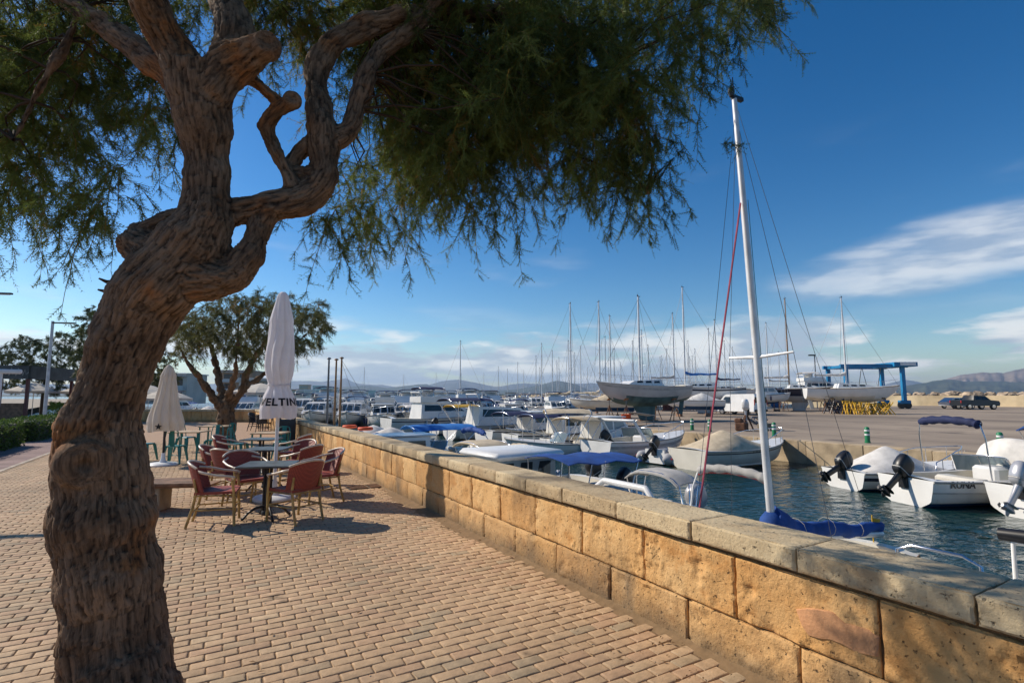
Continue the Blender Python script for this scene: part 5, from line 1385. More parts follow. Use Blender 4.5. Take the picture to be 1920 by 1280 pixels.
def front_window(parent, xa, za, xb, zb, hwf, m, n=2, off=.012, gapf=.06):
    """panes across a sloping front between (xa,za) and (xb,zb)"""
    d = Vector((zb - za, 0, -(xb - xa))); d.normalize(); d *= off * (1 if d.x > 0 else -1) if False else off
    nx, nz = (zb - za), -(xb - xa); l = math.hypot(nx, nz); nx, nz = nx / l * off, nz / l * off
    if nx * (1 if xa >= xb else -1) < 0: nx, nz = -nx, -nz
    for k in range(n):
        f0, f1 = -1 + 2 * k / n + gapf, -1 + 2 * (k + 1) / n - gapf
        b = MB(); q = [(xa, hwf(za) * f0, za), (xa, hwf(za) * f1, za), (xb, hwf(zb) * f1, zb), (xb, hwf(zb) * f0, zb)]
        V = [(x + nx, y, z + nz) for x, y, z in q] + [(x - nx, y, z - nz) for x, y, z in q]
        b.add(V, [(0, 1, 2, 3), (7, 6, 5, 4), (0, 4, 5, 1), (1, 5, 6, 2), (2, 6, 7, 3), (3, 7, 4, 0)]); b.build('window', m, parent)
def cover(parent, H, t0, t1, zpeak, m, seed=0, dx=.0, ridge=.5):
    """tent-like canvas over the cockpit"""
    b = MB(); g = []; n = 16
    for i in range(n + 1):
        u = i / n; t = t0 + (t1 - t0) * u; row = []
        for j in range(15):
            v = j / 14 * 2 - 1; e = max(0, math.sin(u * math.pi)) ** .6
            pk = 1 - abs(u - ridge) / max(ridge, 1 - ridge)
            z = H.zs(t) + .015 + (zpeak * (.35 + .65 * pk)) * e * (1 - abs(v) ** 1.7) + .03 * mn.noise(Vector((u * 4, v * 3, seed))) * e
            row.append((H.xs(t), v * (H.b(t) * 1.01), z - (.07 if abs(v) == 1 else 0)))
        g.append(row)
    b.sheet(g); return b.build('canvas_cover', m, parent, smooth=60)
def fenders(parent, H, ts, m, side=(1,)):
    for t in ts:
        for sg in side:
            b = MB(); y = sg * (H.b(t) + .09); b.lathe([(.02, -.26), (.075, -.22), (.085, 0), (.075, .2), (.03, .25), (.012, .42)], c=(H.xs(t), y, H.zs(t) * .55), n=10); b.build('fender', m, parent, smooth=50)
def windscreen(parent, H, t, h, m, m_frame, sweep=.35):
    b = MB(); P0, P1 = [], []
    for j in range(9):
        v = j / 8 * 2 - 1; x = H.xs(t) - sweep * abs(v) ** 2 * 1.6; P0.append((x, v * H.b(t) * .86, H.zs(t) + .03)); P1.append((x - .18 - .1 * (1 - abs(v)), v * H.b(t) * .80, H.zs(t) + h))
    b.sheet([P0, P1]); b.sheet([[(x - .012, y, z) for x, y, z in P1], [(x - .012, y, z) for x, y, z in P0]]); w = b.build('windscreen', m, parent)
    b = MB(); b.tube(P1, .016, 6); b.tube(P0, .013, 6)
    for k in (0, 2, 4, 6, 8): b.tube([P0[k], P1[k]], .012, 5)
    b.build('frame', m_frame, w, smooth=60); return w
def flat_text(txt, size, m, parent, M_):
    cu = bpy.data.curves.new('lettering', 'FONT'); cu.body = txt; cu.size = size; cu.resolution_u = 2; cu.offset = size * .02; cu.extrude = .002
    ob = bpy.data.objects.new('tmp_text', cu); C.objects.link(ob); dg = bpy.context.evaluated_depsgraph_get(); dg.update()
    me = bpy.data.meshes.new_from_object(ob.evaluated_get(dg)); bpy.data.objects.remove(ob); me.materials.clear(); me.materials.append(m)
    o = bpy.data.objects.new('lettering', me); C.objects.link(o); o.parent = parent; o.matrix_local = M_; return o
def side_text(txt, size, m, parent, H, t, h, sg=-1):
    """lettering lying on the hull side at station t, height fraction h of the sheer"""
    c = H.section(t); c2 = H.section(min(1, t + .08)); a, b = Vector(c[4]), Vector(c[5]); a2 = Vector(c2[4])
    p = a.lerp(b, h); xd = (a2 - a).normalized(); zd = (b - a).normalized(); 
    if sg < 0: p.y *= -1; xd.y *= -1; zd.y *= -1
    else: xd = -xd
    yd = zd; nd = xd.cross(yd).normalized(); p = p + nd * .012
    M_ = Matrix((( xd.x, yd.x, nd.x, p.x), (xd.y, yd.y, nd.y, p.y), (xd.z, yd.z, nd.z, p.z), (0, 0, 0, 1)))
    return flat_text(txt, size, m, parent, M_)
def boat(name, lab, cat, x, y, hd, group=None, z=WZ): return thing(name, lab, cat, (x, y, z), hd, group)
def rig(parent, H, xm, z0, h, m, spread=(.55,), boom=None, boomlen=2.4, boom_m=None, stays=True, r=.055, bz=.9, droop=0.0, wire=.011, halfb=None, spl=.55):
    b = MB(); b.tube([(xm, 0, z0), (xm, 0, z0 + h * .6), (xm, 0, z0 + h)], [r, r * .95, r * .7], 10); mt = b.build('mast', m, parent, smooth=60)
    hb = halfb or H.B / 2
    for f in spread:
        b = MB(); zz = z0 + h * f; b.tube([(xm - .06, -spl, zz + .03), (xm, 0, zz), (xm - .06, spl, zz + .03)], [.014, .022, .014], 6); b.build('spreader', m, mt, smooth=60)
    b = MB(); b.box((xm - .06, 0, z0 + h + .02), (.2, .05, .05)); b.tube([(xm, 0, z0 + h), (xm, 0, z0 + h + .3)], .008, 4); b.lathe([(.03, 0), (.045, .06), (.03, .12)], c=(xm + .05, 0, z0 + h + .02), n=8); b.build('masthead', M_black, mt)
    if stays:
        bw = (H.xs(.99), 0, H.zs(.99)); st = (H.xs(.01), 0, H.zs(0)); 
        b = MB(); b.tube([(xm, 0, z0 + h * .97), bw], wire, 4, cap=False); b.build('forestay', M_wire, mt)
        b = MB(); b.tube([(xm, 0, z0 + h), st], wire, 4, cap=False); b.build('backstay', M_wire, mt)
        for sg in (-1, 1):
            b = MB(); f = spread[0]; b.tube([(xm, 0, z0 + h * .96), (xm - .06, sg * spl, z0 + h * f), (xm - .12, sg * hb * .94, H.zs(.5))], wire, 4, cap=False); b.build('shroud', M_wire, mt)
    if boom:
        b = MB(); b.tube([(xm - .05, 0, z0 + bz), (xm - boomlen, 0, z0 + bz - droop)], .045, 8); bo = b.build('boom', m, mt, smooth=60)
        n = 44; pts = [(xm - .02 - boomlen * k / n, .012 * math.sin(k * .8), z0 + bz + .10 - droop * k / n + .035 * math.cos(k * .31) * (k / n) + (.18 * (1 - k / 7.0) if k < 7 else 0)) for k in range(n + 1)]
        b = MB(); b.tube(pts, [(.14 - .07 * k / n) * (1 + .14 * mn.noise(Vector((k * .22, 3, xm))) + .05 * mn.noise(Vector((k * .6, 8, xm)))) for k in range(n + 1)], 12)
        b.v = [(p[0], p[1] * .8 + .022 * mn.noise(Vector((p[0] * 3, p[2] * 22, 1))), p[2] - .03 + .03 * mn.noise(Vector((p[0] * 4, p[1] * 20, p[2] * 9)))) for p in b.v]; sc = b.build('sail_cover', boom, bo, smooth=60)
        for k in range(8, n, 12):
            b = MB(); q = pts[k]; rr_ = (.15 - .07 * k / n) * 1.04; b.tube([(q[0], q[1] + rr_ * math.cos(a * .628), q[2] + rr_ * math.sin(a * .628)) for a in range(10)], .0035, 4, closed=True); b.build('lashing', M_rope, sc)
    return mt

# ---------- generic kinds for the crowded basin
def open_boat(lab, x, y, hd, L=4.8, B=1.95, F=.62, lines=False,  hull=None, bottom=None, cov=None, bim=None, motor=M_motor, screen=True, stripe=None, tilt=.9, group=None, roll=None, name='motor_boat', rails=True):
    t = boat(name, lab, 'boat', x, y, hd, group); H = Hull(L, B, F); H.build('hull', t, [hull or M_gel, bottom or M_blueb]); H.deck(t, M_gel, M_gel2); H.rail(t, M_greyc, .028)
    if stripe: H.stripe(t, stripe)
    if motor: outboard(t, -L / 2 - .02, F * .92, motor, tilt)
    if cov: cover(t, H, .06, .66, .62, cov, L)
    else:
        b = MB(); b.rbox((-.1, -.05, .45), (.55, .62, .75), .06); cs = b.build('console', M_gel, t, smooth=40)
        b = MB(); b.rbox((-.95, 0, .42), (.42, 1.1, .32), .06); b.build('seat', M_gel2, t, smooth=40)
        b = MB(); b.rbox((-L / 2 + .55, 0, .40), (.40, B * .66, .34), .06); b.build('stern_bench', M_whitec, t, smooth=40)
        if screen: windscreen(t, H, .56, .42, M_glassl, M_ss)
    if lines:
        for sg in (-1, 1): b = MB(); b.tube([(L / 2 - .25, sg * .12, F * 1.15), (L / 2 + .4, sg * .4, F * 1.0), (L / 2 + 1.1, sg * .75, .82)], .014, 5); b.build('mooring_line', M_rope, t)
    if bim: bimini(t, -1.5, .5, B * .44, F, 1.95, bim)
    if roll: rolled_bimini(t, -.7, B * .45, F, 1.85, roll)
    if rails: bow_rail(t, H)
    return t, H
def pilot_boat(lab, x, y, hd, L=6.2, B=2.3, F=.8, hull=None, bottom=None, roof=None, cabin=None, canopy=None, group=None, glass=None, motor=None):
    t = boat('cabin_boat', lab, 'boat', x, y, hd, group); H = Hull(L, B, F, sheer=.32); H.build('hull', t, [hull or M_gel, bottom or M_tealb]); H.deck(t, M_gel, M_gel2, c1=.5); H.rail(t, M_navy, .03)
    xc = L * .08
    c, hw = house(t, 'cabin', [(xc - .85, F * .9), (xc + 1.25, F * .9), (xc + .62, F + .86), (xc - .78, F + .88)], B * .38, B * .33, cabin or M_gel)
    gl = glass or M_glass
    side_window(c, [(xc - .66, F + .36), (xc - .08, F + .36), (xc - .08, F + .76), (xc - .64, F + .76)], hw, gl); side_window(c, [(xc + .02, F + .36), (xc + .82, F + .36), (xc + .55, F + .76), (xc + .02, F + .76)], hw, gl)
    front_window(c, xc + 1.02, F + .30, xc + .72, F + .74, hw, gl, 3)
    b = MB(); b.rbox((xc - .1, 0, F + .92), (1.8, B * .72, .06), .03); b.build('roof', roof or M_gel, c, smooth=40)
    b = MB(); b.rbox((xc + 1.55, 0, F + .12), (1.1, B * .5, .26), .08); b.build('foredeck_trunk', M_gel, t, smooth=40)
    bow_rail(t, H, .5, .5)
    if canopy: bimini(t, xc - 2.5, xc - .8, B * .40, F, F + .98, canopy)
    if motor: outboard(t, -L / 2 - .02, F * .9, motor, .7)
    fenders(t, H, (.35, .6), M_navyc, (1, -1))
    return t, H
def cruiser(lab, x, y, hd, L=8.5, B=2.9, F=1.05, fly=False, canvas=None, hull=None, group=None, bottom=None):
    t = boat('motor_cruiser', lab, 'boat', x, y, hd, group); H = Hull(L, B, F, sheer=.3, rake=.9); H.build('hull', t, [hull or M_gel, bottom or M_navy]); H.deck(t, M_gel, M_gel2, c1=.34, camber=.12); H.rail(t, M_greyc, .035); H.stripe(t, M_navy, .8, .86)
    c, hw = house(t, 'cabin', [(-1.9, F * .9), (2.6, F * 1.0), (.95, F + .95), (-1.75, F + 1.05)], B * .40, B * .32, M_gel)
    side_window(c, [(-1.6, F + .45), (-.3, F + .45), (-.3, F + .85), (-1.55, F + .88)], hw, M_glass); side_window(c, [(-.2, F + .45), (1.5, F + .42), (.9, F + .80), (-.2, F + .85)], hw, M_glass)
    front_window(c, 2.05, F + .36, 1.12, F + .86, hw, M_glass, 3)
    if fly:
        f, hw2 = house(c, 'flybridge', [(-1.9, F + 1.05), (.7, F + .98), (.35, F + 1.55), (-1.9, F + 1.45)], B * .37, B * .36, M_gel)
        b = MB(); b.rbox((-.9, 0, F + 1.62), (.5, 1.2, .5), .08); b.build('helm_seat', M_whitec, t, smooth=40)
        bimini(t, -1.9, .0, B * .36, F + 1.4, F + 2.15, canvas or M_navyc)
    elif canvas: bimini(t, -3.7, -.9, B * .42, F, F + 1.55, canvas)
    b = MB(); b.tube([(-1.6, -B * .33, F + 1.05), (-1.9, -B * .3, F + 1.75), (-1.9, B * .3, F + 1.75), (-1.6, B * .33, F + 1.05)], .05, 8); b.build('radar_arch', M_gel, t, smooth=60)
    bow_rail(t, H, .42, .6); fenders(t, H, (.3, .55), M_whitec, (1, -1)); return t, H
def yacht(lab, x, y, hd, L=8.5, B=2.8, F=1.0, mast=10.0, hull=None, bottom=None, cov=None, keel=False, z=WZ, m_mast=None, group=None, cat='sailboat', stripe=None, trunk=None, xm=.6, spread=(.52,), boomlen=2.9):
    t = boat('sailing_yacht', lab, cat, x, y, hd, group, z); H = Hull(L, B, F, D=.5, rake=1.1, transom=.62, sheer=.22, rnd=True); H.build('hull', t, [hull or M_gel, bottom or M_tealb], wl=.10, smooth=60); H.deck(t, M_gel2, M_gel2, c0=.06, c1=.30, floor=F * .55, gun=.3, camber=.08); H.rail(t, M_teak if not stripe else stripe, .03)
    if stripe: H.stripe(t, stripe, .80, .90)
    c, hw = house(t, 'coachroof', [(-L * .17, F * .98), (L * .24, F * 1.0), (L * .15, F + .30), (-L * .15, F + .42)], B * .30, B * .25, trunk or M_gel)
    for x0 in (-.95, -.25, .45): side_window(c, [(x0, F + .16), (x0 + .5, F + .15), (x0 + .46, F + .29), (x0 + .03, F + .31)], hw, M_glass)
    if keel:
        b = MB(); rs = []
        for zz, cx, hl, th in ((-.42, -.1, .95, .11), (-1.0, -.25, .75, .09), (-1.45, -.35, .62, .11)):
            rs.append([(cx + hl * math.cos(a * math.pi / 8), th * math.sin(a * math.pi / 8), zz) for a in range(16)])
        b.loft(rs); b.build('keel', bottom or M_tealb, t, smooth=50)
        b = MB(); rs = []
        for zz, cx in ((-.05, -L * .455), (-1.05, -L * .43)): rs.append([(cx + .2 * math.cos(a * math.pi / 6), .035 * math.sin(a * math.pi / 6), zz) for a in range(12)])
        b.loft(rs); b.build('rudder', bottom or M_tealb, t, smooth=50)
    rig(t, H, xm, F + .3, mast, m_mast or M_mastw, boom=cov, boomlen=boomlen, halfb=B / 2, spread=spread, spl=.7, r=.08)
    # pulpit, pushpit and lifelines
    b = MB()
    for sg in (-1, 1):
        P = [(H.xs(q / 10), sg * H.b(q / 10) * .95, H.zs(q / 10) + .55) for q in range(0, 10)] + [(H.xs(.985), sg * .05, H.zs(1) + .58)]
        b.tube(P, .010, 4, cap=False)
        for q in (0, 2, 4, 6, 8): b.tube([(H.xs(q / 10), sg * H.b(q / 10) * .95, H.zs(q / 10)), P[q]], .013, 5)
    b.build('guard_rail', M_ss, t, smooth=60)
    return t, H
# ---------- boats along the boatyard quay (bows to the quay, sterns to the channel)
t, H = open_boat('white motor boat under a pale tented cover with black outboard tilted up', 17.2, 7.75, R(-17), 4.2, 1.65, .5, lines=True, cov=M_whitec, stripe=M_navy, tilt=1.0)
t, H = open_boat('white motor boat with navy rolled bimini and cream seat cover, lettered side', 16.7, 5.6, R(-20), 5.1, 1.7, .62, lines=True, bottom=M_blueb, tilt=.75, screen=True)
rolled_bimini(t, -1.2, .82, .62, 1.9, M_navyc, rake=-.1, r=.095)
b = MB(); g = []
for i in range(9):
    u = i / 8; g.append([(.35 + .75 * u - .25 * (1 - abs(v)), v * .78, .72 + (.75 * math.sin(u * 2.6) ** .7) * (1 - .25 * v * v)) for v in [k / 5 - 1 for k in range(11)]])
b.sheet(g); b.build('seat_cover', M_whitec, t, smooth=60)
side_text('RUNA', .22, M_navy, t, H, .08, .35, -1); side_text('QUICKSILVER', .12, M_navy, t, H, .45, .2, -1); H.stripe(t, M_greyc, .66, .70)
fenders(t, H, (.7,), M_whitec, (-1,))
t, H = open_boat('white motor boat with open navy bimini, navy seat back and silver outboard', 17.05, 3.65, R(-18), 5.1, 1.8, .65, lines=True, motor=M_motorg, bim=M_bluec, tilt=.55, bottom=M_blueb)
b = MB(); b.rbox((-.2, -.2, 1.15), (.25, 1.0, .75), .1, ry=-.2); b.build('seat_back', M_navyc, t, smooth=40)
b = MB(); b.tube([(-2.62, -.5, .2), (-2.8, -.5, .25), (-2.8, .1, .25), (-2.62, .1, .2)], .016, 6); b.tube([(-2.62, -.5, -.1), (-2.75, -.5, -.1), (-2.75, .1, -.1), (-2.62, .1, -.1)], .016, 6); b.build('boarding_ladder', M_ss, t)
t, H = open_boat('cream hulled speedboat with beige tent cover and hull lettering, moored by the quay debris', 17.0, 13.05, R(-2), 5.1, 2.0, .68, hull=M_gel2, cov=M_beigec, bottom=M_gel, motor=None)
side_text('6ª IB 2-385-97', .13, M_navy, t, H, .42, .6, -1); H.stripe(t, M_navy, .86, .9)
# inflatable with black outboard
t = boat('inflatable_boat', 'small grey inflatable dinghy with red line and black outboard beside the cream speedboat', 'boat', 16.1, 14.75, R(4)); 
b = MB()
P = [(-1.7, -.62, .25), (-.6, -.66, .25), (.6, -.62, .27), (1.25, -.42, .33), (1.55, 0, .4), (1.25, .42, .33), (.6, .62, .27), (-.6, .66, .25), (-1.7, .62, .25)]
b.tube([(-1.9, -.62, .25)] + P + [(-1.9, .62, .25)], [.06] + [.215] * 9 + [.06], 14); b.build('tube', M_rubber, t, smooth=60)
b = MB(); b.tube([(p[0] * 1.02, p[1] * 1.33, p[2] + .03) for p in P], .03, 6); b.build('rubbing_strake', M_redp, t, smooth=60)
b = MB(); b.box((-.1, 0, .1), (3.0, .95, .05)); b.build('floor', M_greyc, t); b = MB(); b.box((-1.62, 0, .3), (.06, .9, .5)); b.build('transom', M_gel, t); b = MB(); b.rbox((-.2, 0, .38), (.3, 1.0, .1), .03); b.build('thwart', M_gel, t)
outboard(t, -1.68, .52, M_motor, .8, .95)
t, H = open_boat('white sports boat with raked radar arch along the boatyard quay', 16.4, 17.3, R(5), 5.6, 2.1, .72, stripe=M_greyc, motor=None)
b = MB(); b.tube([(-.9, -.95, .7), (-1.5, -.9, 1.5), (-1.5, .9, 1.5), (-.9, .95, .7)], .07, 8); b.build('radar_arch', M_gel, t, smooth=60)
pilot_boat('white pilothouse boat with pale green windows and beige aft awning by the quay', 16.1, 20.0, R(3), 5.4, 2.0, .6, canopy=M_beigec, glass=M_glassl)
t, H = pilot_boat('dark-awninged cabin boat with long navy canopy next to the pilothouse boats', 15.9, 22.7, R(-3), 5.8, 2.1, .65, canopy=M_navyc, roof=M_navyc)
pilot_boat('white cabin boat with navy roof moored beyond the beige awning boat', 15.8, 25.5, R(4), 6.0, 2.2, .7, canopy=M_navyc)
cruiser('white cruiser with dark arched canvas windscreen along the far boatyard quay', 15.6, 28.6, R(0), 6.6, 2.4, .85, canvas=M_navyc)
open_boat('small white boat with yellow canopy in the middle of the quay row', 15.5, 32.8, R(2), 5, 2, .6, bim=M_yel, motor=M_motor)
cruiser('white flybridge boat at the far end of the boatyard quay', 14.8, 36.2, R(3), 8, 2.7, 1.0, fly=True)
pilot_boat('pale pilothouse boat last in the boatyard quay row', 15.2, 40, R(0), 6.6, 2.4, .85, canopy=M_whitec)
open_boat('small open boat with grey bimini behind the cruiser with radar arch', 13.2, 19.2, R(150), 4.4, 1.8, .55, bim=M_beigec, motor=M_motor)

# ---------- boats against the promenade wall
t = boat('sailing_dinghy', 'small day sailer with silver mast and boom under a blue sail cover beyond the wall', 'sailboat', 6.46, 4.2, R(180)); H = Hull(3.8, 1.5, .40, D=.25, rake=.5, transom=.7, rnd=True); H.build('hull', t, [M_gel, M_navy]); H.deck(t, M_gel2, M_gel2, floor=.1); H.rail(t, M_teak, .022)
mt = rig(t, H, .38, .40, 6.0, M_mastw, spread=(.43,), boom=M_bluec, boomlen=2.45, r=.046, bz=.38, droop=.33, wire=.0038, spl=.45)
mt.matrix_local = Matrix.Translation((.38, 0, .4)) @ Matrix.Rotation(R(2.0), 4, 'Y') @ Matrix.Rotation(R(1.2), 4, 'X') @ Matrix.Translation((-.38, 0, -.4))
b = MB(); b.lathe([(.05, -.1), (.15, 0), (.17, .15), (.13, .3), (.06, .38)], c=(.38, 0, .72), n=10); b.build('cover_collar', M_bluec, mt, smooth=60)
b = MB(); b.tube([(.38 + .06, 0, .42 + 4.55), (H.xs(.99), .02, H.zs(.99) + .1)], .012, 5); b.build('furled_line', mat('red_rope', (.42, .06, .10), .7, var=.2), mt)
b = MB()
for dy in (-.025, .03): b.tube([(.38 - .055, dy, .42 + 4.6), (.35, dy, 1.0)], .0045, 4)
b.build('halyard', mat('green_rope', (.02, .12, .09), .7, var=.2), mt)
b = MB(); b.add([(-1.85, 0, .55), (-1.85, 0, .78), (-2.0, .03, .75), (-1.98, .02, .57)], [(0, 1, 2, 3)]); b.tube([(-1.85, 0, .2), (-1.85, 0, .82)], .009, 5); b.build('pennant', M_yel, t)
t, H = open_boat('small boat with grey rolled canopy edged in red, behind the day sailer mast', 5.95, 5.55, R(183), 4.0, 1.4, .38, motor=None, rails=False)
rolled_bimini(t, -1.2, .68, .3, 1.34, M_greyc, rake=-.22, r=.065, m_frame=M_gel, trim=M_redp)
t, H = open_boat('small boat with beige hooped bimini and silver outboard beside the wall', 5.95, 7.1, R(182), 4.2, 1.5, .36, motor=M_motorg, tilt=.5, rails=False)
c = bimini(t, -1.55, -.95, .62, .3, 1.2, M_greyc)
b = MB(); b.tube([(-.1, -.7, .3), (-.3, -.7, .85), (-.34, -.5, 1.0), (-.34, .5, 1.0), (-.3, .7, .85), (-.1, .7, .3)], .055, 8); b.build('radar_arch', M_gel, t, smooth=60)
t, H = open_boat('boat with a large flat blue awning on poles close to the wall', 6.1, 9.1, R(184), 4.4, 1.7, .4, motor=M_motor, rails=False, screen=False)
b = MB(); g = [[(-1.9 + 2.0 * i / 8, (j / 6 - .5) * 1.45, 1.26 + .05 * i / 8 - .10 * abs(j / 3 - 1) ** 2 - .03 * math.sin(i * 1.6)) for j in range(7)] for i in range(9)]; b.sheet(g, .02); aw = b.build('awning', M_bluec, t, smooth=60)
for x in (-1.85, -.9, .05):
    for y in (-.75, .75): b = MB(); b.tube([(x * .85, y * .85, .35), (x, y * .9, 1.2)], .015, 6); b.build('pole', M_ss, aw, smooth=60)
t = boat('cabin_boat', 'white cabin boat with rounded roof and a row of slanted silver windows near the wall', 'boat', 6.2, 10.9, R(184)); H = Hull(5.0, 1.9, .42); H.build('hull', t, [M_gel, M_navy]); H.deck(t, M_gel, M_gel2, c1=.42); H.rail(t, M_navy, .03)
c, hw = house(t, 'cabin', [(-.7, .4), (1.45, .45), (.75, 1.12), (-.75, 1.14)], .85, .74, M_glassl)
b = MB(); b.rbox((-.05, 0, 1.2), (1.9, 1.7, .17), .08); b.build('roof', M_gel, c, smooth=50)
for x0 in (-.55, -.05, .45): side_window(c, [(x0, .66), (x0 + .38, .66), (x0 + .24, 1.06), (x0 - .06, 1.06)], hw, M_glass)
front_window(c, 1.33, .64, .86, 1.04, hw, M_glass, 3); outboard(t, -2.52, .4, M_motor, .4)
t, H = open_boat('small boat with tan bimini and bundled tan canvas near the wall', 6.2, 13.0, R(182), 4.6, 1.7, .42, motor=M_motorg, rails=False); bimini(t, -.9, .15, .8, .45, 1.32, M_beigec); rolled_bimini(t, -1.7, .8, .45, 1.05, M_beigec, r=.09)
t, H = open_boat('small boat with stainless arch and blue rolled canopy near the wall', 6.2, 14.9, R(180), 4.6, 1.6, .42, motor=M_motor, rails=False); rolled_bimini(t, -1.0, .85, .4, 1.45, M_bluec, rake=.5, r=.08, m_frame=M_gel)
t, H = pilot_boat('white boat with curved hardtop close to the wall between blue canopies', 5.9, 16.8, R(178), 4.6, 1.8, .34, roof=M_gel)
t, H = open_boat('boat with blue sloping awning beside the curved hardtop boat', 7.4, 19.0, R(178), 5.0, 1.8, .45, motor=None, rails=False); bimini(t, -1.6, .9, .85, .4, 1.45, M_royal)
for i, (x, y) in enumerate(((6.2, 22.3), (6.0, 24.2))):
    t, H = open_boat(('covered boat with orange life ring near the wall, next to the curved hardtop boat', 'covered boat with orange life ring near the wall, next to the bare poles')[i], x, y, R(181 + i * 3), 5.0, 1.9, .6, cov=M_whitec, motor=None)
    b = MB(); b.tube([(.35 + .26 * math.cos(a * .524), .26 * math.sin(a * .524), 1.16) for a in range(12)], .065, 8, closed=True); b.build('life_ring', M_orange, t, smooth=60)
for i, (x, y, h, m) in enumerate(((613, 790, 672, M_wire), (627, 792, 674, M_mastb), (637, 792, 671, M_mastb))):
    p = W(x, 790, 25.5 + i * .3); tp = W(x, h, 25.5 + i * .3)
    b = MB(); b.tube([(0, 0, WZ - .5), (0, 0, 1), (0, 0, tp.z)], [.06, .055, .042], 8); b.lathe([(.1, 0), (.1, .05), (.05, .08)], c=(0, 0, tp.z - .03), n=8)
    o = b.build('mooring_pole', m, loc=(p.x, p.y, 0), smooth=60); tag(o, ('bare grey pole standing in the water beyond the wall end', 'bare brown pole in the water, next to the grey one', 'bare brown pole in the water, the one with thin lines running off')[i], 'pole', 'bare poles beyond the wall end')
    if i == 2: c = MB(); c.tube([(0, 0, tp.z - .1), (1.9, -.6, .2)], .007, 4); c.tube([(0, 0, tp.z - .2), (1.2, -.3, 0)], .007, 4); c.build('line', M_wire, o)
# corner of a boat under the wall at the right: rail, black rolled cover, white posts
t, H = open_boat('boat tucked under the wall with black rolled cover on white posts', 5.25, .95, R(180), 3.2, 1.6, .35, motor=None, rails=False, screen=False)
b = MB(); b.tube([(-.3, -.85, .35), (-.35, -.85, 1.36), (-.35, .4, 1.40)], .022, 8); fr = b.build('hoop', M_gel, t, smooth=60); b = MB(); b.tube([(-.35, -.93, 1.40), (-.35, -.5, 1.42), (-.35, 0, 1.43), (-.35, .5, 1.42)], [.05, .068, .06, .055], 9); b.build('rolled_canvas', M_motor, fr, smooth=60)
b = MB(); b.tube([(.1, -.75, .35), (-.33, -.72, 1.36)], .03, 8); b.build('strut', M_gel, fr, smooth=60)
t, H = open_boat('low boat under the wall showing only its stainless hand rail', 5.4, 2.5, R(180), 3.2, 1.3, .32, motor=None, rails=False, screen=False)
b = MB(); b.tube([(-.6, .35, .3), (-.62, .33, 1.0), (-.62, .2, 1.06), (-.62, -.2, 1.06), (-.62, -.33, 1.0), (-.6, -.35, .3)], .016, 8); b.build('hand_rail', M_ss, t, smooth=60)

# ---------- basin beyond: named mid-distance cruisers, then rows of look-alikes
def atw(px, w): v = K((px - 960) / 1000 * w, w); return v.x, v.y
hd0 = KA(.15, -1)
for px, w, fly, cv, lab in ((765, 47, True, M_navyc, 'white flybridge cruiser with black top, bow towards the promenade'), (822, 49, True, M_whitec, 'white flybridge cruiser with pale top beside the black-topped one'), (664, 47, False, M_navyc, 'white cruiser with navy canopy bow-on behind the bare poles'), (905, 55, False, M_navyc, 'white cruiser with navy canopy bow-on in mid basin'), (600, 50, False, M_greyc, 'white cruiser with grey canopy near the far terrace end')):
    x, y = atw(px, w); cruiser(lab, x, y, hd0, 7.6, 2.5, .95, fly=fly, canvas=cv, bottom=M_navy)
for px, w, cn, lab in ((718, 44, None, 'narrow white pilothouse boat bow-on between two white cruisers'), (850, 60, M_yel, 'white cabin boat with yellow awning in mid basin'), (955, 46, M_navyc, 'cabin boat with dark awning in front of the masts')):
    x, y = atw(px, w); pilot_boat(lab, x, y, hd0 + .2, 6.4, 2.4, .9, canopy=cn)
protos = []
sets = [('white motor boat with navy bimini in the crowded far moorings', lambda l: open_boat(l, 0, 0, 0, 5.5, 2.1, .75, bim=M_navyc)[0]), ('white covered motor boat in the crowded far moorings', lambda l: open_boat(l, 0, 0, 0, 5.2, 2.0, .7, cov=M_whitec)[0]), ('white cabin boat in the crowded far moorings', lambda l: pilot_boat(l, 0, 0, 0, 6.4, 2.3, .85)[0]), ('white motor cruiser with navy canvas in the crowded far moorings', lambda l: cruiser(l, 0, 0, 0, 8.0, 2.8, 1.05, canvas=M_navyc)[0]), ('white flybridge cruiser in the crowded far moorings', lambda l: cruiser(l, 0, 0, 0, 8.6, 2.9, 1.1, fly=True)[0]), ('motor boat with beige cover in the crowded far moorings', lambda l: open_boat(l, 0, 0, 0, 5.2, 2.0, .7, cov=M_beigec, hull=M_gel2)[0]), ('motor boat with blue canopy in the crowded far moorings', lambda l: open_boat(l, 0, 0, 0, 5.4, 2.1, .7, bim=M_bluec)[0])]
spots = []
for w, px0, px1, st in ((56, 560, 1040, 50), (64, 540, 1100, 44), (74, 560, 1110, 38), (86, 540, 1110, 34), (100, 560, 1100, 31), (118, 560, 1090, 29), (138, 560, 1080, 28), (160, 560, 1070, 27)):
    px = px0 + rng.uniform(0, 20)
    while px < px1:
        x, y = atw(px, w + rng.uniform(-3, 3))
        if (y > 47.5 or x < 18) and x > 4.5: spots.append((x, y, px, w))
        px += st * rng.uniform(.8, 1.25)
for q in ((520, 50), (495, 56), (470, 54), (350, 62), (330, 58), (390, 60), (440, 64), (540, 66)): x, y = atw(*q); spots.append((x, y, *q))
kindn = [rng.choices(range(7), (3, 3, 3, 3, 2, 1, 1))[0] for _ in spots]
first = {}
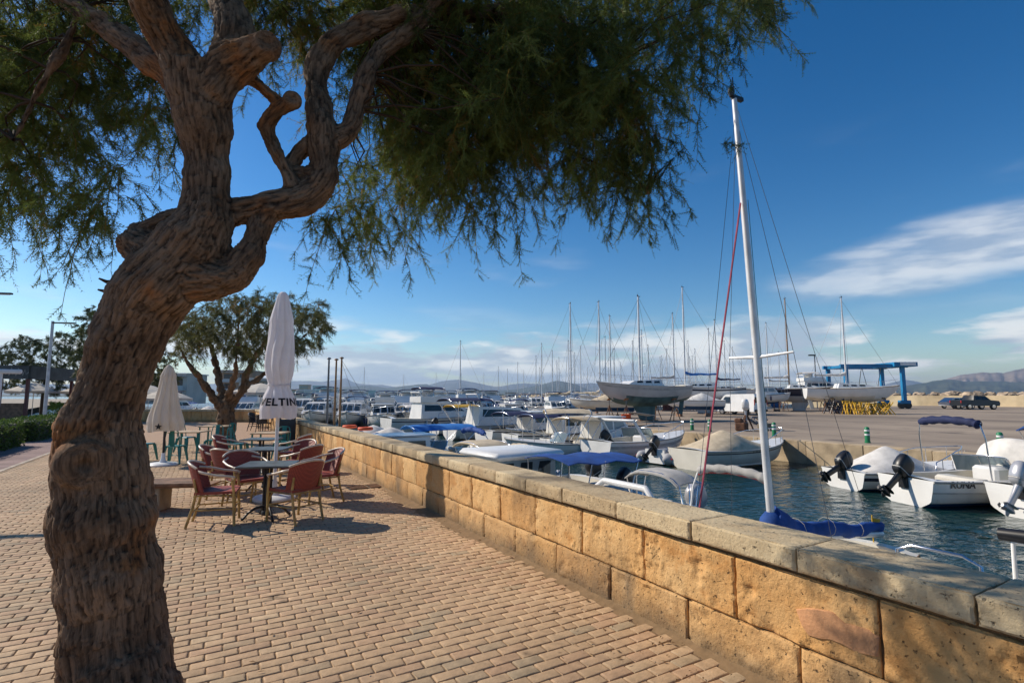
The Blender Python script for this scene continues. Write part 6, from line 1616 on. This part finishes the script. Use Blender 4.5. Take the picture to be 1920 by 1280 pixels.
for (x, y, px, w), k in zip(spots, kindn):
    hd = hd0 + rng.choice((0, 0, math.pi, .1, -.12)) + rng.uniform(-.08, .08); lab, fn = sets[k]
    if k not in first: o = first[k] = fn(lab); o.location = (x, y, WZ); o.rotation_euler = (0, 0, hd)
    else: o = copy_tree(first[k], (x, y, WZ), hd)
    o['group'] = lab.replace('white ', 'white ') + 's' if False else 'far moorings: ' + ('navy bimini boats', 'white covered boats', 'white cabin boats', 'navy canvas cruisers', 'flybridge cruisers', 'beige covered boats', 'blue canopy boats')[k]
    o.scale = (rng.uniform(.9, 1.12),) * 3
# ---------- moored yachts: one per mast seen against the sky
ms = [(680, 690), (870, 640), (862, 700), (938, 688), (955, 692), (1022, 645), (1040, 676), (1053, 671), (1060, 569), (1083, 662), (1114, 566), (1154, 592), (1138, 690), (1210, 620), (1233, 670), (1252, 691), (1236, 668), (1261, 683), (1299, 669), (1293, 668), (1322, 617), (1330, 696), (1368, 652), (910, 700), (760, 703), (815, 700), (1168, 680), (1098, 690), (985, 695), (1008, 690), (975, 680), (1000, 668), (1030, 658), (1072, 640), (1094, 650), (1128, 632), (1146, 655), (1180, 640), (1204, 662), (1222, 648), (1245, 655), (1284, 640), (1310, 655), (1340, 668), (1352, 640), (1385, 672), (1405, 655), (1432, 690), (1455, 660)]
ybase = None; seen = {}
for i, (px, yt) in enumerate(ms):
    hgt = 10.6 if yt < 640 else 9.2; top = hgt + 1.3 + WZ
    w = (top - CAMH) * 1000 / (742 - yt); w = min(w, 215.0)
    x, y = atw(px, w)
    if x > 19 and y < 52: k = 52.5 / y; x, y, w = x * k, y * k, w * k
    hd = KA(rng.choice((-1, 1)), rng.uniform(-.7, .3)); z_top = CAMH + (742 - yt) / 1000 * w
    sc = (z_top - WZ) / (10.0 + 1.3)
    if ybase is None: o, H = yacht('white sailing yacht with bare mast moored among the far boats', x, y, hd, cov=M_bluec); ybase = o
    elif i == 1: o, H = yacht('white sailing yacht with tan boom cover moored among the far boats', x, y, hd, cov=M_beigec); seen['b'] = o
    else: o = copy_tree(ybase if i % 2 else seen['b'], (x, y, WZ), hd)
    o['group'] = 'sailing yachts moored far off'; o.scale = (sc,) * 3
    o['label'] = 'white sailing yacht with %s moored among the far boats' % ('blue boom cover' if (i % 2 or i == 0) else 'tan boom cover')
    o['group'] = 'far yachts with ' + ('blue covers' if (i % 2 or i == 0) else 'tan covers')
# small pier building and white hut beyond the basin
for px, w, wd, h, lab in ((905, 172, 9, 3.2, 'low white pier building with dark arched roof across the basin'), (960, 178, 4, 2.6, 'small white hut at the end of the far pier')):
    x, y = atw(px, w); t = thing('pier_building', lab, 'building', (x, y, 0), KA(1, 0))
    b = MB(); b.box((0, 0, h / 2), (wd, 5, h)); wl = b.build('wall', M_whitec, t); b = MB(); b.rbox((0, 0, h + .15), (wd + .6, 5.6, .3), .05); b.build('roof', M_greyc, t)
    for k in range(int(wd / 2)): b = MB(); b.box((-wd / 2 + 1 + k * 2, -2.52, h * .55), (1.0, .06, 1.2)); b.build('window', M_glass, wl)
    b = MB(); b.box((0, 0, -.6), (wd + 2, 8, 1.16)); b.build('pier', M_quay, t)
# ================================================================== boatyard
def stand(x, y, h, rz, lab, m=None, group='boat stands propping the hauled yachts'):
    t = thing('boat_stand', lab, 'stand', (x, y, 0), rz, group)
    for k in range(3):
        a = k * 2.094; b = MB(); b.tube([(.42 * math.cos(a), .42 * math.sin(a), 0), (0, 0, h * .72)], .03, 6); b.build('leg', m or M_wood, t)
    b = MB(); b.tube([(0, 0, h * .6), (0, 0, h - .05)], .028, 6); b.build('screw', M_wire, t); b = MB(); b.rbox((0, 0, h - .02), (.3, .3, .06), .02, rx=.5); b.build('pad', M_teak, t)
KZ = 1.47          # waterline height when the keel stands on the ground
def hauled(lab, px, w, hd, stand_lab, **kw):
    x, y = atw(px, w); t, H = yacht(lab, x, y, hd, keel=True, z=KZ, **kw)
    for f in (-.25, .28):
        for sg in (-1, 1):
            lx, ly = H.L * f, sg * H.B * .40; stand(x + lx * math.cos(hd) - ly * math.sin(hd), y + lx * math.sin(hd) + ly * math.cos(hd), KZ + .02, hd, stand_lab)
    b = MB(); b.box((-.35, 0, -KZ + .03), (1.5, .4, .06)); b.build('keel_block', M_wood, t)
    return t, H
hauled('grey-white hauled yacht with green bottom, propped on stands at the yard edge', 1204, 37, KA(-1, -.42), 'wooden stand under the grey hauled yacht with green bottom', hull=M_ghull, bottom=M_tealb, L=7.4, B=2.5, F=.95, mast=5.9, xm=.2, stripe=M_greyc)
hauled('white hauled yacht with bright blue boom cover and tan sail over the cockpit', 1312, 52, KA(-1, .15), 'wooden stand under the white yacht with bright blue boom cover', hull=M_gel, bottom=M_ghull, L=8.0, B=2.7, F=1.05, mast=9.6, cov=M_royal, xm=1.4, boomlen=3.0, stripe=M_navy)
hauled('dark navy hulled hauled yacht with brown wooden mast', 1500, 61, KA(1, -.3), 'wooden stand under the navy hulled yacht', hull=M_navy, bottom=M_ghull, L=8.0, B=2.7, F=1.1, mast=10.1, cov=M_whitec, m_mast=M_mastb, xm=-1.2, boomlen=2.6)
hauled('white hauled yacht with stout pale mast beside the blue travel lift', 1594, 52, KA(1, -.25), 'wooden stand under the white yacht by the blue lift', hull=M_gel, bottom=M_gel2, L=8.2, B=2.7, F=1.0, mast=8.6, cov=M_whitec, xm=-.4, boomlen=2.8)
hauled('white hauled yacht farther back between the blue-covered one and the fishing boat', 1352, 70, KA(-1, .2), 'wooden stand under the white yacht farther back', hull=M_gel, bottom=M_redb, L=8.5, B=2.8, F=1.1, mast=8.8, cov=M_navyc)
hauled('pale hauled yacht with blue bottom far back behind the fishing boat', 1448, 78, KA(-1, .1), 'wooden stand under the pale yacht far back', hull=M_gel2, bottom=M_blueb, L=9, B=2.9, F=1.1, mast=9.5, cov=M_whitec)
hauled('white hauled yacht with rust-red bottom at the back of the yard', 1255, 62, KA(1, .2), 'wooden stand under the white yacht with rust-red bottom', hull=M_gel, bottom=M_redb, L=8, B=2.7, F=1.05, mast=8.5, cov=M_greyc)
# hauled motor boats on cradles
def cradle(t, z0, L_):
    for x in (-L_ * .25, L_ * .25):
        b = MB(); b.box((x, 0, -z0 + .12), (.2, 1.7, .24)); 
        b.build('cradle_beam', M_wood, t)
        for s in (-1, 1): b = MB(); b.tube([(x, s * .75, -z0), (x, s * .8, .1)], .05, 6); b.build('cradle_post', M_wood, t)
x, y = atw(1425, 60); t, H = pilot_boat('white hauled fishing boat with blue bottom and wheelhouse', x, y, KA(1, -.15), 6.2, 2.4, .8, bottom=M_blueb, glass=M_glassl); t.location.z = 1.0; cradle(t, 1.0, 6.2)
x, y = atw(1530, 64); t, H = cruiser('white hauled motor cruiser behind the navy yacht', x, y, KA(1, -.1), 8.4, 2.9, 1.2, fly=True, canvas=M_whitec); t.location.z = 1.2; cradle(t, 1.2, 8)
x, y = atw(1298, 45); t, H = open_boat('small white hauled boat under the stern of the white yacht', x, y, KA(-1, .1), 4.8, 1.8, .6, cov=M_whitec, motor=None); t.location.z = .75; cradle(t, .75, 4.8)
x, y = atw(1126, 42); t, H = open_boat('small cream hauled boat beside the bow of the grey yacht', x, y, KA(-1, .2), 5, 1.9, .65, hull=M_gel2, cov=M_beigec, motor=None); t.location.z = .7; cradle(t, .7, 5)
x, y = atw(1150, 50); t, H = open_boat('long beige hauled hull behind the bow of the grey yacht', x, y, KA(-1, .1), 6.4, 2.1, .7, hull=M_gel2, cov=M_greyc, motor=None); t.location.z = .9; cradle(t, .9, 6.4)
# white awning tent by the yard edge
x, y = atw(1158, 31); t = thing('work_awning', 'white sagging work awning on thin poles at the yard edge', 'awning', (x, y, 0), KA(1, 0))
b = MB(); b.sheet([[(-1.9 + 3.8 * i / 10, -.9 + j * .6, .62 + .22 * math.sin(i / 10 * math.pi) - .03 * j) for j in range(4)] for i in range(11)], .02); b.build('canopy', M_whitec, t, smooth=60)
for xx in (-1.8, 1.8):
    for yy in (-.85, .85): b = MB(); b.tube([(xx, yy, 0), (xx, yy, .66)], .02, 6); b.build('pole', M_wire, t)
# van
def wheel(parent, x, y, r, w=.2):
    b = MB(); b.lathe([(r * .55, -w / 2), (r * .95, -w / 2), (r, -w * .3), (r, w * .3), (r * .95, w / 2), (r * .55, w / 2)], n=20)
    o = b.build('wheel', M_motor, parent, smooth=40); o.rotation_euler = (math.pi / 2, 0, 0); o.location = (x, y, r)
    b = MB(); b.lathe([(r * .2, -w * .52), (r * .56, -w * .50), (r * .56, w * .50), (r * .2, w * .52)], n=16); q = b.build('rim', M_ss, o, smooth=40)
def car_body(t, prof, hw, m, glassq, arch=()):
    """side profile extruded with rounded shoulders (tumblehome above the belt)"""
    zs = [p[1] for p in prof]; zt = max(zs); belt = glassq[0][0][1]
    def half(z): return hw if z <= belt else hw - (z - belt) / (zt - belt) * hw * .22
    n = len(prof); rings = []
    for f in (-1, -.94, .94, 1):
        k = 1 if abs(f) < .99 else .975
        rings.append([(x * (k if abs(f) > .99 else 1), f * half(z), z) for x, z in prof])
    b = MB(); b.loft(rings); o = b.build('body', m, t, smooth=35)
    for q in glassq: side_window(t, q, half, M_glass, .012)
    return half
x, y = atw(1385, 49); v = thing('white_van', 'white panel van parked among the hauled boats, rear doors towards the harbour', 'van', (x, y, 0), KA(-.55, 1))
hf = car_body(v, [(-2.1, .32), (2.05, .32), (2.1, .75), (1.75, 1.0), (1.15, 1.75), (.9, 1.85), (-2.0, 1.88), (-2.12, 1.7)], .9, M_gel, [[(.45, 1.1), (1.38, 1.1), (1.0, 1.62), (.45, 1.62)]])
b = MB(); b.box((-2.13, -.42, 1.35), (.03, .72, .5)); b.build('rear_window', M_glass, v); b = MB(); b.box((-2.13, .42, 1.35), (.03, .72, .5)); b.build('rear_window', M_glass, v)
for s in (-1, 1): b = MB(); b.rbox((-2.12, s * .84, 1.15), (.06, .09, .5), .02); b.build('tail_light', M_redp, v)
b = MB(); b.rbox((-2.14, 0, .42), (.1, 1.7, .2), .03); b.build('bumper', M_motor, v)
for sx in (-1.3, 1.3):
    for sy in (-.8, .8): wheel(v, sx, sy, .32)
x, y = atw(1822, 68); c = thing('pickup_truck', 'dark grey double cab pickup parked by the sea wall', 'pickup', (x, y, 0), KA(1, .05))
M_dgrey = mat('dark_grey_paint', (.02, .022, .026), .3, var=.05)
car_body(c, [(-2.55, .5), (2.45, .45), (2.55, .8), (2.4, 1.08), (1.3, 1.18), (.75, 1.72), (-.75, 1.76), (-1.0, 1.2), (-2.55, 1.18)], .92, M_dgrey, [[(-.7, 1.22), (.1, 1.22), (.1, 1.62), (-.6, 1.64)], [(.18, 1.22), (1.1, 1.22), (.7, 1.62), (.18, 1.63)]])
for sx in (-1.55, 1.6):
    for sy in (-.82, .82): wheel(c, sx, sy, .39, .26)
for s in (-1, 1): b = MB(); b.rbox((2.5, s * .7, .86), (.08, .3, .16), .03); b.build('headlight', M_glassl, c); 
for s in (-1, 1): b = MB(); b.rbox((-2.56, s * .8, .98), (.05, .12, .3), .02); b.build('tail_light', M_redp, c)
x, y = atw(1790, 72); c = thing('silver_car', 'pale silver hatchback parked behind the dark pickup by the sea wall', 'car', (x, y, 0), KA(1, .08)); M_silver = mat('silver_paint', (.55, .56, .58), .3, metal=.3, var=.04)
car_body(c, [(-2.0, .4), (2.0, .36), (2.1, .65), (1.9, .88), (1.0, .98), (.35, 1.45), (-1.2, 1.48), (-1.85, 1.0), (-2.1, .9)], .86, M_silver, [[(-1.3, 1.0), (-.4, 1.0), (-.4, 1.36), (-1.0, 1.37)], [(-.32, 1.0), (.75, 1.0), (.3, 1.36), (-.32, 1.37)]])
for sx in (-1.25, 1.3):
    for sy in (-.78, .78): wheel(c, sx, sy, .31)
for s in (-1, 1): b = MB(); b.rbox((-2.05, s * .68, .9), (.08, .25, .14), .03); b.build('tail_light', M_redp, c)
x, y = atw(1806, 78); c = thing('navy_car', 'dark blue car between the silver hatchback and the pickup', 'car', (x, y, 0), KA(1, .05)); M_dblue = mat('dark_blue_paint', (.01, .015, .04), .3, var=.04)
car_body(c, [(-2.1, .4), (2.0, .36), (2.1, .65), (1.95, .85), (1.1, .95), (.4, 1.42), (-.9, 1.45), (-1.6, 1.0), (-2.1, .95)], .86, M_dblue, [[(-1.1, .98), (-.3, .98), (-.3, 1.33), (-.8, 1.34)], [(-.22, .98), (.8, .98), (.35, 1.33), (-.22, 1.34)]])
for sx in (-1.25, 1.3):
    for sy in (-.78, .78): wheel(c, sx, sy, .31)
# green and white bollards along the quay edge
M_grn = mat('bollard_green', (.008, .19, .075), .45, var=.08)
for i, (px, py, lab) in enumerate(((1298, 806, 'green banded bollard nearest the moored cruiser with radar arch'), (1331, 809, 'green banded bollard beside the rusty debris heap'), (1452, 817, 'green banded bollard between the debris and the cream speedboat bow'), (1627, 830, 'green banded bollard behind the tented white boat'), (1877, 845, 'green banded bollard behind the open navy bimini boat'))):
    p = G(px, py); t = thing('quay_bollard', lab, 'bollard', (p.x, p.y, 0), 0, 'green bollards along the quay')
    b = MB(); b.lathe([(.10, 0), (.10, .04), (.085, .05), (.085, .50), (.07, .56), (.03, .58)], n=14); b.build('post', M_grn, t, smooth=50)
    for z in (.27, .42): b = MB(); b.lathe([(.088, z), (.088, z + .06)], n=14); b.build('band', M_white, t, smooth=50)
# debris at the quay edge
M_rust = mat('rusty_iron', (.12, .055, .03), .85, var=.4, vscale=5)
p = G(1400, 806); t = thing('engine_block', 'old outboard and rusty engine parts heaped on the quay edge', 'scrap', (p.x, p.y, 0), .4)
b = MB(); b.rbox((-.9, 0, .22), (.6, .5, .42), .06); b.rbox((-1.0, .1, .5), (.35, .35, .25), .06); b.build('crate', M_rust, t, smooth=30)
outboard(t, .15, 1.0, M_gel, .0, 1.15)
b = MB(); b.tube([(.1, -.3, 0), (0, 0, .9)], .04, 6); b.tube([(.1, .3, 0), (0, 0, .9)], .04, 6); b.tube([(-.5, 0, 0), (0, 0, .9)], .04, 6); b.build('stand', M_rust, t)
b = MB()
for k in range(6): b.tube([(.8 + .5 * math.cos(a * .5 + k), .3 * math.sin(a * .5 + k) - .1 * k, .45 + .18 * math.sin(a * .4 + k * 1.3)) for a in range(10)], .03, 6)
b.build('hose_coil', M_wire, t, smooth=60)
for k, (dx, dy, lab) in enumerate(((.3, -.7, 'grey concrete block lying by the old engine, single'), (1.0, -.6, 'grey concrete blocks stack by the hose coil'))):
    q = MB(); q.rbox((0, 0, .17), (.45, .3, .34), .02); o = q.build('concrete_block', M_quay, loc=(p.x + dx, p.y + dy, 0), rz=.3 * k); tag(o, lab, 'block')
# blue travel lift
tl = thing('travel_lift', 'tall blue boat travel lift with four legs and wide top beams', 'boat lift', K(48.8, 74), KA(1, -.05)); tl.scale = (.84, .84, .93); M_lift = mat('lift_blue', (.01, .20, .42), .5, var=.15, vscale=.8)
for sx in (-4.4, 4.4):
    for sy in (-2.6, 2.6):
        b = MB(); b.box((sx, sy, 3.55), (.55, .5, 4.9)); b.build('leg', M_lift, tl)
        b = MB(); b.rbox((sx, sy, .95), (1.7, .7, .5), .06); ax = b.build('bogie', M_lift, tl)
        for d in (-.5, .5): b = MB(); b.lathe([(.3, -.2), (.5, -.2), (.5, .2), (.3, .2)], n=16); o = b.build('wheel', M_motor, ax); o.rotation_euler = (math.pi / 2, 0, 0); o.location = (sx + d, sy, .5)
for sy in (-2.6, 2.6): b = MB(); b.box((0, sy, 6.15), (10.4, .45, .5)); b.box((0, sy, 1.5), (8.4, .3, .3)) if sy > 0 else None; b.build('side_beam', M_lift, tl)
b = MB(); b.box((4.6, 0, 6.35), (3.6, 6.6, .62)); b.build('top_platform', M_lift, tl); b = MB(); b.box((-4.4, 0, 6.1), (.5, 5.2, .4)); b.build('cross_beam', M_lift, tl)
b = MB(); b.box((4.9, -3.36, 6.38), (2.4, .05, .4)); b.build('name_panel', M_white, tl)
for sx in (-1.8, 1.2): b = MB(); b.tube([(sx, -2.5, 6.0), (sx, -1.2, 2.6), (sx, 0, 2.2), (sx, 1.2, 2.6), (sx, 2.5, 6.0)], .05, 5); b.build('sling', M_wire, tl)
p = K(41.5, 73); t = thing('yard_lamp', 'slim dark yard lamp post with flat head left of the blue lift', 'lamp post', (p.x, p.y, 0), KA(1, 0)); b = MB(); b.tube([(0, 0, 0), (0, 0, 7.2)], .07, 8); b.build('pole', M_wire, t); b = MB(); b.rbox((-.35, 0, 7.25), (.9, .35, .18), .04); b.build('head', M_black, t)
# folding stands heaped: yellow and blue trestles
gi = 0
def trestle(x, y, rz, m, lab, grp, h=1.25):
    t = thing('trestle', lab, 'trestle', (x, y, 0), rz, grp)
    for s in (-1, 1):
        b = MB(); b.tube([(-.45, s * .35, 0), (.35, s * .3, h)], .045, 6); b.build('leg', m, t); b = MB(); b.tube([(.45, s * .35, 0), (-.35, s * .3, h)], .045, 6); b.build('leg', m, t)
    b = MB(); b.tube([(.35, -.34, h), (.35, .34, h)], .045, 6); b.tube([(0, -.32, h * .5), (0, .32, h * .5)], .03, 6); b.build('bar', m, t)
for i in range(13):
    x, y = atw(1585 + i * 6.2, 50.5 + rng.uniform(-1.3, 1.3)); trestle(x, y, rng.uniform(0, 3), M_yel, 'yellow steel trestle in the heap below the white yacht by the lift', 'yellow trestles heaped in the yard', 1.0 + rng.uniform(-.2, .25))
for i in range(8):
    x, y = atw(1552 + i * 6.5, 51.5 + rng.uniform(-1, 1)); trestle(x, y, rng.uniform(0, 3), M_navy, 'dark blue steel trestle next to the yellow ones in the yard', 'dark trestles heaped in the yard', 1.2 + rng.uniform(-.2, .25))
# people-free clutter under the grey yacht: pallets, tins, ladders
for i, (px, w, m, lab) in enumerate(((1108, 34, M_wood, 'weathered pallet leaning near the grey yacht, plain brown'), (1140, 34.5, M_pale_wood, 'pale pallet on the ground below the grey yacht bow'), (1172, 35, M_orange, 'orange plastic tub below the grey yacht'), (1088, 36, M_whitec, 'white plastic tub on the yard edge by the basin'))):
    x, y = atw(px, w); t = thing('pallet' if i < 2 else 'plastic_tub', lab, 'pallet' if i < 2 else 'tub', (x, y, 0), rng.uniform(0, 2))
    if i < 2:
        for k in range(5): b = MB(); b.box((-.5 + k * .25, 0, .13), (.12, 1.0, .025)); b.build('slat', m, t)
        for k in range(3): b = MB(); b.box((0, -.42 + k * .42, .06), (1.15, .1, .11)); b.build('bearer', m, t)
    else: b = MB(); b.lathe([(.26, 0), (.32, .5), (.35, .52), (.30, .5), (.25, .08)], n=14); b.build('tub', m, t, smooth=50)

# ================================================================== town
M_apt = mat('apartment_render', (.58, .52, .45), .85, var=.12, vscale=.3); M_apt2 = mat('apartment_brown', (.40, .27, .18), .85, var=.12, vscale=.3); M_slab = mat('balcony_slab', (.62, .6, .57), .8, var=.08)
M_rooft = mat('roof_tile', (.35, .15, .08), .85, var=.2, vscale=1)
def block(px, w, wd, floors, m, lab, dp=9, rz=None, base=0.0):
    x, y = atw(px, w); t = thing('apartment_building', lab, 'building', (x, y, base), KA(1, .1) if rz is None else rz); h = floors * 2.9 + .5
    b = MB(); b.box((0, 0, h / 2), (wd, dp, h)); wl = b.build('wall', m, t)
    b = MB(); b.box((0, 0, h + .12), (wd + .5, dp + .5, .24)); b.build('roof', M_slab, t)
    n = max(2, int(wd / 3.2))
    for f in range(floors):
        z = f * 2.9
        b = MB(); b.box((0, -dp / 2 - .6, z + 2.95), (wd * .96, 1.2, .16)); bl = b.build('balcony', M_slab, t)
        b = MB(); b.box((0, -dp / 2 - 1.17, z + 3.45), (wd * .96, .05, .85)); b.build('parapet', M_slab, bl) if f < floors - 1 else None
        for k in range(n): b = MB(); b.box((-wd / 2 + wd * (k + .5) / n, -dp / 2 - .02, z + 1.5), (wd / n * .55, .06, 1.9)); b.build('window', M_glass, wl)
    return t
block(318, 118, 12, 2, M_apt, 'pale apartment block with balcony bands behind the cream parasol')
block(500, 150, 11, 2, M_apt, 'grey apartment block behind the terrace tree, right of its fork')
block(250, 125, 12, 2, M_apt2, 'brown apartment block hidden beside the big trunk')
block(455, 165, 9, 3, M_apt2, 'brown block seen through the terrace tree branches')
M_w1 = mat('far_wall_white', (.62, .58, .52), .9, var=.08); M_w2 = mat('far_wall_ochre', (.48, .33, .22), .9, var=.1)
for i in range(26):
    px = 556 + i * 5.6 + rng.uniform(-2, 2); w = rng.uniform(560, 760); x, y = atw(px, w); h = rng.choice((6, 8, 9, 11, 13)) * (1.25 if i < 4 else 1 if i < 17 else .65); wd = rng.uniform(7, 13)
    ochre = rng.random() < .3
    t = thing('town_house', ('ochre flat-roofed' if ochre else 'pale flat-roofed') + ' town building on the far shore', 'building', (x, y, -1), KA(1, rng.uniform(-.2, .2)), 'far shore town buildings, ' + ('ochre' if ochre else 'pale'))
    b = MB(); b.box((0, 0, h / 2), (wd, 9, h)); wl = b.build('wall', M_w2 if ochre else M_w1, t); b = MB(); b.box((0, 0, h + .3), (wd + .6, 9.6, .6)); b.build('roof', M_rooft if ochre else M_w1, t)
    for f in range(int(h / 3)):
        b = MB(); b.box((0, -4.55, 1.8 + f * 3), (wd * .8, .1, 1.1)); b.build('window_band', M_glassl, wl)
# white villas scattered on the coastal hill across the bay
for i in range(46):
    px = rng.triangular(1655, 1850, 1720); w = 2840 + rng.uniform(-30, 60); x, y = atw(px, w); z = rng.uniform(1, 24) * (1.0 if px < 1780 else .5)
    t = thing('hillside_villa', 'white villa among trees on the coastal hill across the bay', 'building', (x, y, z), KA(1, rng.uniform(-.3, .3)), 'white villas on the coastal hill')
    wd = rng.uniform(8, 20); h = rng.uniform(5, 9)
    b = MB(); b.box((0, 0, h / 2 - 6), (wd, 10, h + 12)); b.build('wall', M_w1, t); b = MB(); b.prism([(-wd / 2 - .5, h), (wd / 2 + .5, h), (0, h + 2)], -5.5, 5.5); b.build('roof', M_rooft, t)
# far shore trees: one continuous belt
fb = MB()
for i in range(900):
    px = rng.uniform(540, 1010); w = rng.uniform(1250, 1500); x, y = atw(px, w); h = rng.uniform(4, 9) * (1 if px < 900 else .6); r = rng.uniform(5, 10)
    vs = [(x + r * math.cos(a * 1.047), y + r * math.sin(a * 1.047), rng.uniform(0, 2)) for a in range(6)] + [(x + .6 * r * math.cos(a * 1.047 + .4), y + .6 * r * math.sin(a * 1.047 + .4), h * rng.uniform(.75, 1)) for a in range(6)] + [(x, y, h * 1.1)]
    fb.add(vs, [(a, (a + 1) % 6, 6 + (a + 1) % 6, 6 + a) for a in range(6)] + [(6 + a, 6 + (a + 1) % 6, 12) for a in range(6)])
o = fb.build('far_shore_wood', mat('far_wood', (.035, .05, .02), .95, var=.3, vscale=.05)); tag(o, 'dark belt of trees along the far shore below the hills', 'trees', kind='stuff')

# ================================================================== air
hz = MB(); hz.box((0, 3000, 153), (21000, 14500, 312)); ho = hz.build('haze', None); tag(ho, 'thin blue sea haze over the bay', 'haze', kind='stuff')
hm = bpy.data.materials.new('haze'); hm.use_nodes = True; N, L = nodes(hm); N.clear(); ou = N.new('ShaderNodeOutputMaterial'); pv = N.new('ShaderNodeVolumePrincipled')
pv.inputs['Color'].default_value = (.50, .70, 1.0, 1); pv.inputs['Density'].default_value = 1.1e-4; pv.inputs['Anisotropy'].default_value = .2; L.new(pv.outputs[0], ou.inputs['Volume']); ho.data.materials.clear(); ho.data.materials.append(hm)
